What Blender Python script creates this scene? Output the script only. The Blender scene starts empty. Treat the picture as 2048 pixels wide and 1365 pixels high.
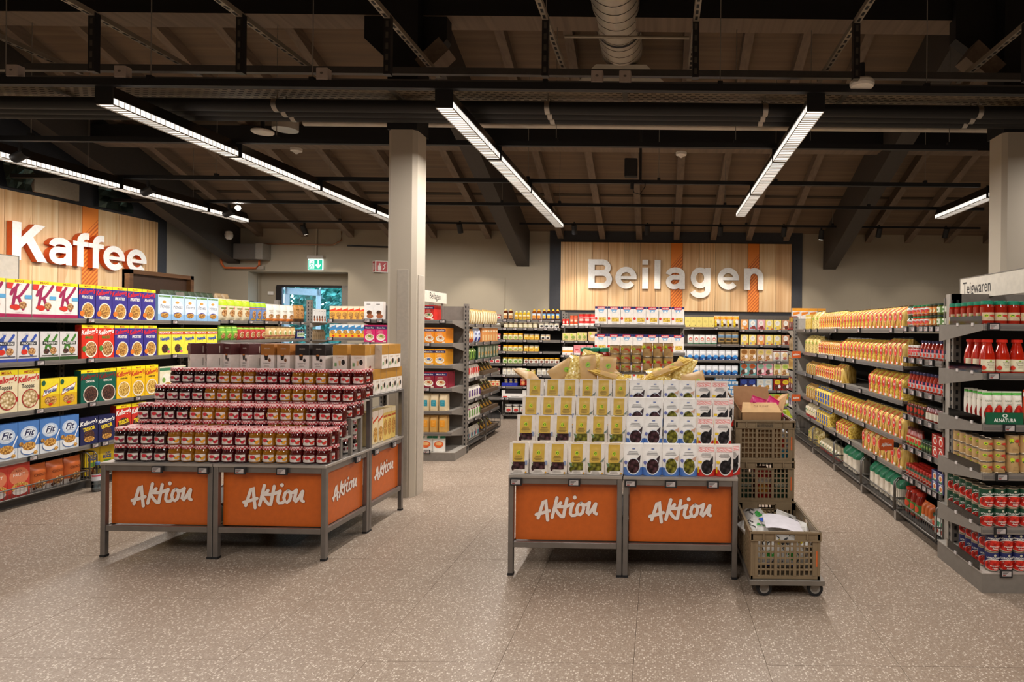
import bpy, math, random
from mathutils import Vector, Matrix, noise as mnoise
random.seed(7)
PI = math.pi
S = bpy.context.scene
COL = S.collection
R2 = random.Random(11)

# ------------------------------------------------------------------ camera, world, exposure
cam_d = bpy.data.cameras.new('camera')
cam = bpy.data.objects.new('camera', cam_d)
COL.objects.link(cam)
cam_d.sensor_width = 36.0
cam_d.lens = 36.0 * 1200 / 2048
cam_d.shift_x = (1024 - 1318) / 2048
cam_d.shift_y = (662 - 682.5) / 2048
cam_d.clip_start = 0.05
cam_d.clip_end = 200
cam.matrix_world = (Matrix.Translation((0, 0, 1.5)) @ Matrix.Rotation(PI / 2, 4, 'X') @ Matrix.Rotation(0.010, 4, 'Z'))
S.camera = cam

w = bpy.data.worlds.new('daylight')
S.world = w
w.use_nodes = True
bg = w.node_tree.nodes['Background']
bg.inputs['Color'].default_value = (0.50, 0.74, 1.0, 1)
bg.inputs['Strength'].default_value = 7.0

S.view_settings.view_transform = 'Standard'
S.view_settings.look = 'None'
S.view_settings.gamma = 1
S.view_settings.use_curve_mapping = False
S.view_settings.exposure = 0.0
try:
    S.cycles.max_bounces = 7
    S.cycles.diffuse_bounces = 4
    S.cycles.glossy_bounces = 3
    S.cycles.transmission_bounces = 4
    S.cycles.transparent_max_bounces = 12
    S.cycles.caustics_reflective = False
    S.cycles.caustics_refractive = False
    S.cycles.sample_clamp_indirect = 4.0
    S.cycles.use_denoising = True
except Exception:
    pass
STRIP_W = 36.0        # radiant power of one strip light
STRIP_COL = (1.0, 0.945, 0.89)

# ------------------------------------------------------------------ materials (all node based)
MATS = {}

def lin(c):
    c /= 255.0
    return c / 12.92 if c <= 0.04045 else ((c + 0.055) / 1.055) ** 2.4

def rgb(h):
    h = h.lstrip('#')
    return tuple(lin(int(h[i:i + 2], 16)) for i in (0, 2, 4)) + (1.0,)

def newmat(key):
    m = bpy.data.materials.new(key)
    m.use_nodes = True
    MATS[key] = m
    nt = m.node_tree
    return m, nt, nt.nodes['Principled BSDF']

def N(nt, t, **kw):
    n = nt.nodes.new(t)
    for k, v in kw.items():
        if k in n.inputs.keys():
            n.inputs[k].default_value = v
        else:
            setattr(n, k, v)
    return n

def ramp(nt, stops, interp='LINEAR'):
    r = nt.nodes.new('ShaderNodeValToRGB')
    e = r.color_ramp.elements
    r.color_ramp.interpolation = interp
    e[0].position, e[0].color = stops[0]
    e[1].position, e[1].color = stops[1]
    for p, c in stops[2:]:
        x = e.new(p)
        x.color = c
    return r

def P(h, rough=0.45, metal=0.0, var=0.06, scale=30.0):
    """print / paint / plastic: one colour with a little noise in it."""
    key = 'paint %s %.2f %.1f' % (h, rough, metal)
    if key in MATS:
        return MATS[key]
    m, nt, b = newmat(key)
    c = rgb(h)
    tc = N(nt, 'ShaderNodeTexCoord')
    nz = N(nt, 'ShaderNodeTexNoise', Scale=scale, Detail=2.0)
    nt.links.new(tc.outputs['Object'], nz.inputs['Vector'])
    r = ramp(nt, [(0.3, tuple(x * (1 - var) for x in c[:3]) + (1,)), (0.7, tuple(min(1, x * (1 + var)) for x in c[:3]) + (1,))])
    nt.links.new(nz.outputs['Fac'], r.inputs['Fac'])
    nt.links.new(r.outputs['Color'], b.inputs['Base Color'])
    b.inputs['Roughness'].default_value = rough
    b.inputs['Metallic'].default_value = metal
    return m

def foodmat(key, c1, c2, c3, scale, rough=0.5, kind='voronoi', stretch=None):
    if key in MATS:
        return MATS[key]
    m, nt, b = newmat(key)
    tc = N(nt, 'ShaderNodeTexCoord')
    src = tc.outputs['Object']
    if stretch:
        mp = N(nt, 'ShaderNodeMapping')
        mp.inputs['Scale'].default_value = stretch
        mp.inputs['Rotation'].default_value = (0.3, 0.5, 0.2)
        nt.links.new(src, mp.inputs['Vector'])
        src = mp.outputs['Vector']
    v = N(nt, 'ShaderNodeTexVoronoi', Scale=scale)
    nt.links.new(src, v.inputs['Vector'])
    r = ramp(nt, [(0.15, rgb(c1)), (0.5, rgb(c2)), (0.8, rgb(c3))])
    nt.links.new(v.outputs['Distance'], r.inputs['Fac'])
    nt.links.new(r.outputs['Color'], b.inputs['Base Color'])
    bp = N(nt, 'ShaderNodeBump', Strength=0.5, Distance=0.004)
    nt.links.new(v.outputs['Distance'], bp.inputs['Height'])
    bp.invert = True
    nt.links.new(bp.outputs['Normal'], b.inputs['Normal'])
    b.inputs['Roughness'].default_value = rough
    return m

def glossmat(key, h, rough=0.08, coat=0.6, h2=None, scale=25):
    if key in MATS:
        return MATS[key]
    m, nt, b = newmat(key)
    tc = N(nt, 'ShaderNodeTexCoord')
    nz = N(nt, 'ShaderNodeTexNoise', Scale=scale, Detail=3.0)
    nt.links.new(tc.outputs['Object'], nz.inputs['Vector'])
    r = ramp(nt, [(0.35, rgb(h)), (0.7, rgb(h2 or h))])
    nt.links.new(nz.outputs['Fac'], r.inputs['Fac'])
    nt.links.new(r.outputs['Color'], b.inputs['Base Color'])
    b.inputs['Roughness'].default_value = rough
    b.inputs['Coat Weight'].default_value = coat
    b.inputs['Coat Roughness'].default_value = 0.04
    return m

def clearmat(key, tint, fac, rough=0.05):
    if key in MATS:
        return MATS[key]
    m, nt, b = newmat(key)
    nt.nodes.remove(b)
    out = nt.nodes['Material Output']
    tr = N(nt, 'ShaderNodeBsdfTransparent', Color=rgb(tint))
    gl = N(nt, 'ShaderNodeBsdfGlossy', Roughness=rough)
    fr = N(nt, 'ShaderNodeFresnel', IOR=1.45)
    ad = N(nt, 'ShaderNodeMath', operation='ADD')
    ad.inputs[1].default_value = fac
    nt.links.new(fr.outputs['Fac'], ad.inputs[0])
    mx = N(nt, 'ShaderNodeMixShader')
    nt.links.new(ad.outputs[0], mx.inputs['Fac'])
    nt.links.new(tr.outputs[0], mx.inputs[1])
    nt.links.new(gl.outputs[0], mx.inputs[2])
    nt.links.new(mx.outputs[0], out.inputs['Surface'])
    return m

def emitmat(key, h, strength):
    if key in MATS:
        return MATS[key]
    m, nt, b = newmat(key)
    tc = N(nt, 'ShaderNodeTexCoord')
    nz = N(nt, 'ShaderNodeTexNoise', Scale=9.0)
    nt.links.new(tc.outputs['Object'], nz.inputs['Vector'])
    c = rgb(h)
    r = ramp(nt, [(0.2, tuple(x * .9 for x in c[:3]) + (1,)), (0.8, c)])
    nt.links.new(nz.outputs['Fac'], r.inputs['Fac'])
    b.inputs['Base Color'].default_value = c
    nt.links.new(r.outputs['Color'], b.inputs['Emission Color'])
    b.inputs['Emission Strength'].default_value = strength
    return m

def terrazzo():
    m, nt, b = newmat('terrazzo')
    g = N(nt, 'ShaderNodeNewGeometry')
    v = N(nt, 'ShaderNodeTexVoronoi', Scale=95.0)
    v2 = N(nt, 'ShaderNodeTexVoronoi', Scale=190.0)
    nz = N(nt, 'ShaderNodeTexNoise', Scale=1.3, Detail=4.0)
    for n in (v, v2, nz):
        nt.links.new(g.outputs['Position'], n.inputs['Vector'])
    base = ramp(nt, [(0.3, rgb('#7e7063')), (0.7, rgb('#8f8072'))])
    nt.links.new(nz.outputs['Fac'], base.inputs['Fac'])
    sep = N(nt, 'ShaderNodeSeparateColor')
    nt.links.new(v.outputs['Color'], sep.inputs[0])
    # chip where the cell is of the light kind and close to its centre
    t1 = N(nt, 'ShaderNodeMath', operation='GREATER_THAN'); t1.inputs[1].default_value = 0.64
    nt.links.new(sep.outputs[0], t1.inputs[0])
    t2 = N(nt, 'ShaderNodeMath', operation='LESS_THAN'); t2.inputs[1].default_value = 0.42
    nt.links.new(v.outputs['Distance'], t2.inputs[0])
    t3 = N(nt, 'ShaderNodeMath', operation='MULTIPLY')
    nt.links.new(t1.outputs[0], t3.inputs[0]); nt.links.new(t2.outputs[0], t3.inputs[1])
    sep2 = N(nt, 'ShaderNodeSeparateColor')
    nt.links.new(v2.outputs['Color'], sep2.inputs[0])
    fine = ramp(nt, [(0.0, rgb('#7d6957')), (0.35, rgb('#94806d')), (0.8, rgb('#9d8a78')), (1.0, rgb('#b9aa9a'))])
    nt.links.new(sep2.outputs[1], fine.inputs['Fac'])
    mx0 = N(nt, 'ShaderNodeMix', data_type='RGBA')
    mx0.inputs['Factor'].default_value = 0.55
    nt.links.new(base.outputs['Color'], mx0.inputs[6]); nt.links.new(fine.outputs['Color'], mx0.inputs[7])
    chip = ramp(nt, [(0.0, rgb('#b3a493')), (1.0, rgb('#cdc0b1'))])
    nt.links.new(sep.outputs[1], chip.inputs['Fac'])
    mx = N(nt, 'ShaderNodeMix', data_type='RGBA')
    nt.links.new(t3.outputs[0], mx.inputs['Factor'])
    nt.links.new(mx0.outputs[2], mx.inputs[6]); nt.links.new(chip.outputs['Color'], mx.inputs[7])
    nt.links.new(mx.outputs[2], b.inputs['Base Color'])
    b.inputs['Roughness'].default_value = 0.42
    b.inputs['Specular IOR Level'].default_value = 0.35
    return m

def plasterwall(key, h, h2):
    m, nt, b = newmat(key)
    g = N(nt, 'ShaderNodeNewGeometry')
    nz = N(nt, 'ShaderNodeTexNoise', Scale=1.2, Detail=5.0)
    n2 = N(nt, 'ShaderNodeTexNoise', Scale=120.0, Detail=2.0)
    nt.links.new(g.outputs['Position'], nz.inputs['Vector'])
    nt.links.new(g.outputs['Position'], n2.inputs['Vector'])
    r = ramp(nt, [(0.3, rgb(h)), (0.7, rgb(h2))])
    nt.links.new(nz.outputs['Fac'], r.inputs['Fac'])
    nt.links.new(r.outputs['Color'], b.inputs['Base Color'])
    bp = N(nt, 'ShaderNodeBump', Strength=0.15, Distance=0.002)
    nt.links.new(n2.outputs['Fac'], bp.inputs['Height'])
    nt.links.new(bp.outputs['Normal'], b.inputs['Normal'])
    b.inputs['Roughness'].default_value = 0.85
    return m

def woodmat(key, c1, c2, c3, axis='Z', scale=6.0, rough=0.55):
    if key in MATS:
        return MATS[key]
    m, nt, b = newmat(key)
    tc = N(nt, 'ShaderNodeTexCoord')
    mp = N(nt, 'ShaderNodeMapping')
    s = {'Z': (22, 22, 0.55), 'Y': (22, 0.55, 22), 'X': (0.55, 22, 22)}[axis]
    mp.inputs['Scale'].default_value = s
    oi = N(nt, 'ShaderNodeObjectInfo')
    nt.links.new(tc.outputs['Object'], mp.inputs['Vector'])
    ad = N(nt, 'ShaderNodeVectorMath', operation='ADD')
    ml = N(nt, 'ShaderNodeMath', operation='MULTIPLY'); ml.inputs[1].default_value = 40
    nt.links.new(oi.outputs['Random'], ml.inputs[0])
    nt.links.new(mp.outputs['Vector'], ad.inputs[0]); nt.links.new(ml.outputs[0], ad.inputs[1])
    nz = N(nt, 'ShaderNodeTexNoise', Scale=scale / 6, Detail=5.0, Distortion=0.6)
    nt.links.new(ad.outputs[0], nz.inputs['Vector'])
    r = ramp(nt, [(0.3, rgb(c1)), (0.5, rgb(c2)), (0.72, rgb(c3))])
    nt.links.new(nz.outputs['Fac'], r.inputs['Fac'])
    hs = N(nt, 'ShaderNodeHueSaturation')
    mr = N(nt, 'ShaderNodeMapRange')
    mr.inputs['To Min'].default_value = 0.86; mr.inputs['To Max'].default_value = 1.1
    nt.links.new(oi.outputs['Random'], mr.inputs['Value'])
    nt.links.new(mr.outputs[0], hs.inputs['Value'])
    nt.links.new(r.outputs['Color'], hs.inputs['Color'])
    nt.links.new(hs.outputs['Color'], b.inputs['Base Color'])
    b.inputs['Roughness'].default_value = rough
    return m

def metalmat(key, h, rough, h2=None, metal=1.0, scale=8):
    if key in MATS:
        return MATS[key]
    m, nt, b = newmat(key)
    tc = N(nt, 'ShaderNodeTexCoord')
    nz = N(nt, 'ShaderNodeTexNoise', Scale=scale, Detail=4.0)
    nt.links.new(tc.outputs['Object'], nz.inputs['Vector'])
    r = ramp(nt, [(0.3, rgb(h)), (0.7, rgb(h2 or h))])
    nt.links.new(nz.outputs['Fac'], r.inputs['Fac'])
    nt.links.new(r.outputs['Color'], b.inputs['Base Color'])
    b.inputs['Metallic'].default_value = metal
    b.inputs['Roughness'].default_value = rough
    return m

def checkmat(key, h1, h2, scale):
    if key in MATS:
        return MATS[key]
    m, nt, b = newmat(key)
    tc = N(nt, 'ShaderNodeTexCoord')
    mp = N(nt, 'ShaderNodeMapping')
    mp.inputs['Rotation'].default_value = (0.0, 0.0, 0.6)
    nt.links.new(tc.outputs['Object'], mp.inputs['Vector'])
    ck = N(nt, 'ShaderNodeTexChecker', Scale=scale)
    ck.inputs['Color1'].default_value = rgb(h1)
    ck.inputs['Color2'].default_value = rgb(h2)
    nt.links.new(mp.outputs['Vector'], ck.inputs['Vector'])
    nt.links.new(ck.outputs['Color'], b.inputs['Base Color'])
    b.inputs['Roughness'].default_value = 0.35
    return m

def stripemat():
    """orange board with darker slanted stripes that begin a third of the way down."""
    m, nt, b = newmat('orange stripes')
    g = N(nt, 'ShaderNodeTexCoord')
    sp = N(nt, 'ShaderNodeSeparateXYZ')
    nt.links.new(g.outputs['Object'], sp.inputs[0])
    d = N(nt, 'ShaderNodeMath', operation='MULTIPLY_ADD'); d.inputs[1].default_value = 1.15
    nt.links.new(sp.outputs['X'], d.inputs[0])
    ng = N(nt, 'ShaderNodeMath', operation='MULTIPLY'); ng.inputs[1].default_value = -1
    nt.links.new(sp.outputs['Z'], ng.inputs[0]); nt.links.new(ng.outputs[0], d.inputs[2])
    fr = N(nt, 'ShaderNodeMath', operation='MULTIPLY'); fr.inputs[1].default_value = 17.0
    nt.links.new(d.outputs[0], fr.inputs[0])
    f2 = N(nt, 'ShaderNodeMath', operation='FRACT')
    nt.links.new(fr.outputs[0], f2.inputs[0])
    gt = N(nt, 'ShaderNodeMath', operation='GREATER_THAN'); gt.inputs[1].default_value = 0.55
    nt.links.new(f2.outputs[0], gt.inputs[0])
    lim = N(nt, 'ShaderNodeMath', operation='GREATER_THAN'); lim.inputs[1].default_value = 0.40
    nt.links.new(d.outputs[0], lim.inputs[0])
    mu = N(nt, 'ShaderNodeMath', operation='MULTIPLY')
    nt.links.new(gt.outputs[0], mu.inputs[0]); nt.links.new(lim.outputs[0], mu.inputs[1])
    mx = N(nt, 'ShaderNodeMix', data_type='RGBA')
    nt.links.new(mu.outputs[0], mx.inputs['Factor'])
    mx.inputs[6].default_value = rgb('#ee8a30'); mx.inputs[7].default_value = rgb('#bf5a18')
    nt.links.new(mx.outputs[2], b.inputs['Base Color'])
    b.inputs['Roughness'].default_value = 0.55
    return m

TERRAZZO = terrazzo()
WALL = plasterwall('wall paint', '#a39885', '#aba08c')
DECK = woodmat('roof boards', '#67584a', '#735f4c', '#7d6a56', 'X', 5, 0.8)
RAFT = woodmat('rafter wood', '#6f5f50', '#7a695a', '#837261', 'Y', 5, 0.75)
BLACK = P('#17171a', 0.6)
SATIN = P('#1e1d1f', 0.4)
ANTH = P('#35363b', 0.7)
STEEL = metalmat('brushed steel frame', '#7f7a76', 0.38, '#8d8884', 0.75)
GREYM = P('#7d766e', 0.45)
GREYL = P('#a59d93', 0.4)
DARKM = P('#3a3735', 0.5)
EDGE = metalmat('shelf edge', '#8b8681', 0.35, '#a09a94', 0.6)
BACKP = P('#211f1e', 0.7)
ZINC = metalmat('galvanised sheet', '#cfc7ba', 0.33, '#e2dacd', 0.45, 5)
WHITE = P('#e9e4dc', 0.5)
CREAM = P('#d9d0c0', 0.55)
BEIGE = plasterwall('column paint', '#b5aa99', '#bbb09f')
CLEAR = clearmat('clear plastic', '#f4f2ee', 0.04)
GLASS = clearmat('window glass', '#e8f2f0', 0.02, 0.01)
SCREEN = P('#b4aba8', 0.6)
INK = P('#2a2728', 0.5)
FLAKES = foodmat('cereal flakes', '#e2b765', '#c08a3c', '#8a5a22', 85)
LOOPS = foodmat('honey loops', '#f0d27a', '#c99c3f', '#7a5520', 70)
CHOCO = foodmat('chocolate cereal', '#6b4030', '#4a2a20', '#26140f', 80)
NUTS = foodmat('nut mix', '#d9b27a', '#a8713a', '#6a3a1c', 60)
PASTA = foodmat('dry pasta in clear film', '#f4de80', '#e2be48', '#a88236', 90, 0.22, stretch=(1, 1, 0.55))
PASTA2 = foodmat('pale fusilli in clear film', '#f0dfa0', '#d9bf72', '#9a7f3e', 75, 0.22, stretch=(1, 1, 0.7))
SPAG = foodmat('spaghetti in clear film', '#f0d484', '#dcb456', '#a27c34', 160, 0.22, stretch=(1, 1, 0.06))
OLIVEG = foodmat('green olives', '#8f8a35', '#6d6a22', '#3a3812', 48, 0.2)
OLIVEB = foodmat('black olives', '#3a3438', '#232024', '#0f0d10', 48, 0.2)
OLIVEV = foodmat('purple olives', '#5a3a40', '#3e2429', '#1d0f12', 48, 0.2)
TOMATO = foodmat('tomatoes', '#e8402a', '#c9261b', '#8a150f', 40, 0.3)
STRAW = P('#d23325', 0.35)
LIDR = checkmat('gingham lid', '#ad1828', '#e6c4bf', 95)
GING = checkmat('gingham print', '#dd5a52', '#f6ece8', 260)

def C(c):
    return c if not isinstance(c, str) else P(c, 0.4)

# ------------------------------------------------------------------ text and mesh building
TXT = {}

def text_mesh(s, bold=0.0):
    k = (s, bold)
    if k in TXT:
        return TXT[k]
    cu = bpy.data.curves.new('t', 'FONT')
    cu.body = s
    cu.size = 1.0
    cu.resolution_u = 2
    cu.offset = bold
    o = bpy.data.objects.new('t', cu)
    COL.objects.link(o)
    dg = bpy.context.evaluated_depsgraph_get()
    me = o.evaluated_get(dg).to_mesh()
    vs = [(v.co.x, v.co.y) for v in me.vertices]
    fs = [tuple(p.vertices) for p in me.polygons]
    o.evaluated_get(dg).to_mesh_clear()
    bpy.data.objects.remove(o)
    bpy.data.curves.remove(cu)
    x0 = min(v[0] for v in vs); x1 = max(v[0] for v in vs)
    cap = 0.70
    vs = [((x - x0) / cap, y / cap) for x, y in vs]
    TXT[k] = (vs, fs, (x1 - x0) / cap)
    return TXT[k]

class M:
    """collects faces of several materials into ONE mesh."""
    def __init__(s):
        s.v, s.f, s.mi, s.sm, s.mats, s.warp = [], [], [], [], [], None

    def idx(s, mat):
        if mat not in s.mats:
            s.mats.append(mat)
        return s.mats.index(mat)

    def add(s, vs, fs, mat, smooth=False):
        n = len(s.v)
        if s.warp:
            vs = [s.warp(*v) for v in vs]
        s.v.extend(vs)
        k = s.idx(mat)
        for f in fs:
            s.f.append(tuple(i + n for i in f))
            s.mi.append(k)
            s.sm.append(smooth)
        return s

    def box(s, x0, x1, y0, y1, z0, z1, mat, mats=None):
        v = [(x0, y0, z0), (x1, y0, z0), (x1, y1, z0), (x0, y1, z0), (x0, y0, z1), (x1, y0, z1), (x1, y1, z1), (x0, y1, z1)]
        F = {'bottom': (0, 3, 2, 1), 'top': (4, 5, 6, 7), 'front': (0, 1, 5, 4), 'right': (1, 2, 6, 5), 'back': (2, 3, 7, 6), 'left': (3, 0, 4, 7)}
        if not mats:
            return s.add(v, list(F.values()), mat)
        for k, f in F.items():
            s.add([v[i] for i in f], [(0, 1, 2, 3)], mats.get(k, mat))
        return s

    def bbox(s, x0, x1, y0, y1, z0, z1, mat, b=0.004):
        """box with chamfered vertical and horizontal edges."""
        b = min(b, (x1 - x0) * .4, (y1 - y0) * .4, (z1 - z0) * .4)
        ring = lambda i, z: [(x0 + b + i, y0 + i, z), (x1 - b - i, y0 + i, z), (x1 - i, y0 + b + i, z), (x1 - i, y1 - b - i, z), (x1 - b - i, y1 - i, z), (x0 + b + i, y1 - i, z), (x0 + i, y1 - b - i, z), (x0 + i, y0 + b + i, z)]
        i = b * .45
        rs = [ring(i, z0), ring(0, z0 + i), ring(0, z1 - i), ring(i, z1)]
        v = [p for r in rs for p in r]
        f = []
        for k in range(3):
            for j in range(8):
                a = k * 8 + j; c = k * 8 + (j + 1) % 8
                f.append((a, c, c + 8, a + 8))
        f.append(tuple(range(7, -1, -1)))
        f.append(tuple(range(24, 32)))
        return s.add(v, f, mat)

    def rect(s, x0, x1, z0, z1, y, mat, nx=1, nz=1):
        v = [(x0 + (x1 - x0) * i / nx, y, z0 + (z1 - z0) * j / nz) for j in range(nz + 1) for i in range(nx + 1)]
        f = [(j * (nx + 1) + i, j * (nx + 1) + i + 1, (j + 1) * (nx + 1) + i + 1, (j + 1) * (nx + 1) + i) for j in range(nz) for i in range(nx)]
        return s.add(v, f, mat, bool(s.warp))

    def ell(s, cx, cz, rx, rz, y, mat, n=18, rings=1):
        v = [(cx, y, cz)]
        for r in range(1, rings + 1):
            v += [(cx + rx * r / rings * math.cos(2 * PI * i / n), y, cz + rz * r / rings * math.sin(2 * PI * i / n)) for i in range(n)]
        f = [(0, 1 + i, 1 + (i + 1) % n) for i in range(n)]
        for r in range(rings - 1):
            a = 1 + r * n
            f += [(a + i, a + n + i, a + n + (i + 1) % n, a + (i + 1) % n) for i in range(n)]
        return s.add(v, f, mat, bool(s.warp))

    def poly(s, pts, y, mat):
        return s.add([(x, y, z) for x, z in pts], [tuple(range(len(pts)))], mat)

    def text(s, t, cx, z, h, y, mat, bold=0.0, shear=0.0, fit=None, align='C', rot=0.0):
        vs, fs, wd = text_mesh(t, bold)
        k = h
        kx = h
        if fit and wd * h > fit:
            kx = fit / wd
        off = -wd * kx / 2 if align == 'C' else 0.0
        ca, sa = math.cos(rot), math.sin(rot)
        out = []
        for x, q in vs:
            a = off + x * kx + shear * q * k
            b = q * k
            out.append((cx + a * ca - b * sa, y, z + a * sa + b * ca))
        return s.add(out, fs, mat)

    def strokes(s, lines, wd, y, mat, dots=()):
        for k, ln in enumerate(lines):
            yy = y - k * .00006
            n = len(ln)
            L, Q = [], []
            for i, (x, z) in enumerate(ln):
                a, b = ln[max(i - 1, 0)], ln[min(i + 1, n - 1)]
                dx, dz = b[0] - a[0], b[1] - a[1]
                q = math.hypot(dx, dz) or 1
                nx, nz = -dz / q * wd / 2, dx / q * wd / 2
                L.append((x + nx, z + nz)); Q.append((x - nx, z - nz))
            for i in range(n - 1):
                s.add([(p[0], yy, p[1]) for p in (Q[i], Q[i + 1], L[i + 1], L[i])], [(0, 1, 2, 3)], mat)
            for i, sg in ((0, -1), (n - 1, 1)):             # round ends
                x, z = ln[i]
                nx, nz = L[i][0] - x, L[i][1] - z
                tx, tz = nz * sg, -nx * sg
                s.add([(x + nx * math.cos(t * PI / 6) + tx * math.sin(t * PI / 6), yy, z + nz * math.cos(t * PI / 6) + tz * math.sin(t * PI / 6)) for t in range(7)], [tuple(range(7))], mat)
        for x, z, r in dots:
            s.ell(x, z, r, r, y - .0006, mat, 16)
        return s

    def lathe(s, prof, mat, n=16, mats=None, smooth=True, ox=0, oy=0, cap=True):
        v = []
        for r, z in prof:
            v += [(ox + r * math.sin(2 * PI * i / n), oy - r * math.cos(2 * PI * i / n), z) for i in range(n)]
        for k in range(len(prof) - 1):
            m = mats[k] if mats else mat
            a = k * n
            vs = v[a:a + 2 * n]
            s.add(vs, [(i, (i + 1) % n, n + (i + 1) % n, n + i) for i in range(n)], m, smooth)
        if cap:
            s.add(v[:n], [tuple(range(n - 1, -1, -1))], mats[0] if mats else mat)
            s.add(v[-n:], [tuple(range(n))], mats[-1] if mats else mat)
        return s

    def cyl(s, p0, p1, r, mat, n=10, r1=None, caps=True, smooth=True):
        a, b = Vector(p0), Vector(p1)
        d = (b - a).normalized()
        u = d.orthogonal().normalized()
        t = d.cross(u)
        r1 = r if r1 is None else r1
        v = []
        for p, q in ((a, r), (b, r1)):
            v += [tuple(p + (u * math.cos(2 * PI * i / n) + t * math.sin(2 * PI * i / n)) * q) for i in range(n)]
        s.add(v, [(i, (i + 1) % n, n + (i + 1) % n, n + i) for i in range(n)], mat, smooth)
        if caps:
            s.add(v[:n], [tuple(range(n - 1, -1, -1))], mat)
            s.add(v[n:], [tuple(range(n))], mat)
        return s

    def tube(s, pts, r, mat, n=6):
        pts = [Vector(p) for p in pts]
        v = []
        for i, p in enumerate(pts):
            d = (pts[min(i + 1, len(pts) - 1)] - pts[max(i - 1, 0)]).normalized()
            ref = Vector((0, 0, 1)) if abs(d.z) < .9 else Vector((1, 0, 0))
            u = d.cross(ref).normalized()
            t = d.cross(u)
            v += [tuple(p + (u * math.cos(2 * PI * k / n) + t * math.sin(2 * PI * k / n)) * r) for k in range(n)]
        f = []
        for i in range(len(pts) - 1):
            for k in range(n):
                a = i * n + k; b = i * n + (k + 1) % n
                f.append((a, a + n, b + n, b))
        f.append(tuple(range(n)))
        f.append(tuple(range(len(v) - 1, len(v) - n - 1, -1)))
        return s.add(v, f, mat, True)

    def prism(s, pts, y0, y1, mat):
        """outline in x,z pushed from y0 (front) to y1."""
        n = len(pts)
        v = [(x, y0, z) for x, z in pts] + [(x, y1, z) for x, z in pts]
        f = [(i, n + i, n + (i + 1) % n, (i + 1) % n) for i in range(n)]
        f += [tuple(range(n)), tuple(range(2 * n - 1, n - 1, -1))]
        return s.add(v, f, mat)

    def mesh(s, name):
        me = bpy.data.meshes.new(name)
        me.from_pydata(s.v, [], s.f)
        for m in s.mats:
            me.materials.append(m)
        me.polygons.foreach_set('material_index', s.mi)
        me.polygons.foreach_set('use_smooth', s.sm)
        me.update()
        return me

    def build(s, name, parent=None, loc=(0, 0, 0), rot=0.0):
        return link(name, s.mesh(name), parent, loc, rot)

def link(name, me, parent=None, loc=(0, 0, 0), rot=0.0, scale=None):
    o = bpy.data.objects.new(name, me)
    COL.objects.link(o)
    o.location = loc
    if rot:
        o.rotation_euler = (0, 0, rot)
    if scale:
        o.scale = scale
    if parent:
        o.parent = parent
    return o

def thing(name, label, cat, loc=(0, 0, 0), rot=0.0, group=None):
    o = link(name, None, None, loc, rot)
    return tag(o, label, cat, group)

def tag(o, label, cat, group=None):
    o['label'] = label
    o['category'] = cat
    if group:
        o['group'] = group
    return o

def struct(o):
    o['kind'] = 'structure'
    return o

# ================================================================== SETTING
def yz(m, pts, x0, x1, mat):
    """outline in y,z pushed from x0 to x1."""
    n = len(pts)
    v = [(x0, y, z) for y, z in pts] + [(x1, y, z) for y, z in pts]
    f = [(i, n + i, n + (i + 1) % n, (i + 1) % n) for i in range(n)]
    f += [tuple(range(n)), tuple(range(2 * n - 1, n - 1, -1))]
    return m.add(v, f, mat)

# ---- floor: slab with terrazzo tiles laid on it
floor = struct(M().box(-8.1, 9.4, -4.2, 10.9, -0.12, -0.006, P('#6f6358', 0.8)).build('floor'))
TX = [-0.1 + 0.6 * i for i in range(-14, 16)]
tile_me = M().bbox(0.0007, 0.5993, 0.0007, 0.5993, -0.02, 0.0, TERRAZZO, 0.0012).mesh('tile')
far = M()
ty = -3.9
while ty < 10.4:
    for x in TX:
        near = 2.0 < ty < 8.6 and x + 0.6 > -1.12 * (ty + 0.6) and x < 0.63 * (ty + 0.6)
        if x + 0.6 < -7.8 or x > 9.2:
            continue
        if near:
            link('tile', tile_me, floor, (x, ty, R2.uniform(-.0006, .0003)))
        else:
            far.box(x + .0007, x + .5993, ty + .0007, ty + .5993, -.02, 0, TERRAZZO)
    ty = round(ty + 0.6, 3)
o = far.build('tile_field', floor); o['kind'] = 'stuff'

# ---- walls
RZ = lambda y: 3.22 + 0.38 * (10.5 - y)          # underside of the roof boards
m = M()
m.box(-8.05, -7.2, 10.5, 10.75, 0, 3.3, WALL).box(-5.45, 9.4, 10.5, 10.75, 0, 3.3, WALL).box(-7.2, -5.45, 10.5, 10.75, 2.47, 3.3, WALL)
wb = struct(m.build('wall_back'))
M().bbox(-4.55, -2.7, 10.488, 10.5, 1.2, 2.40, WALL, .004).build('access_panel', wb)
M().bbox(3.7, 9.2, 10.492, 10.5, 0.0, 2.32, WALL, .004).build('wall_panel', wb)
gab = [(-4.0, 0), (10.75, 0), (10.75, 3.22), (2.5, RZ(2.5) + .1), (-4.0, 3.8)]
struct(yz(M(), gab, -8.05, -7.85, WALL).build('wall_left'))
struct(yz(M(), gab, 9.2, 9.4, WALL).build('wall_right'))
struct(M().box(-8.05, 9.4, -4.2, -4.0, 0, 3.9, WALL).build('wall_front'))

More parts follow.
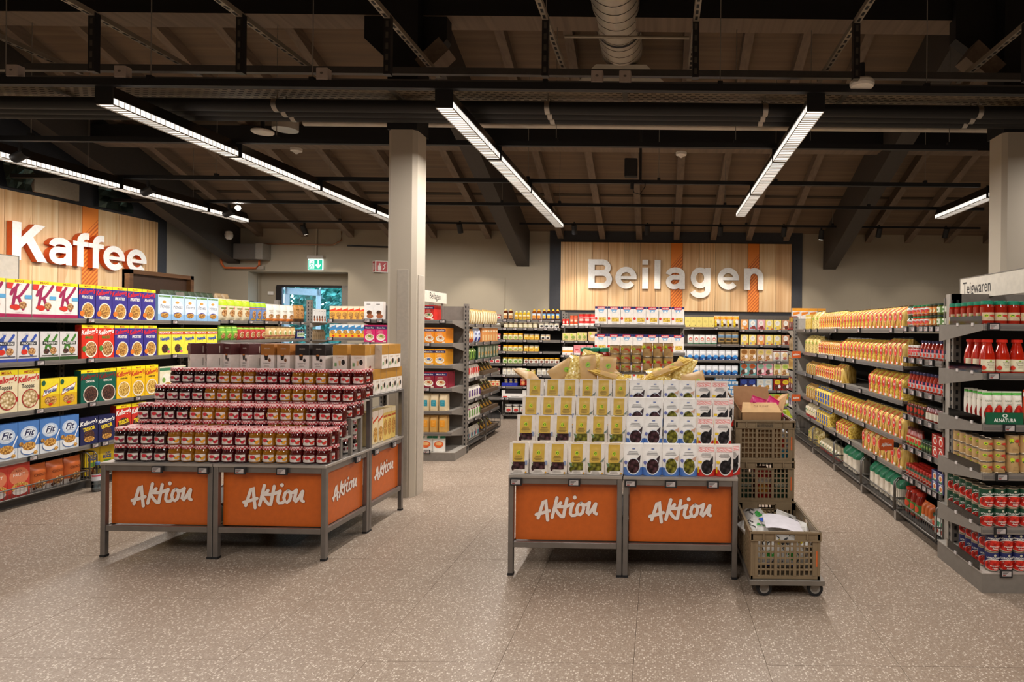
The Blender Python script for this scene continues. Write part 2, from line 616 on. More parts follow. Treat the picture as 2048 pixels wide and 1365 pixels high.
# ---- exit door in its recess, with the trees outside
m = M()
FR = P('#8f887d', 0.45)
m.box(-7.3, -7.2, 10.74, 10.96, 0, 2.55, WALL).box(-5.45, -5.35, 10.74, 10.96, 0, 2.55, WALL).box(-7.3, -5.35, 10.74, 10.96, 2.47, 2.55, WALL)
m.box(-7.2, -5.45, 10.85, 10.95, 2.26, 2.47, WALL)
m.box(-7.2, -6.93, 10.85, 10.95, 0, 2.26, WALL)
m.box(-5.74, -5.60, 10.84, 10.92, 0, 2.26, FR)
m.box(-6.95, -5.45, 10.86, 10.92, 2.22, 2.26, SATIN)
dr = struct(m.build('door_1'))
m = M()
m.box(-6.93, -6.82, 10.84, 10.90, 0, 2.24, SATIN)
m.build('door_frame', dr)
# the leaf stands ajar, swung outwards
lf = M()
for a in ((-.0, .07, 0, 2.2), (.55, .62, 0, 2.2)):
    lf.box(a[0], a[1], -.025, .025, a[2], a[3], P('#9fb0b8', .35))
lf.box(0, .62, -.025, .025, 2.08, 2.2, P('#9fb0b8', .35)).box(0, .62, -.025, .025, 0, .15, P('#9fb0b8', .35))
lf.box(.07, .55, -.004, .004, .15, 2.08, GLASS)
lf.build('door_leaf', dr, (-6.82, 10.93, 0.02), 0.95)
M().box(-5.60, -5.45, 10.88, 10.89, 0.0, 2.22, GLASS).build('side_pane', dr)
M().box(-6.86, -6.84, 10.80, 10.84, 1.0, 1.22, STEEL).build('door_handle', dr)
struct(M().box(-14, 0, 10.95, 26, -0.1, -0.02, P('#6d6a5f', 0.9)).build('ground'))

LEAFM = foodmat('leaves', '#5fae9f', '#3a8578', '#1c5048', 6, 0.4)
BARK = P('#4c4034', 0.9)
def tree(x, y, h, r, label, seed):
    rr = random.Random(seed)
    t = thing('garden_tree', label, 'tree', (x, y, -0.02), 0, 'trees outside the exit door')
    M().cyl((0, 0, 0), (0.05, 0, h * .6), .12, BARK, 8, .07).build('trunk', t)
    m = M()
    for i in range(2600):
        a, b = rr.uniform(0, 2 * PI), rr.uniform(-1, 1)
        q = r * rr.uniform(.55, 1.0)
        p = Vector((q * math.cos(a) * math.sqrt(1 - b * b), q * math.sin(a) * math.sqrt(1 - b * b), h * .52 + b * h * .48))
        u = Vector((rr.gauss(0, 1), rr.gauss(0, 1), rr.gauss(0, 1))).normalized() * rr.uniform(.05, .1)
        v = u.orthogonal() * .55
        m.add([tuple(p - u), tuple(p + v), tuple(p + u), tuple(p - v)], [(0, 1, 2, 3)], LEAFM)
    o = m.build('crown', t); o['kind'] = 'stuff'
tree(-8.1, 13.4, 3.6, 1.25, 'leafy green tree seen through the open door leaf', 1)
tree(-6.6, 13.0, 3.9, 1.15, 'leafy green tree seen through the middle of the exit door', 2)
tree(-7.7, 15.2, 4.4, 1.5, 'taller leafy tree standing behind the others outside the exit door', 3)

# ---- roof: boards, rafters, purlins, main beams
m = M()
yz(m, [(10.9, RZ(10.9)), (10.9, RZ(10.9) + .12), (2.5, RZ(2.5) + .12), (-4.2, 3.92), (-4.2, 3.8), (2.5, RZ(2.5))], -8.05, 9.4, DECK)
ceil = struct(m.build('ceiling'))
RAFX = [-9.9 + 0.65 * i for i in range(4, 30)]
for x in [-7.0, -6.22, -5.4, -4.7, -3.95, -3.0, -1.73, -1.0, -.36, .29, .93, 1.55, 2.2, 3.64, 4.33, 5.02, 5.7, 6.4, 7.1, 7.8]:
    m = M()
    yz(m, [(10.5, RZ(10.5) - .14), (10.5, RZ(10.5)), (2.5, RZ(2.5)), (2.5, RZ(2.5) - .14)], -.05, .05, RAFT)
    m.build('rafter', ceil, (x, 0, 0))
for k in range(1, 8):                               # board joints running across
    y = 10.5 - k * 1.05
    m = M()
    yz(m, [(y, RZ(y) - .012), (y, RZ(y)), (y - .05, RZ(y - .05)), (y - .05, RZ(y - .05) - .012)], -7.85, 9.2, P('#403529', .8))
    m.build('batten', ceil)
for nm, y0, y1, z0, z1 in (('purlin', 7.72, 7.95, 3.86, 4.09), ('purlin', 5.42, 5.68, 4.33, 4.9), ('purlin', 2.4, 2.6, 5.6, 6.2)):
    M().box(-7.85, 9.2, y0, y1, z0, z1, RAFT, {'front': BLACK}).build(nm, ceil)
for x in (-7.45, -2.39, 2.97, 8.3):
    m = M()
    yz(m, [(10.5, 2.6), (10.5, RZ(10.5)), (5.45, RZ(5.45)), (5.45, RZ(5.45) - .62)], x - .11, x + .11, P('#433d38', .7))
    m.build('main_beam', ceil)

# ---- columns with their dark heads and knee braces
def column(x0, y0, plate, brace):
    m = M()
    b = .035
    c = [(x0 + b, y0), (x0 + .257 - b, y0), (x0 + .257, y0 + b), (x0 + .257, y0 + .26 - b), (x0 + .257 - b, y0 + .26), (x0 + b, y0 + .26), (x0, y0 + .26 - b), (x0, y0 + b)]
    v = [(x, y, z) for z in (0, 3.26) for x, y in c]
    m.add(v, [(i, (i + 1) % 8, 8 + (i + 1) % 8, 8 + i) for i in range(8)] + [tuple(range(8, 16))], BEIGE)
    o = m.build('column'); o['kind'] = 'structure'
    for a, bb, cc, d in ((.10, .205, -.006, .0), ):
        M().bbox(x0 + a, x0 + bb, y0 + cc, y0 + d + .01, 0, 2.02, P('#b3a99b', .4), .003).build('guard_plate', o)
    sx = x0 + .257 if x0 < 0 else x0
    M().bbox(sx - .008, sx + .008, y0 + .06, y0 + .18, 0, 1.98, P('#b3a99b', .4), .003).build('guard_plate', o)
    M().box(x0 - .004, x0 + .261, y0 - .004, y0 + .264, 3.26, 4.95, BLACK).build('column_head', o)
    m = M()
    m.prism(plate, y0 + .13, y0 + .25, BLACK)
    m.build('head_plate', o)
    m = M()
    m.prism(brace, y0 - .07, y0 + .12, RAFT)
    m.build('knee_brace', o)
    return o
column(-2.42, 5.31, [(-2.70, 4.95), (-2.70, 4.13), (-2.47, 3.92), (-2.15, 3.9), (-1.95, 4.13), (-1.95, 4.95)], [(-2.157, 3.85), (-2.07, 3.74), (-1.86, 3.94), (-1.95, 4.05)])
column(2.985, 5.22, [(2.62, 4.95), (2.62, 4.13), (2.94, 3.9), (3.3, 3.9), (3.6, 4.13), (3.6, 4.95)], [(2.61, 3.88), (2.83, 3.70), (2.96, 3.82), (2.72, 4.03)])

# ---- sign boards
def arc(cx, cz, rx, rz, a0, a1, n=14):
    return [(cx + rx * math.cos(math.radians(a0 + (a1 - a0) * i / n)), cz + rz * math.sin(math.radians(a0 + (a1 - a0) * i / n))) for i in range(n + 1)]
# bold grotesque letters: strokes (centre line, width) or outlines, in cap heights
GL = {
    'B': [('o', [(0, 0), (.22, 0), (.22, 1), (0, 1)]), ('s', [(.1, .905), (.48, .905)] + arc(.48, .72, .20, .185, 90, -90) + [(.1, .535)], .19), ('s', [(.1, .53), (.5, .53)] + arc(.5, .313, .225, .217, 90, -90) + [(.1, .096)], .192)],
    'e': [('s', arc(.37, .375, .275, .285, 0, 322, 26), .185), ('o', [(.12, .32), (.735, .32), (.735, .43), (.12, .43)])],
    'i': [('o', [(0, 0), (.205, 0), (.205, .735), (0, .735)]), ('o', [(0, .83), (.205, .83), (.205, 1), (0, 1)])],
    'l': [('o', [(0, 0), (.205, 0), (.205, 1), (0, 1)])],
    'a': [('s', [(.10, .50)] + arc(.34, .50, .235, .158, 165, 0, 12) + [(.575, .3), (.58, 0)], .185), ('s', [(.56, .42), (.42, .405)] + arc(.30, .245, .20, .165, 95, 290, 14) + [(.46, .12), (.565, .24)], .17)],
    'g': [('s', arc(.32, .395, .232, .27, 0, 360, 24), .18), ('s', [(.585, .735), (.585, .0)] + arc(.325, -.02, .26, .19, 0, -165, 14), .185)],
    'n': [('o', [(0, 0), (.2, 0), (.2, .735), (0, .735)]), ('s', [(.12, .36)] + arc(.345, .42, .225, .235, 175, 0, 14) + [(.57, .0)], .19)],
    'K': [('o', [(0, 0), (.22, 0), (.22, 1), (0, 1)]), ('o', [(.2, .30), (.2, .58), (.56, 1), (.84, 1)]), ('o', [(.33, .52), (.50, .68), (.90, 0), (.63, 0)])],
    'f': [('s', [(.22, 0), (.22, .74)] + arc(.42, .74, .20, .17, 180, 95, 8) + [(.49, .91)], .19), ('o', [(0, .60), (.47, .60), (.47, .735), (0, .735)])],
}
def solid_stroke(m, path, wd, y0, y1, face, side):
    L, Rr = [], []
    n = len(path)
    for i, (x, z) in enumerate(path):
        ax, az = path[max(i - 1, 0)]; bx, bz = path[min(i + 1, n - 1)]
        if path[0] == path[-1] or (abs(path[0][0] - path[-1][0]) + abs(path[0][1] - path[-1][1])) < 1e-6:
            ax, az = path[i - 1] if i > 0 else path[-2]
            bx, bz = path[i + 1] if i < n - 1 else path[1]
        dx, dz = bx - ax, bz - az
        q = math.hypot(dx, dz) or 1
        nx, nz = -dz / q * wd / 2, dx / q * wd / 2
        L.append((x + nx, z + nz)); Rr.append((x - nx, z - nz))
    for i in range(n - 1):
        m.add([(p[0], y0, p[1]) for p in (Rr[i], Rr[i + 1], L[i + 1], L[i])], [(0, 1, 2, 3)], face)
    for edge in (L, Rr):
        for i in range(n - 1):
            (x0, z0), (x1, z1) = edge[i], edge[i + 1]
            m.add([(x0, y0, z0), (x1, y0, z1), (x1, y1, z1), (x0, y1, z0)], [(0, 1, 2, 3)], side)
    for i in (0, n - 1):
        (x0, z0), (x1, z1) = L[i], Rr[i]
        m.add([(x0, y0, z0), (x1, y0, z1), (x1, y1, z1), (x0, y1, z0)], [(0, 1, 2, 3)], side)
def stand_letters(word, h, z, x_left, y, side, name, label, rot=0.0, base=(0, 0, 0), depth=.05):
    """word: (letter, its left edge in cap heights)."""
    t = thing(name, label, 'sign', base, rot)
    face = P('#f4f1ec', .4)
    for ch, pos in word:
        m = M()
        for i, g in enumerate(GL[ch]):
            yf = y - depth - i * .0008
            sc = lambda pts: [(x_left + (pos + a) * h, z + b * h) for a, b in pts]
            if g[0] == 's':
                solid_stroke(m, sc(g[1]), g[2] * h, yf, y, face, side)
            else:
                pts = sc(g[1])
                m.poly(pts, yf, face)
                for (x0, z0), (x1, z1) in zip(pts, pts[1:] + pts[:1]):
                    m.add([(x0, yf, z0), (x1, yf, z1), (x1, y, z1), (x0, y, z0)], [(0, 1, 2, 3)], side)
        m.build('letter', t)
    return t

STRIPE = stripemat()
SW = [woodmat('sign wood one', '#d5a673', '#e6bf8e', '#efcfa3'), woodmat('sign wood two', '#ddb27e', '#eac696', '#f1d6ac'), woodmat('sign wood three', '#cb9c6a', '#dcb180', '#e7c296')]
def sign_board(name, label, x0, x1, z0, z1, planks, base, rot, backx0, backx1, backz1):
    """planks: list of (width share, kind)."""
    t = thing(name, label, 'sign board', base, rot)
    M().box(backx0, backx1, .012, .035, .3, backz1, ANTH).build('backing_panel', t)
    tot = sum(p[0] for p in planks)
    x = x0
    for i, (sh, kd) in enumerate(planks):
        wd = (x1 - x0) * sh / tot
        m = M()
        if kd == 'o':
            m.bbox(0, wd - .004, -.022, .012, z0 - z1, 0, STRIPE, .002)
            m.build('orange_plank', t, (x, 0, z1))
        else:
            mt = SW[i % 3]
            m.bbox(0, wd - .004, -.02, .012, z0, z1, mt, .002)
            if kd == 'd':                             # a plank with a slanting inlay
                m.add([(wd * .1, -.021, z0 + .01), (wd * .9, -.021, z0 + .01), (wd * .92, -.021, z0 + (z1 - z0) * .8)], [(0, 1, 2)], SW[(i + 2) % 3])
            if kd == 'g':                             # grooved plank
                for k in range(5):
                    m.box(wd * (.1 + k * .19), wd * (.1 + k * .19) + .003, -.0215, -.019, z0, z1, P('#96663a', .7))
            m.build('plank', t, (x, 0, 0))
        x += wd
    return t
PL = [(1, 'g'), (1, 'd'), (1, 'p'), (1, 'p'), (1, 'g'), (1, 'p'), (.95, 'p'), (.75, 'o'), (1.05, 'd'), (1, 'g'), (1, 'p'), (1.05, 'p'), (.72, 'o'), (1.05, 'd'), (1, 'p')]
sign_board('wood_sign_board', 'wooden plank board with two orange stripes high on the back wall', -1.72, 2.30, 1.845, 3.03, PL, (0, 10.46, 0), 0, -1.92, 2.49, 3.24)
stand_letters([('B', 0), ('e', .93), ('i', 1.86), ('l', 2.28), ('a', 2.66), ('g', 3.53), ('e', 4.45), ('n', 5.37)], .503, 2.225, -1.235, 10.44, P('#b9b2a8', .5), 'letter_sign', 'large white letters reading Beilagen on the wooden board')
# the same kind of board along the left wall: local x runs to +Y
PLK = [(1.1, 'p'), (1, 'g'), (1, 'd'), (1, 'p'), (1, 'g'), (1, 'd'), (1, 'p'), (1, 'g'), (1, 'p'), (1, 'd'), (1, 'p'), (1, 'd'), (.72, 'o'), (1.0, 'd'), (1.1, 'p'), (1, 'g')]
sign_board('wood_sign_board', 'wooden plank board with one orange stripe along the side wall', 4.2, 9.28, 1.85, 3.10, PLK, (-7.78, 0, 0), PI / 2, 3.9, 9.48, 4.4)
stand_letters([('K', 0), ('a', .93), ('f', 1.62), ('f', 2.10), ('e', 2.56), ('e', 3.36)], .456, 2.275, 7.12, .0, P('#d65a1e', .5), 'letter_sign', 'large white letters reading Kaffee with orange sides on the wooden board', PI / 2, (-7.755, 0, 0), .07)

# ================================================================== CEILING FITTINGS
def spot(x, y, z, lit, aim, label, power=0):
    t = thing('spotlight', label, 'spotlight', (x, y, z), 0, 'spotlights under the ceiling rails')
    M().box(-.012, .012, -.012, .012, -.07, 0, BLACK).build('bracket', t)
    d = (Vector(aim) - Vector((x, y, z - .1))).normalized()
    c = Vector((0, 0, -.12))
    M().cyl(c - d * .08, c + d * .07, .042, BLACK, 14).build('lamp_body', t)
    M().cyl(c + d * .0705, c + d * .072, .036, emitmat('lit spot lens', '#fff4e2', 9.0) if lit else P('#2a2a2a', .2), 14).build('lens', t)
    if power:
        L = bpy.data.lights.new('spot', 'SPOT')
        L.energy = power; L.spot_size = 1.15; L.spot_blend = .6; L.color = (1, .89, .76); L.shadow_soft_size = .04
        lo = bpy.data.objects.new('spot_light', L); COL.objects.link(lo)
        lo.parent = t
        lo.location = c + d * .085
        lo.rotation_euler = d.to_track_quat('-Z', 'Y').to_euler()
    return t

LOUV = emitmat('strip light louvre', '#fff8ee', 1.25)
LAMS = P('#8f877c', 0.3)
HOUS = metalmat('strip light reflector', '#2b2826', 0.3, '#37322e', 0.6)
seg_cache = {}
def strip_light(x, y0, y1, label, group, light=True, dim=1.0):
    L = y1 - y0 - .045
    t = thing('strip_light', label, 'ceiling light', (x, (y0 + y1) / 2, 3.09), 0, group)
    k = round(L, 2)
    if k not in seg_cache:
        h = L / 2
        a = M().box(-.06, .06, -h, h, .002, .045, LOUV)
        n = int(L / .045)
        s = M()
        for i in range(n + 1):
            yy = -h + i * (L / n)
            s.box(-.0605, .0605, yy - .002, yy + .002, -.004, .046, LAMS)
        s.box(-.0615, -.0595, -h, h, -.006, .002, LAMS).box(.0595, .0615, -h, h, -.006, .002, LAMS)
        b = M()
        b.prism([(-.066, .046), (.066, .046), (.03, .14), (-.03, .14)], -h, h, HOUS)
        d = M()
        for i in range(int(L / .075)):
            yy = -h + .04 + i * .075
            for sg in (-1, 1):
                z = .085; xx = .066 - .036 * (z - .046) / .094 + .0008
                d.add([(sg * xx, yy - .008, z - .006), (sg * xx, yy + .008, z - .006), (sg * (xx - .0046), yy + .008, z + .006), (sg * (xx - .0046), yy - .008, z + .006)], [(0, 1, 2, 3)], LOUV)
        e = M().box(-.064, .064, -h - .008, -h, .0, .14, BLACK)
        seg_cache[k] = [q.mesh(nm) for q, nm in ((a, 'diffuser'), (s, 'louvre'), (b, 'reflector'), (d, 'perforations'), (e, 'end_cap'))]
    for me, nm in zip(seg_cache[k], ('diffuser', 'louvre', 'reflector', 'perforations', 'end_cap')):
        link(nm, me, t)
    if light:
        ld = bpy.data.lights.new('strip', 'AREA')
        ld.shape = 'RECTANGLE'; ld.size = .11; ld.size_y = L - .02
        ld.energy = STRIP_W * dim * L / 1.3
        ld.color = STRIP_COL
        ld.spread = math.radians(176)
        lo = bpy.data.objects.new('strip_lamp', ld); COL.objects.link(lo)
        lo.parent = t; lo.location = (0, 0, -.008)
    return t
ORD = ['first', 'second', 'third', 'fourth', 'fifth', 'sixth', 'seventh', 'eighth', 'ninth', 'tenth', 'eleventh', 'twelfth', 'thirteenth', 'fourteenth', 'fifteenth', 'sixteenth', 'seventeenth', 'eighteenth', 'nineteenth', 'twentieth', 'twenty-first', 'twenty-second', 'twenty-third', 'twenty-fourth', 'twenty-fifth', 'twenty-sixth', 'twenty-seventh', 'twenty-eighth', 'twenty-ninth', 'thirtieth']
JY = [4.29, 5.62, 6.97, 8.32, 9.32]
LINES = [(-6.32, 'over the cereal shelves', [5.62 - 1.33] + JY[1:4] + [9.15]), (-4.0, 'over the jam display', JY), (-1.56, 'above the aisle in the middle', JY), (1.11, 'above the crates', JY[:4]), (3.86, 'beyond the thick column', JY[:4])]
for x, wh, js in LINES:
    for i in range(len(js) - 1):
        strip_light(x, js[i], js[i + 1], 'white louvred strip light %s, %s segment from the near end' % (wh, ORD[i]), 'strip lights %s' % wh)
EB = [-6.3, -3.6, -1.0, 1.6, 4.2]
for x, dx in ((-6.3, .35), (-3.6, .75), (-1.0, 1.0), (1.6, 1.0), (4.2, .9)):               # rows of the bay in which the photographer stands
    for y0, dm in ((-.7, 1.1), (1.0, .85)):
        strip_light(x, y0, y0 + 1.35, 'white louvred strip light above the entrance bay, %s row from the left, %s one' % (ORD[EB.index(x)], 'far' if y0 > 0 else 'near'), 'strip lights of the entrance bay', True, dm * dx)

def rail(y, x0, x1, label, z=3.24, s=.045, wires=()):
    t = tag(M().box(x0, x1, y - s / 2, y + s / 2, z - s / 2, z + s / 2, BLACK).build('ceiling_rail'), label, 'rail', 'black rails across the ceiling')
    for x in wires:
        M().cyl((x, y, z), (x, y, RZ(y) - .02), .0035, P('#8b857d', .4), 5).build('suspension_wire', t)
        M().box(x - .018, x + .018, y - .02, y + .02, z + .02, z + .05, BLACK).build('wire_clamp', t)
    return t
rail(4.30, -6.9, 4.3, 'nearest black ceiling rail, carrying the front ends of the strip lights', wires=(-4.7, -3.66, -2.5, -.83, .42, 1.9), s=.05)
rail(5.62, -7.6, 2.96, 'black ceiling rail right behind the pipes', wires=(-5.9, -3.6, -2.2, -.98, .7, 1.4, 2.7))
rail(7.03, -7.6, 3.74, 'black ceiling rail crossing the middle of the roof slope', wires=(-6.7, -5.2, -2.9, -1.55, -.02, 1.35, 3.1))
rail(8.35, -7.6, 4.5, 'thin black ceiling rail under the lower rafters', wires=(-6.5, -4.6, -2.2, -1.4, .9, 2.9), s=.04)
rail(9.75, -7.0, 5.2, 'thinnest black ceiling rail, right before the back wall', z=3.22, s=.03, wires=(-5.2, -2.4, 0.2, 1.4, 2.8))

# slotted struts that run away from the camera, with their hangers
m = M()
for i in range(26):
    y = .4 + i * .18
SLOT = metalmat('slotted strut', '#9a8f80', .4, '#aaa090', .5)
sm = M().box(-.02, .02, -2.3, 2.3, -.004, .0, SLOT)
for i in range(60):
    y = -2.25 + i * .075
    sm.box(-.009, .009, y, y + .042, -.0055, -.0035, BLACK)
sm.box(-.02, -.016, -2.3, 2.3, 0, .03, SLOT).box(.016, .02, -2.3, 2.3, 0, .03, SLOT)
sm = sm.mesh('slotted_strut')
hm = M().box(-.022, .022, -.022, .022, -.38, .02, SATIN)
for i in range(5):
    hm.box(-.009, .009, -.0235, -.021, -.36 + i * .075, -.32 + i * .075, P('#4a453f', .5))
hm = hm.mesh('hanger')
for i, x in enumerate((-4.86, -3.86, -2.86, -1.86, -.79, .23, 1.32, 2.48)):
    t = tag(link('slotted_strut', sm, None, (x, 2.72, 3.6)), 'slotted metal strut under the roof, %s from the left' % ORD[i], 'strut', 'slotted struts under the roof')
    link('hanger', hm, t, (0, 1.36, 0))
tag(M().cyl((-.75, 4.62, 3.76), (.21, 4.62, 3.76), .012, SLOT, 8).build('cross_bar'), 'thin metal cross bar under the round duct', 'bar')
# cable tray: perforated sheet between two side rails
t = thing('cable_tray', 'long perforated cable tray above the black pipes', 'cable tray', (0, 5.0, 3.45))
m = M()
pm = metalmat('perforated tray sheet', '#cbb598', .45, '#d9c5a6', .1)
m.box(-7.6, 4.6, -.13, .13, 0, .004, pm)
m.build('tray_sheet', t)
m = M()
for j in range(6):
    for i in range(150):
        x = -6.6 + i * .072 + (.036 if j % 2 else 0)
        m.add([(x, -.11 + j * .04, -.001), (x + .042, -.11 + j * .04, -.001), (x + .042, -.099 + j * .04, -.001), (x, -.099 + j * .04, -.001)], [(0, 1, 2, 3)], P('#2a2420', .8))
o = m.build('slots', t); o['kind'] = 'stuff'
for y in (-.134, .134):
    M().box(-7.6, 4.6, y - .004, y + .004, -.0, .07, P('#4b4846', .45)).build('tray_side', t)
tag(M().box(-7.6, 4.6, 4.52, 4.56, 3.42, 3.47, P('#4b4846', .4)).build('metal_channel'), 'grey metal channel right behind the nearest ceiling rail', 'channel')
for x in (-5.0, -2.2, -.3, 1.5, 3.1):
    M().box(x - .02, x + .02, -.13, .13, -.02, 0, SLOT).build('tray_bracket', t)
# insulated pipes
PIPE = P('#0f0d0d', .65)
clampm = M()
for a in range(9):
    pass
def pipe(y, z, lab):
    t = tag(M().cyl((-7.6, y, z), (4.6, y, z), .052, PIPE, 14).build('insulated_pipe'), lab, 'pipe', 'black insulated pipes')
    for x in (-3.15, -.93, .85, 2.6):
        M().cyl((x - .02, y, z), (x + .02, y, z), .056, metalmat('pipe clamp', '#a8a29a', .4), 14).build('pipe_clamp', t)
        M().cyl((x, y, z + .05), (x, y, z + .12), .006, SLOT, 6).build('clamp_rod', t)
pipe(4.92, 3.32, 'black insulated pipe, front one of three')
pipe(5.04, 3.32, 'black insulated pipe, middle one of three')
pipe(5.155, 3.32, 'black insulated pipe, rear one of three')
tag(M().cyl((-3.6, 6.05, 3.565), (3.5, 6.05, 3.565), .035, metalmat('thin duct', '#b8afa2', .4, '#c9c0b2', .4), 12).build('thin_duct'), 'thin pale duct behind the black pipes', 'duct')
# spiral duct
t = thing('spiral_duct', 'round spiral duct of galvanised metal running towards the back wall', 'duct', (-.42, 0, 4.45))
m = M()
n = 26
for i in range(20):
    y0 = 3.6 + i * .135; y1 = y0 + .135
    m.cyl((0, y0, 0), (0, y1 - .012, 0), .215, ZINC, n, caps=False)
    m.cyl((0, y1 - .012, 0), (0, y1, 0), .2195, ZINC, n, caps=False)
m.build('duct_pipe', t)
M().cyl((0, 5.77, 0), (0, 5.80, 0), .2225, BLACK, n, caps=False).build('joint_seal', t)
m = M()
m.add([(-.26, 6.2, -.2), (.26, 6.2, -.2), (.26, 6.6, -.2), (-.26, 6.6, -.2), (-.62, 6.3, -.5), (.62, 6.3, -.5), (.62, 6.85, -.5), (-.62, 6.85, -.5)], [(0, 1, 5, 4), (1, 2, 6, 5), (2, 3, 7, 6), (3, 0, 4, 7)], ZINC)
m.box(-.62, .62, 6.3, 6.85, -.64, -.5, metalmat('duct box', '#b9b1a2', .4, '#cbbfae', .5))
m.build('duct_box', t)
# small round units
def disc(x, y, z, r, name, label, cat, hgt=.03):
    m = M().lathe([(r * .9, 0), (r, hgt * .3), (r, hgt * .7), (r * .85, hgt)], WHITE, 22)
    o = tag(m.build(name, None, (x, y, z)), label, cat)
    M().cyl((0, 0, hgt), (0, 0, hgt + .12), .02, BLACK, 8).build('mount', o)
disc(1.42, 4.25, 3.24, .085, 'wireless_hub', 'white round unit hanging on the ceiling rail beside the last strip light', 'sensor', .05)
disc(-3.95, 5.95, 3.42, .1, 'wireless_hub', 'white round unit hanging under the silver cylinder', 'sensor')
tag(M().lathe([(.12, 0), (.12, .3)], ZINC, 20).build('vent_stub', None, (-3.85, 6.15, 3.52)), 'short silver vent cylinder over the jam display', 'vent')
for x, y, lb in ((-4.1, 6.75, 'white cone smoke detector under the roof over the jam display'), (.23, 6.75, 'white cone smoke detector under the roof by the spiral duct')):
    tag(M().lathe([(.012, 0), (.035, .022), (.06, .03), (.062, .06)], WHITE, 16).build('smoke_detector', None, (x, y, 3.45)), lb, 'smoke detector')
for x, lb in ((-4.63, 'pale junction box on the cable tray, first from the left'), (-3.86, 'pale junction box on the cable tray, second from the left'), (-2.42, 'pale junction box on the cable tray, third from the left'), (-.46, 'pale junction box with a cable beside the spiral duct'), (-.26, 'pale junction box under the spiral duct, with side lugs')):
    m = M().bbox(-.042, .042, -.03, .03, 0, .085, P('#b3a49b', .5), .006)
    m.ell(0, .045, .012, .008, -.0305, P('#6a605a', .5), 10)
    tag(m.build('junction_box', None, (x, 4.3, 3.268)), lb, 'junction box')
# speaker on its arm and a small camera
t = thing('ceiling_speaker', 'small black box hanging on an arm before the lower roof', 'speaker', (-.28, 7.0, 3.24))
M().bbox(-.14, .01, -.05, .05, .05, .26, BLACK, .01).build('speaker_box', t)
M().box(.03, .06, -.02, .02, .0, .6, SATIN).build('arm', t)
M().tube([(-.05, 0, -.03), (-.03, 0, -.13), (.04, 0, -.15), (.1, 0, -.06), (.1, 0, 0)], .006, BLACK).build('cable', t)
M().cyl((-.05, 0, -.09), (-.05, 0, -.01), .022, BLACK, 10).build('plug', t)
tag(M().lathe([(.03, -.07), (.055, -.045), (.062, 0), (.05, .06), (.0, .075)], WHITE, 16).build('dome_camera', None, (-7.22, 10.05, 3.03)), 'white dome camera on the dark beam in the far corner', 'camera')
spot(-5.78, 9.75, 3.2, True, (-5.6, 10.3, 2.0), 'lit black spotlight pointing down above the exit door', 25)
spot(2.62, 9.75, 3.2, True, (2.5, 10.3, 1.2), 'lit black spotlight right of the Beilagen board', 25)
for x, lb, pw in ((-3.15, 'black spotlight left of the column', 45), (-1.35, 'black spotlight over the left end of the Beilagen board', 62), (-.2, 'black spotlight over the letter i of Beilagen', 62), (.95, 'black spotlight over the letter a of Beilagen', 62), (1.95, 'black spotlight over the letter n of Beilagen', 62), (3.45, 'black spotlight over the pasta shelves', 12), (4.5, 'black spotlight beside the thick column', 12)):
    spot(x, 9.45, 3.2, False, (x, 10.3, 1.6), lb, pw)
spot(-6.0, 7.03, 3.2, False, (-7.75, 7.3, 2.45), 'black spotlight hanging before the Kaffee board', 24)
spot(-6.0, 8.35, 3.2, False, (-7.75, 8.6, 2.45), 'added black spotlight hanging before the last letters of Kaffee', 24)  # extra lamp, added to brighten the far part of the board
spot(-6.0, 5.62, 3.2, False, (-7.75, 5.9, 2.45), 'added black spotlight hanging before the near part of the Kaffee board', 24)  # extra lamp, added so the near planks are lit as evenly
spot(-6.05, 8.6, 3.32, True, (-3.0, 4.0, 2.4), 'bright lit spotlight under the dark roof right of the Kaffee board', 12)
# small things on the far left corner of the back wall
t = thing('exit_sign', 'green and white running man exit sign over the door', 'exit sign', (-6.0, 10.465, 2.5))
M().bbox(-.14, .14, -.03, .03, .2, .25, P('#b7b0a6', .5), .004).build('lamp_housing', t)
gr = emitmat('exit green', '#18a884', 1.3); wh = emitmat('exit white', '#eaf6f4', 1.6)
m = M().box(-.13, .13, -.008, .008, 0, .19, wh)
m.rect(-.122, .122, .008, .182, -.009, gr)
m.rect(-.105, -.02, .025, .165, -.010, wh)
m.ell(-.055, .142, .012, .013, -.011, gr, 10)
m.strokes([[(-.06, .125), (-.066, .085)], [(-.06, .122), (-.035, .105), (-.03, .085)], [(-.062, .12), (-.085, .108), (-.09, .09)], [(-.066, .085), (-.045, .065), (-.05, .035)], [(-.066, .085), (-.078, .055), (-.1, .045)]], .013, -.011, gr)
m.strokes([[(.05, .16), (.05, .04)], [(.015, .085), (.05, .04), (.085, .085)]], .022, -.010, wh)
m.build('sign_face', t)
M().cyl((-.0, .0, .25), (-.0, .02, .72), .012, P('#b3a893', .6), 8).build('conduit', t)
t = thing('fire_sign', 'red and white folded fire extinguisher sign on the back wall', 'sign', (-4.93, 10.41, 2.47))
for sg, a in ((-1, -.75), (1, .4)):
    m = M()
    wd = .12 if sg < 0 else .2
    x0, x1 = (-wd, 0) if sg < 0 else (0, wd)
    m.box(x0, x1, -.004, .004, 0, .2, WHITE)
    m.rect(x0 + .012, x1 - .012, .012, .188, -.005, P('#b51f23', .4))
    c = (x0 + x1) / 2
    m.rect(c - .06 * wd / .2, c - .01, .03, .12, -.006, WHITE); m.ell(c - .035 * wd / .2, .14, .015, .02, -.006, WHITE, 10)
    m.strokes([[(c + .02, .05), (c + .05 * wd / .2, .09), (c + .03, .12), (c + .06 * wd / .2, .15)]], .014, -.006, WHITE)
    m.build('sign_panel', t, (0, 0, 0), a)
t = thing('control_box', 'grey control cabinet with an orange cable under the corner beam', 'control box', (-7.0, 10.38, 2.66))
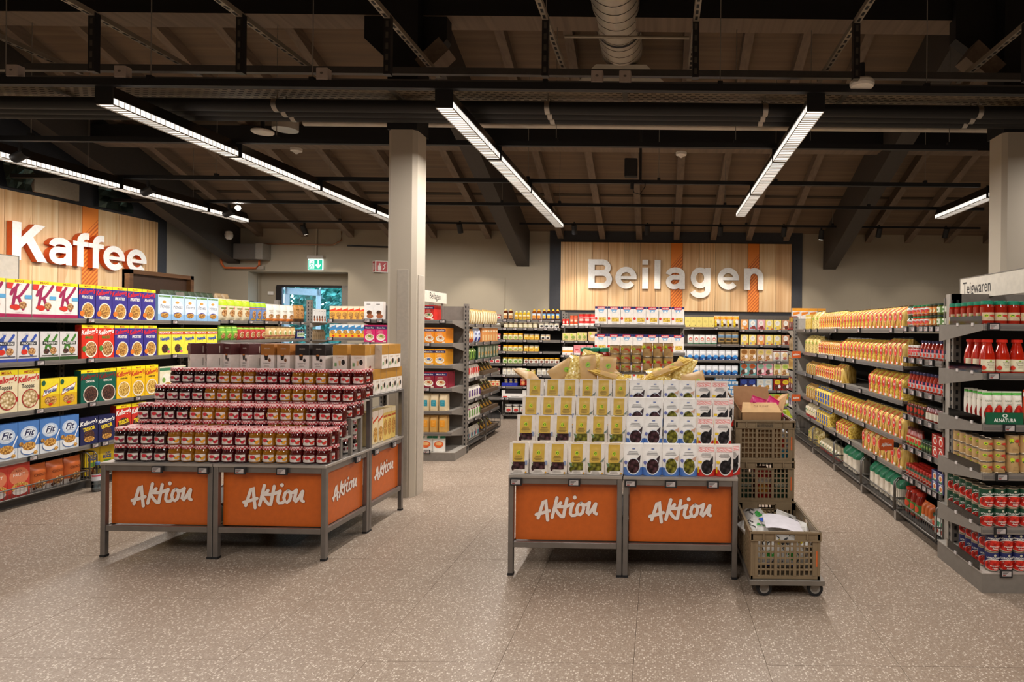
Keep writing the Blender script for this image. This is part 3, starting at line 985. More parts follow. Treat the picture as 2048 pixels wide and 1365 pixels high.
M().bbox(-.3, .08, -.12, .1, 0, .26, P('#5b554f', .5), .008).build('cabinet', t)
M().bbox(.08, .2, -.12, .1, 0, .27, P('#8d867c', .5), .008).build('side_cover', t)
M().tube([(-.62, .05, .18), (-.62, .05, -.06), (-.56, .05, -.14), (-.02, .05, -.14), (.04, .05, -.08), (.04, .05, 0)], .017, P('#dd6a2c', .5), 8).build('orange_cable', t)
M().box(-.5, .1, .07, .1, -.16, -.1, P('#a0978a', .5)).build('cable_rail', t)
t = tag(M().tube([(-5.55, 10.46, 3.18), (-5.55, 10.46, 3.02), (-5.7, 10.46, 2.94), (-6.9, 10.46, 2.95)], .014, P('#a4785a', .5), 8).build('wall_conduit'), 'copper coloured conduit along the top of the back wall', 'conduit')
tag(M().cyl((-5.45, 10.47, 2.93), (-4.1, 10.47, 2.9), .014, SATIN, 8).build('wall_conduit'), 'black conduit along the wall between the exit sign and the column', 'conduit')
tag(M().bbox(-.05, .05, -.012, .012, 0, .06, WHITE, .004).build('door_alarm', None, (-7.02, 10.84, 2.08)), 'small white box beside the exit door', 'alarm box')
t = thing('framed_board', 'brown wood framed board above the coffee packs by the side wall', 'board', (-6.33, 7.1, 1.62), PI / 2)
M().box(0, .98, 0, .03, 0, .55, P('#4a3325', .6)).build('panel', t)
fw = woodmat('brown frame', '#5a3a22', '#6b4729', '#7a5433', 'X')
m = M()
m.box(0, .05, -.06, .03, 0, .55, fw).box(.93, .98, -.06, .03, 0, .55, fw).box(0, .98, -.06, .03, .5, .55, fw)
m.build('frame', t)
for nm, a, b, z in (('foil_wrap', 7.05, 7.35, 3.13), ('foil_wrap', 8.25, 8.75, 3.13)):
    m = M()
    rr = random.Random(int(a * 10))
    for i in range(6):
        for j in range(5):
            pass
    g = [[(-7.70 + rr.uniform(-.03, .03), a + (b - a) * i / 6, z + .42 * j / 5) for i in range(7)] for j in range(6)]
    v = [p for r in g for p in r]
    m.add(v, [(j * 7 + i, j * 7 + i + 1, (j + 1) * 7 + i + 1, (j + 1) * 7 + i) for j in range(5) for i in range(6)], metalmat('dark foil', '#3c4a44', .25, '#57655e', .8, 14))
    tag(m.build('foil_wrap'), 'crumpled dark foil above the Kaffee board, %s one' % ('nearer' if a < 8 else 'further'), 'foil')
tag(M().box(-7.74, -7.70, 7.38, 7.95, 3.14, 3.36, P('#a59b8b', .7)).build('duct_board'), 'pale flat board behind the top of the Kaffee board', 'board')

# ================================================================== PRODUCT KINDS
K = {}
EPS = 0.0004

def put(m, prints, w, h, y0):
    """flat print: x in half widths, z in heights; each layer lies a hair over the last."""
    y = y0
    for p in prints:
        y -= EPS
        t = p[0]
        if t == 'r':
            n = 8 if m.warp else 1
            m.rect(p[1] * w / 2, p[2] * w / 2, p[3] * h, p[4] * h, y, C(p[5]), n, n)
        elif t == 'e':
            m.ell(p[1] * w / 2, p[2] * h, p[3] * w / 2, p[4] * h, y, C(p[5]), 18, 3 if m.warp else 1)
        elif t == 'p':
            m.poly([(a * w / 2, b * h) for a, b in p[1]], y, C(p[2]))
        elif t == 't':
            o = p[6] if len(p) > 6 else {}
            m.text(p[1], p[2] * w / 2, p[3] * h, p[4] * h, y, C(p[5]), o.get('b', 0.0), o.get('s', 0.0), o.get('f', 1.8) * w / 2, o.get('a', 'C'), o.get('r', 0.0))
        elif t == 's':
            m.strokes([[(a * w / 2, b * h) for a, b in ln] for ln in p[1]], p[2] * w / 2, y, C(p[3]))
        elif t == 'lines':                              # small print: thin bars
            x0, x1, z0, z1, n, c = p[1:]
            for i in range(n):
                z = z1 - (z1 - z0) * i / max(1, n - 1)
                k = .75 + .25 * ((i * 7) % 3) / 2
                c0 = (x0 + x1) / 2; hw = (x1 - x0) / 2 * k
                m.rect((c0 - hw) * w / 2, (c0 + hw) * w / 2, z * h, z * h + .012 * h, y, C(c))
    return m

def reg(key, name, cat, desc, w, d, h, me, parts=(), plural=None):
    K[key] = dict(name=name, cat=cat, desc=desc, w=w, d=d, h=h, me=me, parts=parts, plural=plural or cat)

def box(key, name, cat, desc, w, d, h, front, prints, side=None, top=None, sprints=(), rough=.35):
    m = M()
    f, s, t = P(front, rough), P(side or front, rough), P(top or side or front, rough)
    m.box(-w / 2, w / 2, -d / 2, d / 2, 0, h, s, {'front': f, 'top': t, 'back': f})
    put(m, prints, w, h, -d / 2)
    if sprints:                                          # print on the face towards +x
        q = M(); put(q, sprints, d, h, 0)
        for mt_i, fc in zip(q.mi, q.f):
            m.add([(w / 2 - q.v[i][1], q.v[i][0], q.v[i][2]) for i in fc], [tuple(range(len(fc)))], q.mats[mt_i])
    # closing flap on top
    m.box(-w / 2 + .004, w / 2 - .004, -d * .12, d * .3, h, h + .0012, t)
    reg(key, name, cat, desc, w, d, h, m.mesh(name))

def bagshape(kind):
    def thick(u, v):
        a = max(0.0, 1 - abs(u) ** 2.6) ** .55
        if kind == 'pillow':
            b = max(0.0, 1 - abs(2 * v - 1) ** 3.0) ** .6
        elif kind == 'pouch':                            # doypack: broad foot, flat sealed top
            b = .12 + .88 * max(0.0, 1 - v * 1.12) ** .75 if v < .9 else .06
            a = max(0.0, 1 - abs(u) ** 4) ** .6
        else:                                            # block bag with a gathered top
            b = min(1.0, max(.06, (1 - v) / .28)) ** .7
            a = max(0.0, 1 - abs(u) ** 6) ** .4
        return a * b
    return thick

def bag(key, name, cat, desc, w, d, h, base, prints, kind='pillow', rough=.3, crimp=.045, wob=.004, top=None, seed=1, plural=None):
    th = bagshape(kind)
    m = M()
    nx, nz = 8, 10
    mb = C(base)
    def wid(v):
        if kind == 'pouch':
            return 1 - .08 * v * 0
        if kind == 'block':
            return 1 - .10 * max(0, v - .75) * 2
        return 1.0
    def surf(u, v, sgn):
        x = u * w / 2 * wid(v)
        q = mnoise.noise(Vector((u * 2.2 + seed, v * 4.5, sgn * 3 + seed))) * wob * (1.0 if 0.02 < v < .98 else 0)
        return (x, sgn * (d / 2 * th(u, v)) + q * (1 - abs(u) ** 6), v * h)
    for sgn in (-1, 1):
        g = [surf(-1 + 2 * i / nx, j / nz, sgn) for j in range(nz + 1) for i in range(nx + 1)]
        f = [(j * (nx + 1) + i, j * (nx + 1) + i + 1, (j + 1) * (nx + 1) + i + 1, (j + 1) * (nx + 1) + i) for j in range(nz) for i in range(nx)]
        if sgn > 0:
            f = [t[::-1] for t in f]
        m.add(g, f, mb, True)
    # side and end seams close the bag
    for u in (-1, 1):
        g = [surf(u, j / nz, s_) for j in range(nz + 1) for s_ in (-1, 1)]
        m.add(g, [(2 * j, 2 * j + 1, 2 * j + 3, 2 * j + 2) for j in range(nz)], mb)
    for v in (0, 1):
        g = [surf(-1 + 2 * i / nx, v, s_) for i in range(nx + 1) for s_ in (-1, 1)]
        m.add(g, [(2 * i, 2 * i + 2, 2 * i + 3, 2 * i + 1) for i in range(nx)], mb)
    if crimp:
        m.box(-w / 2 * wid(1) * .98, w / 2 * wid(1) * .98, -.0012, .0012, h, h * (1 + crimp), C(top or base))
    def warp(x, y, z):
        u = max(-1, min(1, x / (w / 2 * wid(z / h)))); v = max(0, min(1, z / h))
        s_ = surf(u, v, -1)
        return (x, s_[1] + y * 1.6 - .0012, z)
    m.warp = warp
    put(m, prints, w, h, 0)
    m.warp = None
    reg(key, name, cat, desc, w, d, h * (1 + crimp), m.mesh(name), plural=plural)

def cylwarp(r, oy=0, k=1.0):
    return lambda x, y, z: ((r - y * k) * math.sin(x / r), -(r - y * k) * math.cos(x / r), z)

def jar(key, name, cat, desc, prof, fill, lid_prof, lid, label=None, n=16, fillmats=None, plural=None):
    """glass jar or bottle: body with its content, lid and paper label are parts."""
    r = max(p[0] for p in prof)
    top = (lid_prof or prof)[-1][1]
    body = M().lathe(prof, fill, n, fillmats).mesh(name)
    parts = []
    if lid_prof:
        parts.append(('lid', M().lathe(lid_prof, lid, n).mesh('lid')))
    if label:
        z0, z1, ang, base, prints = label
        rr = r + .0008
        m = M()
        m.warp = cylwarp(rr)
        w = 2 * rr * ang
        m.rect(-w / 2, w / 2, z0, z1, 0, C(base), 12, 1)
        q = M(); q.warp = None
        m.warp = (lambda x, y, z: ((rr - y * 2 + .0008) * math.sin(x / rr), -(rr - y * 2 + .0008) * math.cos(x / rr), z + z0))
        put(m, prints, w, z1 - z0, 0)
        m.warp = None
        parts.append(('paper_label', m.mesh('paper_label')))
    reg(key, name, cat, desc, 2 * r, 2 * r, top, body, parts, plural)

def tin(key, name, cat, desc, r, h, base, prints, ang=1.25, plural=None):
    met = metalmat('tin rim', '#b9ab97', .3, '#cfc3ae', .9)
    prof = [(r * .95, 0), (r, .002), (r, .005), (r * .985, .007), (r * .985, h - .007), (r, h - .005), (r, h - .001), (r * .95, h), (r * .93, h - .003)]
    c = C(base)
    body = M().lathe(prof, met, 18, [met, met, met, c, met, met, met, met, met]).mesh(name)
    rr = r * .985 + .0006
    m = M()
    m.warp = (lambda x, y, z: ((rr - y * 2) * math.sin(x / rr), -(rr - y * 2) * math.cos(x / rr), z + .007))
    put(m, prints, 2 * rr * ang, h - .014, 0)
    m.warp = None
    reg(key, name, cat, desc, 2 * r, 2 * r, h, body, [('printed_label', m.mesh('printed_label'))], plural)

# ---- breakfast cereals -------------------------------------------------
BOWL = lambda cx, cz, r, food, rim='#f4efe4': [('e', cx, cz, r * 1.12, r * .62, rim), ('e', cx, cz, r, r * .55, food)]
KEL = lambda c, z=.76: [('t', "Kellogg's", -.05, z - .02, .14, c, {'b': .03, 's': .22, 'f': 1.95, 'r': .12})]
MAXI = [('r', -1, 1, .905, 1.0, '#f6e11c'), ('t', 'MAXI', 0, .925, .055, '#b5412a', {'b': .02})]
KLET = lambda c: [('s', [[(-.62, .60), (-.5, .72), (-.2, .80), (-.1, .86)], [(-.25, .78), (-.38, .5), (-.5, .28)], [(.72, .88), (.55, .78), (.1, .58), (-.2, .52)], [(-.05, .54), (.15, .36), (.32, .22)]], .24, c)]
box('kred', 'cereal_box', 'cereal box', 'white cereal box with large dark red letter', .165, .06, .312, '#efe9e2',
    MAXI + [('t', 'SPECIAL', .0, .855, .025, '#b8336b')] + KLET('#9c1f52') + [('r', -1, 1, 0, .10, '#a8164f'), ('e', -.25, .27, .3, .075, STRAW), ('e', .3, .33, .3, .10, NUTS), ('e', -.55, .28, .16, .05, STRAW), ('r', .45, 1, .50, .60, '#5ba7d6'), ('p', [(-1, .9), (-.45, .9), (-.6, .74), (-1, .76)], '#d8352c'), ('t', 'Red Berries', 0, .13, .022, '#8a3a50')], side='#d9d2ca', top='#f6e11c')
box('frost', 'cereal_box', 'cereal box', 'dark blue cereal box with yellow top', .165, .06, .312, '#3a3389',
    MAXI + KEL('#d8242f', .755) + [('t', 'FROSTIES', 0, .60, .085, '#f3efe9', {'b': .03, 's': .1, 'f': 1.3}), ('e', .08, .24, .78, .25, '#efe6d2'), ('e', .08, .25, .68, .21, FLAKES), ('e', -.62, .16, .28, .08, '#e07a2a')], side='#2d2770', top='#f6e11c')
box('smack', 'cereal_box', 'cereal box', 'red cereal box with yellow top and bowl', .165, .06, .312, '#d8301f',
    MAXI + KEL('#f4f0ea', .755) + [('t', 'SMACKS', -.1, .60, .075, '#2f8f3a', {'b': .03, 's': .1, 'f': 1.0}), ('e', .12, .28, .75, .25, '#efe6d2'), ('e', .12, .29, .66, .21, NUTS), ('e', -.7, .3, .22, .09, '#4d8a3a')], side='#b3261a', top='#f6e11c')
box('choc', 'cereal_box', 'cereal box', 'dark green cereal box with bowl of chocolate cereal', .165, .06, .30, '#145a4a',
    MAXI + KEL('#7e2a2c', .75) + [('t', 'CHOCOS', 0, .62, .06, '#f0ebe2', {'b': .03, 'f': 1.0}), ('e', .1, .25, .85, .27, '#d9cdbd'), ('e', .1, .26, .76, .23, CHOCO)], side='#0f473a', top='#f6e11c')
box('honey', 'cereal_box', 'cereal box', 'yellow cereal box with bowl of honey loops', .155, .06, .303, '#f0bf1e',
    MAXI + KEL('#c9302a', .74) + [('t', 'HONEY POPS', 0, .61, .05, '#40311c', {'b': .03, 'f': 1.0}), ('e', .0, .28, .85, .26, '#efe6d2'), ('e', .0, .29, .75, .22, LOOPS)], side='#cf9f14', top='#f6e11c')
box('fitness', 'cereal_box', 'cereal box', 'pale blue cereal box with bowl of flakes', .165, .06, .272, '#c6dcee',
    [('r', -1, 1, 0, .25, '#8fb8de'), ('r', -.9, .9, .90, .965, '#5d8a4c'), ('t', 'NESTLE', -.45, .915, .03, '#f1efe8', {'f': .7}), ('e', 0, .5, .86, .30, '#e9f0f6'), ('t', 'Fitness', 0, .48, .15, '#3a3f55', {'s': .15, 'f': 1.4}), ('e', 0, .24, .62, .1, '#39459b'), ('e', 0, .21, .6, .10, FLAKES), ('e', -.1, .72, .3, .05, '#cf9a4a')], side='#8fb3d2')
box('prob', 'cereal_box', 'cereal box', 'grey cereal box with blue letter and protein band', .165, .06, .252, '#d5d1cf',
    [('t', 'SPECIAL', -.1, .9, .03, '#6d7396')] + KLET('#3450a3') + [('r', -.75, .8, .55, .67, '#1f2533'), ('t', 'PROTEIN', .02, .572, .075, '#e9e6e0', {'b': .02, 'f': 1.4}), ('e', -.35, .33, .3, .09, STRAW), ('e', .35, .35, .35, .12, NUTS), ('r', -1, 1, 0, .11, '#32459c'), ('r', -.85, .85, .16, .2, '#5a5a62')], side='#b9b5b2')
box('prog', 'cereal_box', 'cereal box', 'grey cereal box with green letter and protein band', .165, .06, .252, '#d5d1cf',
    [('t', 'SPECIAL', -.1, .9, .03, '#6d8a66')] + KLET('#3f7a2c') + [('r', -.75, .8, .55, .67, '#22321f'), ('t', 'PROTEIN', .02, .572, .075, '#e9e6e0', {'b': .02, 'f': 1.4}), ('e', -.35, .33, .3, .09, CHOCO), ('e', .35, .35, .35, .12, NUTS), ('r', -1, 1, 0, .13, '#274a1f'), ('r', -.85, .85, .17, .2, '#5a5a52')], side='#b9b5b2')
box('nesq', 'cereal_box', 'cereal box', 'yellow cereal box with red mega pack band', .165, .06, .285, '#f3e24a',
    [('r', -1, 1, .885, .97, '#6f8f4a'), ('r', -1, 1, .76, .87, '#c8352c'), ('t', 'MEGA PACK', 0, .785, .065, '#f4efe8', {'b': .02, 'f': 1.7}), ('t', 'Nesquik', .05, .55, .13, '#2c55a8', {'b': .04, 'r': .12, 'f': 1.5}), ('e', 0, .24, .5, .16, CHOCO), ('e', .6, .12, .2, .05, '#d9607a'), ('e', .55, .22, .16, .05, '#5aa04a')], side='#d3c232')
box('toppas', 'cereal_box', 'cereal box', 'cream cereal box with bowl of wheat squares', .17, .06, .345, '#e4d6b0',
    [('r', -1, 1, .88, 1, '#d9c51d'), ('t', 'MEGA', 0, .905, .06, '#a83a22', {'b': .02})] + KEL('#c4242a', .73) + [('t', 'Toppas', -.1, .55, .10, '#2f2f33', {'b': .01, 'f': 1.2}), ('r', .2, 1, .24, .36, '#b3262a'), ('e', .1, .29, .78, .23, '#a52a28'), ('e', .1, .29, .7, .205, foodmat('wheat squares', '#efe0c0', '#c9ad7c', '#8a6d40', 45))], side='#c9bb95')
box('weet', 'cereal_box', 'cereal box', 'yellow wheat biscuit box with slanted white name panel', .165, .06, .252, '#ecd62f',
    [('r', -1, 1, 0, .45, '#d9ad1e'), ('p', [(-.85, .38), (.7, .62), (.85, .82), (-.7, .58)], '#b32a22'), ('p', [(-.8, .41), (.68, .64), (.78, .79), (-.68, .56)], '#f2efe8'), ('t', 'Weetabix', 0, .53, .13, '#26417f', {'b': .03, 's': .1, 'r': .16, 'f': 1.35}), ('e', -.25, .25, .35, .12, NUTS), ('e', .3, .25, .4, .14, FLAKES), ('e', .0, .12, .2, .05, STRAW), ('e', -.75, .86, .2, .09, '#1f5b42')], side='#c7b020')
box('lightbox', 'cereal_box', 'cereal box', 'pale cereal box with green top band', .165, .06, .28, '#e6dec0',
    [('r', -1, 1, .85, .96, '#3f7a58'), ('e', 0, .5, .7, .25, '#f0ead8'), ('e', .2, .25, .6, .16, FLAKES), ('e', -.4, .5, .25, .1, '#78a045')], side='#cfc7aa')
box('fit', 'cereal_box', 'cereal box', 'blue cereal box with bowl of flakes and spoon', .17, .06, .292, '#4a78b8',
    [('r', -1, 1, 0, .30, '#cfd4d8'), ('e', 0, .66, .8, .2, '#b9c8dc'), ('e', 0, .66, .6, .15, '#d9e0e6'), ('t', 'Fit', 0, .60, .18, '#232a52', {'b': .02, 's': .3}), ('lines', -.4, .4, .55, .575, 2, '#7d879c'), ('s', [[(.55, .35), (.95, .62)]], .12, '#e8eaec'), ('e', .0, .2, .78, .15, '#4a6ea8'), ('e', .0, .215, .74, .14, '#e6e6e6'), ('e', .0, .30, .62, .12, FLAKES), ('e', -.75, .38, .2, .06, FLAKES), ('e', .6, .1, .2, .05, FLAKES)], side='#39619a')
box('tresb', 'cereal_box', 'cereal box', 'navy cereal box with chocolate filled pillows', .165, .06, .252, '#23264f',
    KEL('#efebe6', .76) + [('t', 'TRESOR', 0, .52, .13, '#efcf2a', {'b': .04, 'r': .15, 'f': 1.4}), ('e', 0, .33, .6, .2, CHOCO), ('e', 0, .2, .6, .1, FLAKES)], side='#191b3c')
box('tresr', 'cereal_box', 'cereal box', 'red cereal box with chocolate filled pillows', .165, .06, .32, '#c93128',
    MAXI + KEL('#f1ede6', .74) + [('e', 0, .36, .85, .26, CHOCO), ('t', 'TRESOR', 0, .43, .12, '#efcf2a', {'b': .04, 'r': .15, 'f': 1.4}), ('e', 0, .16, .7, .1, FLAKES)], side='#9e251e', top='#f6e11c')
box('fruit', 'cereal_box', 'cereal box', 'red fruit muesli box with bowl', .165, .06, .29, '#c23c2c',
    [('e', 0, .62, .9, .25, '#cf7a55'), ('t', 'RED', -.05, .74, .06, '#5e1d1b', {'f': .8}), ('t', 'FRUIT', 0, .62, .085, '#f0e2d6', {'f': 1.2}), ('e', .1, .3, .8, .14, FLAKES), ('e', .1, .27, .5, .08, STRAW), ('r', -1, 1, 0, .16, '#8e2a24'), ('e', .1, .18, .72, .1, '#c9bdb4')], side='#a03022')
box('crisp', 'cereal_box', 'cereal box', 'yellow crisp rice box with blue lettering', .15, .06, .29, '#f1cf1f',
    [('t', 'CRISP', 0, .60, .07, '#27489c', {'b': .03}), ('t', 'RICE', 0, .48, .1, '#27489c', {'b': .05}), ('r', -.5, .5, .28, .42, '#6ea53a'), ('e', 0, .14, .8, .12, FLAKES)], side='#e0b516')
bag('muesy', 'muesli_bag', 'muesli bag', 'lime green and cream muesli bag', .135, .07, .245, '#dccfae', [('r', -1, 1, .72, 1, '#b8d01e'), ('e', .1, .36, .7, .17, NUTS), ('e', .5, .6, .25, .05, '#d86a80'), ('r', -.7, .3, .56, .62, '#7c8a3a')], 'pillow', seed=2)
bag('muesb', 'muesli_bag', 'muesli bag', 'blue muesli bag with lime green top', .10, .06, .245, '#6d86b4', [('r', -1, 1, .76, 1, '#a9cb2a'), ('r', -1, 1, .66, .70, '#d6642a'), ('e', .1, .36, .75, .2, NUTS), ('r', -.8, .8, .05, .12, '#d6a02a')], 'pillow', seed=3)
bag('nutw', 'muesli_bag', 'muesli bag', 'white muesli bag with bowl and orange foot', .155, .07, .24, '#e4dfd4', [('r', -1, 1, 0, .18, '#d97a2e'), ('e', 0, .32, .6, .13, NUTS), ('r', -.6, .6, .62, .68, '#b9ac98'), ('r', -.4, .4, .55, .58, '#c9bda8')], 'pillow', seed=4)
bag('nutb', 'muesli_bag', 'muesli bag', 'brown granola bag with dark foot', .11, .07, .235, '#b98546', [('r', -1, 1, 0, .2, '#4a2f1c'), ('e', 0, .5, .7, .2, NUTS), ('r', -.6, .6, .72, .78, '#7c5524')], 'pillow', seed=5)
bag('grn', 'muesli_bag', 'muesli bag', 'bright green crumpled muesli bag', .10, .07, .17, '#6fae35', [('e', 0, .32, .65, .2, NUTS), ('r', -.8, .8, .56, .66, '#c3de62'), ('r', -1, 1, .86, 1, '#a9d24a')], 'pillow', wob=.01, seed=6)
bag('redb', 'muesli_bag', 'muesli bag', 'red muesli bag with bowl and green top', .105, .07, .17, '#b3332a', [('e', 0, .42, .7, .24, '#e2c9a8'), ('e', 0, .42, .58, .19, NUTS), ('r', -1, 1, .84, 1, '#9cc43a')], 'pillow', wob=.008, seed=7)
bag('tan', 'muesli_bag', 'muesli bag', 'tan oat bag with a dark red line', .105, .07, .175, '#cfae74', [('r', -1, 1, .24, .30, '#8e2f2a'), ('e', 0, .55, .6, .18, '#e8dcb8'), ('e', .2, .5, .4, .12, '#8aa04a')], 'pillow', seed=8)
bag('obag', 'muesli_bag', 'muesli bag', 'glossy orange choco muesli bag with white foot', .15, .08, .235, '#b65a26', [('r', -1, 1, 0, .22, '#cfc6bd'), ('t', 'CHOCO', 0, .6, .10, '#4a2113', {'f': 1.2}), ('e', .1, .3, .62, .16, NUTS), ('e', -.5, .16, .2, .06, '#4a2818')], 'pillow', rough=.18, wob=.008, seed=9)
jar('bluej', 'coffee_jar', 'jar', 'dark blue jar with pale label', [(.028, 0), (.03, .005), (.03, .095), (.022, .11)], glossmat('dark blue glass', '#1f2a66'), [(.024, .11), (.024, .135), (.02, .137)], P('#4a3a30', .4), (.03, .09, 1.1, '#cdd2b8', [('r', -.8, .8, .3, .7, '#6f8a5a')]))
bag('packg', 'coffee_pack', 'coffee pack', 'dark green vacuum coffee pack', .11, .07, .2, '#3d4a36', [('r', -.8, .8, .3, .6, '#59664c')], 'block', seed=12)
bag('packk', 'coffee_pack', 'coffee pack', 'brown kraft coffee pack', .13, .07, .22, '#a58a66', [('r', -.6, .6, .3, .5, '#8c7250')], 'block', seed=13)

# ---- jam ----------------------------------------------------------------
def jam(key, desc, c1, c2, fruit, leaf):
    prof = [(.034, 0), (.0395, .004), (.041, .012), (.041, .064), (.0395, .072), (.036, .080), (.0355, .086)]
    lidp = [(.0395, .084), (.0405, .087), (.0405, .1), (.038, .1055), (.030, .1065)]
    jar(key, 'jam_jar', 'jam jar', desc, prof, glossmat('jam ' + key, c1, h2=c2), lidp, LIDR,
        (.011, .053, .90, '#e9dfd6', [('e', -.05, .66, .42, .26, '#c9303c'), ('e', .62, .33, .26, .22, fruit), ('e', .82, .52, .16, .15, fruit), ('e', -.86, .62, .16, .3, fruit), ('e', .38, .52, .12, .1, leaf), ('lines', -.6, .3, .1, .36, 4, '#8d7f7a')]), 18, plural='jam jars')
jam('jcherry', 'dark cherry jam jar', '#1c0709', '#2b0b0f', P('#8c2440', .4), P('#35603a', .4))
jam('japri', 'amber apricot jam jar', '#7f4d0b', '#a3690f', P('#e8a02c', .4), P('#3c5f34', .4))
jam('jrasp', 'deep red raspberry jam jar', '#3a070b', '#520b12', P('#c02436', .4), P('#3d6b3a', .4))
jam('jstraw', 'dark red strawberry jam jar', '#43090a', '#5c0f0e', P('#d43a2c', .4), P('#3d6b3a', .4))
jam('jblack', 'black cherry jam jar', '#0b0507', '#150709', P('#5a1830', .4), P('#2c4a30', .4))

# ---- coffee capsules, zwieback -----------------------------------------
def coffee(key, desc, top, name2, cup):
    box(key, 'coffee_box', 'coffee box', desc, .105, .15, .185, '#eee5dd',
        [('r', -1, 1, .56, 1, top), ('t', 'DELIZIO', 0, .80, .045, '#d9cfc4', {'f': 1.0}), ('e', -.15, .55, .3, .05, '#3a2a22'), ('p', [(-.45, .55), (.15, .55), (.05, .36), (-.35, .36)], '#241a17'), ('e', -.15, .56, .26, .035, '#c07a3c'), ('e', .35, .36, .2, .07, cup), ('t', name2, -.05, .2, .055, '#3d3532', {'f': 1.1}), ('lines', -.5, .4, .1, .13, 2, '#b3a79d')], side='#e6dcd2', top=top,
        sprints=[('r', -1, 1, .56, 1, top), ('r', -.02, .03, .62, .9, '#cfc2b5'), ('r', -.02, .03, .1, .42, '#8d827a')])
coffee('cof1', 'maroon and white coffee capsule box', '#4a1a1a', 'LUNGO', '#3a2824')
coffee('cof2', 'caramel brown and white coffee capsule box', '#a06628', 'LUNGO', '#7a4c2c')
coffee('cof3', 'black and white coffee capsule box', '#231d1c', 'RISTRETTO', '#2a2523')
box('cof4', 'coffee_box', 'coffee box', 'ochre and cream coffee capsule box', .105, .15, .185, '#ece2d6', [('r', -1, 1, .58, 1, '#b5812f'), ('t', 'LUNGO', 0, .46, .06, '#b08a5a', {'f': 1.0}), ('e', .45, .3, .26, .11, '#1f1a18'), ('p', [(-.2, .36), (.12, .36), (.06, .16), (-.14, .16)], '#d9b48a'), ('r', -.75, -.45, .14, .28, '#7aa36a')], side='#d3c6b8', top='#b5812f',
    sprints=[('r', -1, 1, .58, 1, '#b5812f'), ('r', -.04, .04, .64, .9, '#d9c49c'), ('r', -.5, .5, .1, .5, '#c3b5a8'), ('e', .0, .1, .2, .05, '#7a2a2c')])
box('zwie', 'rusk_box', 'rusk box', 'cream and orange rusk box', .095, .08, .25, '#e8d2a6', [('p', [(-1, .62), (1, .80), (1, 1), (-1, 1)], '#eddccb'), ('p', [(-1, .62), (1, .78), (1, .84), (-1, .70)], '#cf4a26'), ('e', 0, .3, .8, .2, FLAKES), ('e', .1, .14, .7, .1, foodmat('rusk', '#e8c87a', '#d0a04a', '#9a6a28', 40))], side='#ddc48f')
box('zwie2', 'rusk_box', 'rusk box', 'yellow rusk box', .095, .08, .25, '#e3c26a', [('r', -1, 1, .86, 1, '#ead9b4'), ('r', -.9, .9, .72, .78, '#b3542a'), ('e', 0, .4, .85, .26, FLAKES)], side='#dfc27a')
box('knack', 'rusk_box', 'crispbread box', 'blue and yellow crispbread box', .095, .06, .225, '#e9eef0', [('p', [(-1, .5), (1, .62), (1, .95), (-1, .75)], '#3a8cc4'), ('r', -1, 1, 0, .34, '#efb32a'), ('e', 0, .42, .8, .16, FLAKES), ('e', .3, .14, .4, .08, STRAW), ('t', 'CRACKERS', 0, .7, .05, '#c9302a', {'f': 1.4})], side='#d9a02a')
box('knackr', 'rusk_box', 'crispbread box', 'orange and cream crispbread box', .095, .06, .225, '#f3dcc0', [('r', -1, 1, 0, .66, '#f0b04a'), ('p', [(-1, .6), (1, .66), (1, .86), (-1, .7)], '#e04a28'), ('e', 0, .36, .85, .2, FLAKES), ('e', .2, .12, .5, .08, NUTS)], side='#e5a040')

# ---- olives ---------------------------------------------------------------
def pouch(key, desc, base, prints, seed):
    bag(key, 'olive_pouch', 'olive pouch', desc, .122, .055, .182, base, prints, 'pouch', .25, .03, .0035, seed=seed, plural='olive pouches')
LOGO = [('e', 0, .70, .2, .075, '#c9dd2e'), ('s', [[(-.1, .68), (-.03, .73), (.1, .74), (.12, .69), (.02, .66)]], .07, '#2f6b2a')]
pouch('ovio', 'cream pouch with gold band and purple olives', '#e8dfd5', [('r', -.62, .62, .40, 1, '#cda847')] + LOGO + [('lines', -.45, .45, .46, .58, 4, '#6b5c30'), ('r', -.55, .7, .17, .40, OLIVEV), ('p', [(-.7, .38), (-.2, .30), (-.55, .26)], '#8fb07a'), ('e', -.55, .2, .14, .09, OLIVEV), ('lines', -.5, .5, .05, .12, 3, '#a59d96'), ('r', .72, .92, .3, .44, '#8a97b8'), ('e', .8, .05, .08, .03, '#d8a02a')], 21)
pouch('ogrn', 'cream pouch with gold band and green olives', '#e8dfd5', [('r', -.62, .62, .40, 1, '#cda847')] + LOGO + [('lines', -.45, .45, .46, .58, 4, '#6b5c30'), ('r', -.5, .7, .15, .40, OLIVEG), ('p', [(-.85, .40), (-.2, .33), (-.6, .22)], '#5f7a50'), ('e', -.6, .18, .16, .09, OLIVEG), ('lines', -.4, .5, .05, .11, 3, '#a59d96'), ('p', [(.5, .42), (1, .56), (.9, .44)], '#5a6b62'), ('e', .8, .05, .08, .03, '#d8a02a')], 22)
TXTB = [('r', -.1, .2, .86, .9, '#6f7fae'), ('lines', -.62, .62, .68, .78, 3, '#57595f')]
pouch('oblu', 'white and blue pouch with purple olives', '#f2eee9', [('r', -1, 1, 0, .26, '#4f77bb'), ('e', -.75, .42, .18, .06, '#6a72b0')] + TXTB + [('e', .05, .30, .72, .27, '#d8dde6'), ('e', .05, .31, .64, .24, OLIVEV), ('p', [(.1, .45), (.8, .68), (.7, .4)], '#3a2a30')], 23)
pouch('oblg', 'white and blue pouch with green olives', '#f2eee9', [('r', -1, 1, 0, .26, '#4f77bb'), ('e', -.75, .5, .18, .06, '#6a72b0')] + TXTB + [('e', .05, .32, .72, .28, '#d8dde6'), ('e', .05, .33, .64, .25, OLIVEG), ('p', [(.3, .56), (.9, .66), (.8, .5)], '#c9a088')], 24)
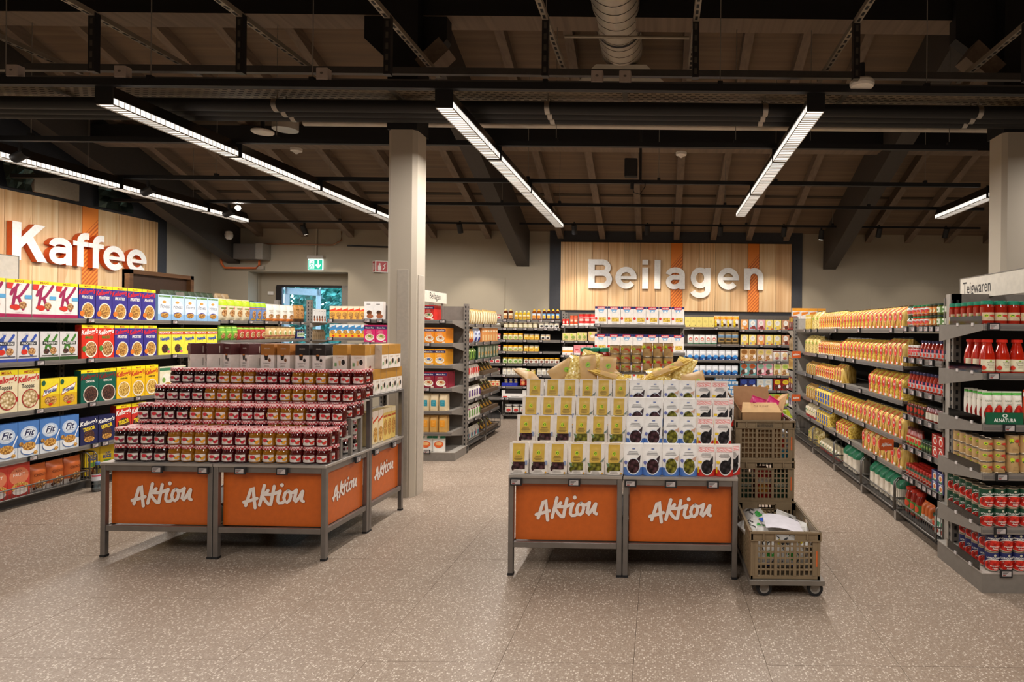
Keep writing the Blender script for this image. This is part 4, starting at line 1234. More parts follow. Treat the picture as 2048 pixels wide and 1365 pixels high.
pouch('ored', 'white and red pouch with black olives', '#f0e8e2', [('r', -1, 1, 0, .22, '#c6281f'), ('r', -.86, .86, .80, .96, GING), ('lines', -.62, .62, .62, .74, 4, '#4f4d52'), ('r', -.9, -.5, .42, .5, '#e8c21e'), ('r', -.95, -.8, .1, .32, '#e8c21e'), ('e', .08, .30, .72, .26, '#d9d3cf'), ('e', .08, .31, .64, .23, OLIVEB), ('p', [(.2, .45), (.75, .68), (.75, .4)], '#1d1b20')], 25)

# ---- pasta and sauces -------------------------------------------------------
def pastabag(key, desc, w, h, mat, seed, red=True, d=.16):
    pr = [('r', -.30, .05, .62, .97, '#d9503c'), ('r', -.22, .22, .03, .46, '#dd5540'), ('r', -.85, -.72, .05, .95, '#e58a70'), ('e', 0, .54, .58, .215, '#e6b49a'), ('e', 0, .54, .5, .19, '#cc2c22'), ('t', 'M', 0, .51, .10, '#f0d9c9', {'b': .03, 'f': .5}), ('r', .3, .8, .04, .12, '#e6dccb')] if red is True else red
    bag(key, 'pasta_bag', 'pasta bag', desc, w, d, h, mat, pr, 'block', .2, .05, .006, top=CLEAR, seed=seed, plural='pasta bags')
pastabag('pthin', 'small yellow pasta bag with red oval label', .075, .17, PASTA, 31)
pastabag('pbig', 'large yellow pasta bag with red oval label', .115, .2, PASTA, 32)
pastabag('phuge', 'tall yellow noodle bag with red oval label', .10, .225, SPAG, 33)
pastabag('pale', 'clear bag of pale fusilli', .16, .21, PASTA2, 34, [('e', .1, .6, .3, .08, '#9ab03a')])
pastabag('pkraft', 'brown paper and film pasta bag', .1, .165, foodmat('wholemeal pasta', '#d8b56a', '#b98a3e', '#7c5522', 90, .3, stretch=(1, 1, .4)), 35, [('r', -.7, .1, .1, .9, '#d3b684'), ('e', -.3, .7, .3, .06, '#8fae3a')])
pastabag('pblue', 'yellow pasta bag with blue label', .09, .18, PASTA, 36, [('e', 0, .55, .6, .18, '#2d4fa8'), ('e', .1, .2, .5, .12, '#3f62b4'), ('r', -.6, .6, .88, .98, '#5a78b8')])
pastabag('pwhite', 'cream pasta bag with dark red foot', .09, .18, P('#d9c9a4', .3), 37, [('r', -1, 1, 0, .17, '#8e1d22'), ('r', -.3, .3, .25, .8, '#e9e0cc'), ('e', 0, .5, .25, .06, '#4a7a52')])
pastabag('pgreen', 'white noodle bag with green top', .15, .22, P('#ded3c0', .3), 38, [('r', -1, 1, .60, 1, '#1f7a55'), ('p', [(-.3, .98), (.1, .98), (-.2, .6), (-.7, .6)], '#d9e4dc'), ('p', [(-1, 0), (1, 0), (1, .16), (-1, .06)], '#1f7a55')])
box('pfancy', 'pasta_box', 'pasta box', 'narrow yellow pasta box with window', .1, .1, .19, '#d9bb5a', [('r', -.6, .6, .1, .55, PASTA), ('r', -.9, .9, .72, .86, '#efe0b0')], side='#c9a94a')
box('fusbox', 'pasta_box', 'pasta box', 'white pasta box with blue top and window', .154, .09, .226, '#efe9e2', [('r', -1, 1, .87, 1, '#2b2c66'), ('r', -.62, .62, .83, .985, '#cf2f3a'), ('t', 'AGNESI', 0, .868, .07, '#f3ece6', {'b': .03, 'f': 1.05}), ('p', [(-.5, .83), (.5, .83), (.28, .66), (-.28, .66)], '#7fb6dc'), ('p', [(-.3, .68), (0, .78), (.3, .68)], '#f4f4f2'), ('r', -.38, .78, .16, .38, PASTA), ('e', -.8, .33, .2, .07, '#d8332c'), ('r', -.3, .5, .06, .08, '#a59c94')], side='#dcd5cd', top='#2b2c66')
def sbottle(key, desc, c, lidc, lab, prints, h=.14, r=.03, neck=.017, kind='sauce_bottle', cat='sauce bottle', bulge=1.0):
    prof = [(r * .92, 0), (r, .004), (r, h * .55), (r * .96, h * .62), (neck * 1.15, h * .82), (neck, h * .88)]
    lp = [(neck * 1.25, h * .87), (neck * 1.3, h * .885), (neck * 1.3, h * .985), (neck * 1.15, h)]
    jar(key, kind, cat, desc, prof, glossmat('sauce ' + key, c), lp, P(lidc, .35), (h * .12, h * .54, 1.25, lab, prints), 14, plural=cat + 's')
def sjar(key, desc, c, lidc, lab, prints, h=.09, r=.03, labz=(.2, .72), kind='sauce_jar', cat='sauce jar', ang=1.25):
    prof = [(r * .92, 0), (r, .004), (r, h * .74), (r * .94, h * .80), (r * .88, h * .85)]
    lp = [(r * .93, h * .84), (r * .95, h * .86), (r * .95, h * .985), (r * .85, h)]
    jar(key, kind, cat, desc, prof, glossmat('sauce ' + key, c), lp, P(lidc, .35) if isinstance(lidc, str) else lidc, (h * labz[0], h * labz[1], ang, lab, prints), 14, plural=cat + 's')
sjar('pesg', 'green pesto jar with checked band', '#3f4a1c', '#1f4a34', '#e6ded6', [('e', .1, .4, .6, .3, '#c94a3a'), ('r', -1, 1, .75, 1, '#dfd8d4')], .085)
sjar('pesr', 'orange red pesto jar with checked band', '#b5431a', '#1f7a4a', '#e6dcd4', [('e', .1, .42, .6, .34, '#cf3a34'), ('e', .5, .2, .3, .18, '#e08a3a'), ('r', -1, 1, .78, 1, '#e9e4e0')], .085)
sjar('peso', 'orange labelled antipasto jar', '#5a3a16', '#2a3d2e', '#d9873a', [('e', .0, .45, .5, .36, '#e8d9a8'), ('s', [[(-.1, .2), (.1, .7)]], .14, '#3a3d22')], .085)
sjar('pesv', 'green labelled pesto jar', '#4c5a22', '#1e3a2c', '#8ab06a', [('r', -.7, .5, .1, .95, '#e4e8d4'), ('e', -.1, .5, .3, .2, '#5a8a4a')], .085)
sbottle('sblu', 'tomato sauce bottle with dark blue lid', '#8a2412', '#2a2850', '#d9d4d6', [('r', -1, 1, .62, 1, '#2d2b58'), ('r', -.5, .3, .62, .98, '#d8555a'), ('e', -.1, .3, .5, .25, '#cf3a22')])
sjar('ssml', 'small tomato sauce jar with white lid', '#8a2616', '#ddd8d4', '#dcd2cc', [('r', -1, 1, .55, .9, '#d8555a'), ('e', 0, .3, .5, .22, '#c9402a')], .1, .025)
sjar('sgold', 'tomato sauce jar with gold lid', '#7a1f10', metalmat('gold lid', '#b59a56', .3), '#3b3a2c', [('e', .1, .5, .5, .34, '#b3301f'), ('e', -.4, .4, .3, .2, '#5a7a3c')], .11)
sbottle('scrm', 'tomato sauce bottle with cream label', '#7a1f12', '#20201e', '#d9d2bf', [('lines', -.5, .5, .35, .8, 4, '#6d675a'), ('e', -.4, .16, .15, .08, '#b3301f')], .125, .03, .02)
sbottle('spas', 'passata bottle with green and red label', '#9a2a16', '#55241a', '#d8c9a0', [('r', -1, 1, 0, .3, '#6fa046'), ('e', .0, .55, .6, .3, '#cf3a22')], .15, .03, .017)
sjar('sdark', 'dark green lidded olive paste jar', '#2c3420', '#1e3a2c', '#35502f', [('r', -.6, .5, .3, .7, '#7d9a4a')], .085, .028)
box('sred', 'sauce_carton', 'carton', 'small red carton with white circle', .075, .05, .085, '#a82622', [('e', .1, .45, .6, .34, '#efe6dc'), ('e', .1, .42, .4, .22, '#d3402a'), ('r', -.6, .6, .84, .93, '#d9c9b0')], side='#7c1b19')
box('sblx', 'sauce_carton', 'carton', 'small dark blue carton with white circle', .075, .05, .085, '#2a2f6b', [('e', .1, .45, .6, .34, '#efe6dc'), ('e', .1, .42, .4, .22, '#d97a3a'), ('r', -.6, .6, .84, .93, '#b9c0d8'), ('r', -.6, .6, .05, .14, '#5a9a4a')], side='#1e2250')
sjar('sredl', 'tomato sauce jar with red lid', '#8a2214', '#b52a20', '#c9c0b0', [('r', -1, 1, .6, 1, '#3a5a44'), ('e', .0, .35, .6, .26, '#c9402a')], .1, .028)
sbottle('spasb', 'large passata bottle with red lid and green label', '#8c2313', '#b9301f', '#4f8a3e', [('e', .1, .6, .5, .3, '#cf4a2a')], .22, .045, .028)
bag('obasket', 'sauce_bag', 'sauce bag', 'orange bag with white foot in the wire basket', .1, .07, .18, '#c9652a', [('r', -1, 1, 0, .42, '#cfc4ba'), ('lines', -.6, .6, .1, .35, 5, '#8c857e')], 'pillow', seed=41)
sjar('sgrnl', 'tomato sauce jar with dark green lid', '#9c3216', '#1d4a3a', '#cfa070', [('e', 0, .5, .5, .3, '#c9402a')], .13, .04)
box('cartw', 'sauce_carton', 'carton', 'white and green drink carton', .075, .09, .16, '#e4e2da', [('r', -1, 1, .5, .8, '#2a7a58'), ('p', [(-.6, .8), (-.1, .8), (-.4, .5), (-.9, .5)], '#e9ece6'), ('e', .2, .25, .6, .12, '#b5412f')], side='#cfd3c8')
# end of the tomato shelf
LEAFLOGO = [('e', -.45, .62, .26, .16, '#c9dd2e'), ('s', [[(-.55, .58), (-.45, .68), (-.32, .62)]], .1, '#2f6b2a'), ('e', .25, .6, .36, .12, '#c93a2c'), ('e', .62, .38, .2, .14, '#cf4a34'), ('lines', -.4, .3, .14, .32, 3, '#8a6f4c')]
sjar('tgl', 'tall tomato sauce jar with green lid', '#9c1f0d', '#1a8a6a', '#d9c3a0', LEAFLOGO, .137, .0375, (.16, .5))
prof = [(.040, 0), (.0435, .005), (.0435, .085), (.039, .12), (.026, .165), (.024, .185)]
jar('tpass', 'passata_bottle', 'passata bottle', 'tomato passata bottle with red lid and cream label', prof, glossmat('passata', '#a81d0c', h2='#bb260f'), [(.030, .182), (.031, .185), (.031, .197), (.027, .2)], P('#cf2a1a', .3),
    (.012, .082, 1.35, '#e6dfc0', [('e', 0, .88, .1, .05, '#8fb03a'), ('t', 'ALNATURA', 0, .72, .08, '#4a5a3a', {'f': .7}), ('t', 'Passata', 0, .5, .12, '#5a4a38', {'f': .9}), ('e', -.62, .3, .22, .18, '#d63a22'), ('e', .8, .3, .22, .18, '#d63a22'), ('lines', -.2, .3, .3, .42, 3, '#a59a78'), ('r', -.5, .5, .04, .08, '#a9bf4a')]), 18, plural='passata bottles')
bag('tpou', 'tomato_pouch', 'tomato pouch', 'white tomato puree pack with green top', .072, .05, .16, '#e8e2d4', [('r', -1, 1, .93, 1, '#4fae3a'), ('t', 'ALNATURA', 0, .72, .055, '#4a6a3a', {'f': 1.4}), ('lines', -.6, .6, .5, .64, 4, '#8f9a80'), ('e', 0, .34, .9, .28, TOMATO)], 'pillow', seed=51)
bag('tthom', 'sauce_pouch', 'sauce pouch', 'orange red sauce pouch with purple name patch', .11, .06, .18, '#cf4a22', [('r', -.8, .1, .12, .34, '#3a3590'), ('t', 'THOMY', -.35, .18, .07, '#e9e4f0', {'r': 0, 'f': .8}), ('r', -1, 1, .84, .96, '#ded4cc'), ('e', .4, .6, .5, .12, '#e06a3a')], 'pouch', seed=52)
tin('tsm', 'tomato_tin', 'tin', 'short kraft brown tomato tin', .0375, .078, '#bd9a66', LEAFLOGO, plural='kraft tomato tins')
tin('tlg', 'tomato_tin', 'tin', 'tall kraft brown tomato tin', .0375, .115, '#bd9a66', [(('e',) + (p[1], p[2] + .12, p[3], p[4] * .8, p[5]) if p[0] == 'e' else p) for p in LEAFLOGO], plural='kraft tomato tins')
def longo(key, desc, c):
    tin(key, 'tomato_tin', 'tin', desc, .0395, .115, c, [('r', -1.2, 1.2, 0, .10, '#c9a08a'), ('e', -.1, .30, 1.15, .34, '#ece4da'), ('e', -.1, .29, 1.1, .31, TOMATO), ('e', .55, .36, .4, .2, '#d8301f'), ('e', 0, .88, .14, .07, '#c9c4ae'), ('t', 'LONGOBARDI', 0, .67, .1, '#efece4', {'b': .03, 'f': 1.75}), ('t', 'Pomodori', 0, .22, .09, '#f3e6dc', {'s': .25, 'b': .02, 'f': 1.3}), ('t', 'Pelati', 0, .08, .09, '#f3e6dc', {'s': .25, 'b': .02, 'f': .9})], plural='peeled tomato tins')
longo('tgrn', 'dark green peeled tomato tin', '#17442f')
longo('tblu', 'dark blue peeled tomato tin', '#232a5e')

# ---- rice, flour and the like ------------------------------------------------
def rice(key, desc, c, band):
    box(key, 'rice_box', 'rice box', desc, .122, .05, .165, c, [('r', -1, 1, .76, .92, '#27285e'), ('t', 'Minute Rice', 0, .80, .08, '#efece6', {'b': .02, 'f': 1.5}), ('lines', -.6, .4, .55, .66, 3, '#f0dccf'), ('e', 0, .30, .8, .2, '#f1ede2'), ('e', 0, .33, .66, .15, foodmat('rice', '#f3ecd8', '#e2d2a8', '#b98a52', 60)), ('e', .05, .36, .3, .07, band), ('r', .4, .9, .04, .1, '#f0e4cf')], side=c)
rice('ricer', 'red rice box', '#cf2a22', '#3f7a3a')
rice('riceo', 'orange yellow rice box', '#ef8f1e', '#b5562a')
rice('ricey', 'amber rice box', '#f0a421', '#4a6ab0')
rice('riced', 'dark red rice box', '#8e1f33', '#b5562a')
rice('ricep', 'bright pink rice box', '#d92a6e', '#7a9a3a')
bag('teal', 'grain_bag', 'grain bag', 'clear beige grain bag with teal label', .1, .06, .185, '#d8c39c', [('r', -.55, .55, .3, .68, '#1e8ca0'), ('lines', -.4, .4, .4, .6, 4, '#8fd0d8')], 'block', seed=61)
bag('goldb', 'grain_bag', 'grain bag', 'clear tan grain bag with orange label', .1, .06, .185, '#c79a52', [('r', -.6, .6, .35, .75, '#e0921f'), ('lines', -.4, .4, .45, .68, 4, '#f0cf80')], 'block', seed=62)
bag('soup', 'soup_bag', 'soup bag', 'white and green soup bag with orange bowl', .13, .07, .185, '#e6e2d9', [('r', -1, 1, .82, 1, '#1f7a55'), ('e', .05, .45, .75, .2, '#d9602a'), ('e', .05, .5, .5, .1, '#e8b070'), ('r', -.2, .2, .82, .98, '#e6e2d9')], 'pouch', seed=63)
box('dolce', 'coffee_pack', 'coffee pack', 'tall white pack with brown beans', .1, .06, .205, '#efece8', [('r', -.5, .3, .82, .87, '#8a8580'), ('e', .1, .38, .55, .12, '#7a4a2c'), ('e', .25, .18, .7, .12, '#a8613c'), ('e', .0, .42, .35, .08, '#4a2c1c')], side='#d9d5cf')
bag('kraft', 'noodle_bag', 'noodle bag', 'cream and kraft noodle bag', .11, .06, .2, '#cda867', [('r', -.8, -.1, .05, .9, '#e9dcb4'), ('r', .2, .5, .1, .85, '#a9824a')], 'pillow', seed=64)
bag('noodw', 'noodle_bag', 'noodle bag', 'orange and white noodle bag', .12, .06, .165, '#dca262', [('r', -1, 1, 0, .3, '#c9562a'), ('e', 0, .55, .6, .2, '#efe2c4')], 'pillow', seed=65)
bag('noodb', 'noodle_bag', 'noodle bag', 'white and blue noodle bag', .12, .06, .165, '#c9cfe0', [('e', 0, .22, .6, .18, '#2f3a8c'), ('r', -.6, .6, .6, .7, '#7a86b0')], 'pillow', seed=66)
box('orbox', 'noodle_box', 'noodle box', 'orange noodle box', .12, .06, .165, '#dd9350', [('r', -.5, .5, .1, .5, '#e9c48a'), ('r', -.7, .7, .7, .8, '#f0dcb8')], side='#c97c3a')
bag('veg', 'noodle_bag', 'herb bag', 'bright green herb bag', .12, .06, .14, '#7a9a3f', [('e', 0, .5, .6, .25, '#3d5a2a'), ('r', -.6, .6, .8, .92, '#cfd8a0')], 'pillow', seed=67, wob=.01)
box('dgbox', 'noodle_box', 'rice box', 'dark green box with cream stripes', .12, .06, .18, '#1f4a34', [('r', -.6, -.3, .1, .9, '#d9d4b8'), ('r', .1, .4, .1, .9, '#d9d4b8'), ('e', 0, .4, .5, .14, '#b58a4a')], side='#163a28')
bag('redw', 'rice_bag', 'rice bag', 'white rice bag with red print', .11, .06, .165, '#e0d6ca', [('r', -.7, .7, .3, .8, '#c9302a'), ('e', 0, .3, .4, .12, '#e9dcc8')], 'block', seed=68)
bag('purw', 'rice_bag', 'rice bag', 'white rice bag with purple panel', .11, .06, .175, '#dcd4c9', [('r', -.55, .55, .2, .72, '#5a3a7c')], 'block', seed=69)
bag('grw', 'rice_bag', 'rice bag', 'white rice bag with green panel', .11, .06, .175, '#dcd6c8', [('r', -.6, .6, .2, .7, '#6a9a4a'), ('r', -.6, .6, .74, .84, '#7a2a4a')], 'block', seed=70)
bag('tealw', 'rice_bag', 'rice bag', 'white rice bag with teal print', .13, .07, .17, '#d9d2c4', [('r', -.6, .1, .2, .6, '#3a8a9a'), ('r', .2, .7, .3, .7, '#b5395a')], 'block', seed=71)
bag('sachet', 'sauce_sachet', 'sachet', 'dark sachet with yellow dish', .09, .02, .13, '#4a3a26', [('e', 0, .35, .7, .22, '#e0a82a'), ('r', -.6, .6, .72, .84, '#8a9a4a')], 'pillow', seed=72, plural='sachets')
# ---- spreads on the back wall
def spread(key, desc, lidc, c, lab, dot, h=.088, r=.037):
    sjar(key, desc, c, lidc, lab, [('e', .1, .4, .5, .3, dot), ('r', -.5, .5, .8, .95, '#f2e6c4'), ('lines', -.5, .2, .2, .5, 3, '#b3a58a')], h, r, (.12, .74), 'spread_jar', 'spread jar', 1.15)
spread('spy', 'jar with yellow lid and pale label', '#f0b01e', '#c9a04a', '#e9dcb0', '#9ab04a')
spread('spg', 'jar with yellow lid and green label', '#f0b01e', '#7a8a3a', '#dfe0b8', '#6a9a3a')
spread('spw', 'jar with yellow lid and white label', '#f0b01e', '#3a2a20', '#ece6dc', '#7a3a2c')
spread('spn', 'golden honey jar with metal lid', '#b5a890', '#d9981e', '#f0d060', '#e0a020')
spread('spr', 'dark jam jar with pink gingham lid', '#d86a70', '#3a1014', '#e9dcd2', '#c93a44')
spread('spb', 'white labelled jar with black band', '#d9d2c8', '#c9932a', '#ece8e2', '#2a2626')
spread('sph', 'small amber honey jar with pale lid', '#c9b896', '#6a3a12', '#e6dcb4', '#e9e0c4')
spread('spt', 'pale nut butter jar', '#a89a88', '#d9d4c8', '#e9e4da', '#cfc5b0', .105, .032)
spread('spm', 'yellow labelled mustard jar', '#b5a58a', '#8a6a1c', '#e2c24a', '#efe0a0', .09, .032)
spread('spc', 'dark cocoa jar with gold lid', '#b5923a', '#2a1a10', '#2f3578', '#c9b46a', .13, .033)
spread('spd', 'dark red fruit jar', '#5a2420', '#3c120e', '#b5392a', '#e0a060', .12, .033)
spread('spo', 'peach jam jar with white lid', '#ded5c4', '#d98a3a', '#f0dcae', '#d94a3a', .1, .035)
def honey(key, desc, c, lab, dot, lid='#e8b52a'):
    prof = [(.032, 0), (.036, .006), (.038, .06), (.034, .11), (.037, .125), (.02, .15)]
    jar(key, 'honey_bottle', 'honey bottle', desc, prof, glossmat('honey ' + key, c), [(.02, .148), (.022, .152), (.02, .165), (.008, .175), (.004, .182)], P(lid, .35), (.02, .105, .85, lab, [('e', 0, .35, .9, .35, dot), ('r', -.6, .6, .62, .8, '#efe6cc')]), 14, plural='honey bottles')
honey('hb1', 'dark honey bottle with cream label', '#5a2410', '#ead9b0', '#c98a4a', '#d9c27a')
honey('hb2', 'amber honey bottle with pale blue label', '#8a4410', '#cfdcea', '#dd8f2a')
honey('hb3', 'dark honey bottle with bright blue label', '#4a1d0c', '#5aa0d8', '#dfae3a')
honey('hb4', 'slim yellow honey tube', '#e0b92a', '#f0dc7a', '#c9932a', '#f0e6a0')
tin('cocr', 'cocoa_tin', 'tin', 'small red cocoa tin', .036, .1, '#d8322a', [('r', -1.2, 1.2, 0, .2, '#efe4da'), ('e', 0, .5, .4, .2, '#efdccf')])
tin('coco', 'cocoa_tin', 'tin', 'orange cocoa tin', .046, .15, '#e2562a', [('r', -1.2, 1.2, .0, .12, '#efe4da'), ('r', -.6, .6, .4, .6, '#f0c9a8'), ('r', -1.3, 1.3, .72, .75, '#f3e4d6')])
tin('cocl', 'cocoa_tin', 'tin', 'large red and white cocoa tin', .052, .185, '#df2c28', [('r', -1.3, 1.3, 0, .2, '#f0e9e2'), ('r', -.6, .6, .4, .6, '#efc4b8'), ('r', -1.3, 1.3, .72, .77, '#f3ece6')])
box('mtea', 'drink_carton', 'carton', 'yellow green drink mix pack', .105, .06, .13, '#d9c98a', [('e', -.4, .75, .35, .12, '#b8d02e'), ('e', .1, .45, .6, .2, '#8a9a4a'), ('r', -.6, .6, .1, .2, '#b59a5a')], side='#c4b274')
box('mtan', 'drink_carton', 'carton', 'tan drink mix pack', .105, .06, .15, '#d8b584', [('e', -.4, .8, .35, .12, '#b8d02e'), ('e', .1, .5, .5, .16, '#e9dcd0')], side='#c09a68')
box('mwht', 'drink_carton', 'carton', 'white and orange milk carton', .09, .07, .14, '#eee9e4', [('r', -1, 1, .38, .58, '#f09a2a'), ('e', .4, .14, .3, .1, '#c9402a')], side='#dcd6cf')
box('mpnk', 'drink_carton', 'carton', 'pink and white milk carton', .10, .07, .18, '#e88f92', [('r', -1, 1, 0, .25, '#efe6e2'), ('r', -.5, .5, .5, .62, '#c9404a'), ('e', 0, .35, .2, .06, '#f0dcd8')], side='#dd8488')
box('ybox', 'baking_box', 'baking box', 'pale yellow baking box with dark red foot', .1, .07, .175, '#f0dc7a', [('lines', -.5, .5, .5, .66, 4, '#a89448'), ('r', -1, 1, 0, .05, '#8a2f3c'), ('e', .5, .2, .1, .04, '#4a4434')], side='#d8c258')
bag('ybag', 'baking_bag', 'baking bag', 'yellow and white marshmallow bag', .115, .07, .2, '#e8e0d2', [('r', -1, 1, .72, 1, '#f0a01e'), ('e', -.5, .5, .4, .2, '#f0c81e'), ('e', .3, .55, .5, .2, '#f2ede4'), ('e', .2, .25, .45, .12, '#5a3a2a'), ('e', -.5, .2, .4, .14, '#f0cf1e')], 'pillow', seed=81, wob=.012)
def bake(key, desc, c, dot, food, wd=.12, ht=.165):
    box(key, 'baking_box', 'baking box', desc, wd, .05, ht, c, [('e', 0, .66, .62, .26, '#ece6dc'), ('lines', -.35, .35, .6, .74, 3, '#4a4440'), ('e', .2, .24, .55, .17, food), ('e', -.5, .18, .28, .1, dot), ('e', .75, .1, .2, .06, '#b5302a')], side=c)
bake('bk1', 'orange dessert mix box', '#e2a25c', '#efe2cc', P('#d98a3a', .4))
bake('bk2', 'pale blue dessert mix box', '#a9c4d6', '#b5302a', P('#8a3a34', .4))
bake('bk3', 'pink dessert mix box', '#eeb0b4', '#b5404a', P('#7a2a24', .4))
bake('bk4', 'yellow dessert mix box', '#efd97a', '#9aa0c4', P('#e8c45a', .4))
bake('bk5', 'brown dessert mix box', '#c08a68', '#cfc0bc', P('#6a2f22', .4))
bake('bk6', 'salmon dessert mix box', '#eda07a', '#f0d0a0', P('#e0963a', .4))
def cakeb(key, desc, c, disc_, food):
    box(key, 'cake_mix_box', 'cake mix box', desc, .12, .05, .2, c, [('e', 0, .74, .78, .2, disc_), ('lines', -.45, .45, .7, .8, 3, '#3f332a'), ('e', -.2, .28, .6, .2, food), ('e', .5, .36, .34, .16, '#efe6e2'), ('e', -.7, .08, .2, .05, '#b5302a')], side=c)
cakeb('ck1', 'tan cake mix box', '#d6b07c', P('#9a6428', .4), NUTS)
cakeb('ck2', 'beige cake mix box with yellow disc', '#cdb49a', P('#d9bf6a', .4), NUTS)
cakeb('ck3', 'teal cake mix box with brown disc', '#6aa5a5', P('#b5562a', .4), CHOCO)
cakeb('ck4', 'pink cake mix box with green disc', '#e09aa5', P('#8fb59a', .4), CHOCO)
cakeb('ck5', 'cream cake mix box with lime disc', '#e6cfa0', P('#b5c85a', .4), NUTS)
cakeb('ck6', 'navy cake mix box', '#23285e', P('#2f4a9a', .4), CHOCO)
cakeb('ck7', 'light blue cake mix box', '#bac6cc', P('#d9d4c4', .4), FLAKES)
cakeb('ck8', 'dark red cake mix box', '#8e2420', P('#e0c02a', .4), CHOCO)
cakeb('ck9', 'lime cake mix box with orange disc', '#9ab54a', P('#d98a2a', .4), NUTS)
bag('mixw', 'baking_bag', 'baking bag', 'white cookie mix bag', .12, .06, .17, '#e6dfd6', [('e', 0, .6, .6, .25, '#e0c08a'), ('e', 0, .3, .5, .12, '#c97a6a'), ('r', -1, 1, .9, 1, '#8a4a3a')], 'pillow', seed=82)
bag('flour', 'flour_bag', 'flour bag', 'white and green paper flour bag with red emblem', .095, .06, .15, '#e8e4dc', [('r', -1, 1, 0, .14, '#2f7a52'), ('e', 0, .55, .55, .2, '#d0423a'), ('e', 0, .52, .4, .12, '#efe0c8')], 'block', seed=83)
bag('goldf', 'flour_bag', 'flour bag', 'gold and black flour bag with landscape', .105, .06, .2, '#a8864a', [('r', -1, 1, .55, .82, '#6a8aa5'), ('r', -.7, .7, .3, .45, '#3a2f1c'), ('r', -1, 1, .05, .18, '#2f2718'), ('r', -1, 1, .9, 1, '#4a3a22')], 'block', seed=84)
bag('sugar', 'sugar_bag', 'sugar bag', 'white and blue paper sugar bag', .097, .065, .16, '#e4e4e6', [('r', -1, 1, 0, .36, '#24508f'), ('e', 0, .38, .7, .16, '#3a8fd8'), ('e', .3, .1, .2, .04, '#e9eef4')], 'block', crimp=.01, seed=85, plural='sugar bags')
box('sugbox', 'sugar_box', 'sugar box', 'white and blue sugar cube box', .13, .07, .072, '#e2e4e6', [('r', -1, 1, 0, .3, '#3a86c4'), ('t', '88', .1, .42, .3, '#57606a', {'b': .02}), ('r', -1, -.75, .3, 1, '#5a9ccc')], side='#5a9ccc')
box('lime', 'tea_box', 'box', 'lime green box on the lowest shelf', .12, .07, .12, '#c3cf3a', [('e', 0, .5, .6, .3, '#8aa52a'), ('r', -.7, .7, .78, .9, '#e6ecb0')], side='#a9b52e')
spread('nut3', 'hazelnut spread jar with white lid', '#f0ece6', '#2a130a', '#e9e2d8', '#c9302a', .15, .052)
box('wtray', 'display_tray', 'display tray', 'white cardboard tray of hazelnut spread', .46, .2, .12, '#e6e0d8', [('r', -.7, .7, .55, 1.0, '#2a2320'), ('r', -.9, -.55, .06, .22, '#d8352c'), ('lines', -.3, .5, .1, .2, 3, '#3a3432')], side='#dcd5cc')
box('btray', 'display_tray', 'display tray', 'dark blue cardboard tray before the gold lidded jars', .27, .1, .055, '#26309a', [('lines', -.4, .4, .4, .5, 1, '#dfe2f4')], side='#1e2680')
box('gtray', 'display_tray', 'display tray', 'dark green cardboard tray with white lettering', .235, .012, .068, '#135a3c', [('t', 'ALNATURA', 0, .22, .3, '#eef0e8', {'b': .02, 'f': 1.2}), ('e', 0, .76, .14, .16, '#dfe8dc'), ('e', 0, .76, .08, .09, '#135a3c')], side='#0f4a31')
box('vtray', 'display_tray', 'display tray', 'purple cardboard tray front beside the green one', .2, .012, .06, '#3f3a9e', [], side='#332f86')

# ================================================================== SHELVES, TABLES
class Frame:
    """a front line on the floor: u runs along it, v goes in behind it."""
    def __init__(s, ox, oy, rot, sg=1, start='left'):
        s.ox, s.oy, s.rot, s.sg, s.start = ox, oy, rot, sg, start
    def at(s, u, v, z=0.0):
        x = s.sg * u
        c, q = math.cos(s.rot), math.sin(s.rot)
        return (s.ox + x * c - v * q, s.oy + x * q + v * c, z)

PLACED = []
def place(key, pos, rot, where, order, start='left', sc=(1, 1, 1), eul=None):
    k = K[key]
    o = link(k['name'], k['me'], None, pos, rot, sc if sc != (1, 1, 1) else None)
    if eul:
        o.rotation_euler = eul
    for nm, me in k['parts']:
        link(nm, me, o)
    o['category'] = k['cat']
    PLACED.append((o, k['desc'], where, order, start, k['plural']))
    return o

ROUND = ('jar', 'bottle', 'tin')
def row(fr, key, u0, u1, n, z, where, v=0.0, h=None, stack=1, deep=1, fill=.975, jit=.003, dstep=None, layers=None, skip_front=0):
    k = K[key]
    pitch = (u1 - u0) / n
    sx = pitch * fill / k['w']
    rnd = any(t in k['name'] for t in ROUND)
    sy = sx if rnd else 1.0
    sz = (h / k['h']) if h else 1.0
    d = k['d'] * sy
    names = layers or (['lower layer', 'upper layer'] if stack == 2 else ['bottom layer', 'middle layer', 'top layer'])
    for q in range(skip_front, deep):
        for t in range(stack):
            for i in range(n):
                u = u0 + pitch * (i + .5) + R2.uniform(-jit, jit) * (.5 if n > 1 else 0)
                vv = v + d / 2 + .008 + q * (dstep or d * 1.03) + R2.uniform(0, jit)
                wh = where + (', ' + names[t] if stack > 1 else '') + (' behind' if q == 1 else ' %s behind' % ORD[q] if q > 1 else '')
                place(key, fr.at(u, vv, z + t * (k['h'] * sz + .0012) + .0006), fr.rot + R2.uniform(-1, 1) * (.5 if rnd else .02) * (.25), wh, u, fr.start, (sx, sy, sz))

TAG = M()
TAG.bbox(-.036, .036, -.012, 0, -.022, .022, SATIN, .003)
TAG.rect(-.026, .026, -.014, .015, -.0125, SCREEN)
for i_ in range(3):
    TAG.rect(-.022, .0 + .006 * i_, -.002 + i_ * .005, .0005 + i_ * .005, -.0128, INK)
TAG.rect(-.022, -.006, -.011, -.005, -.0128, P('#8a3a34', .5))
TAG = TAG.mesh('price_tag')

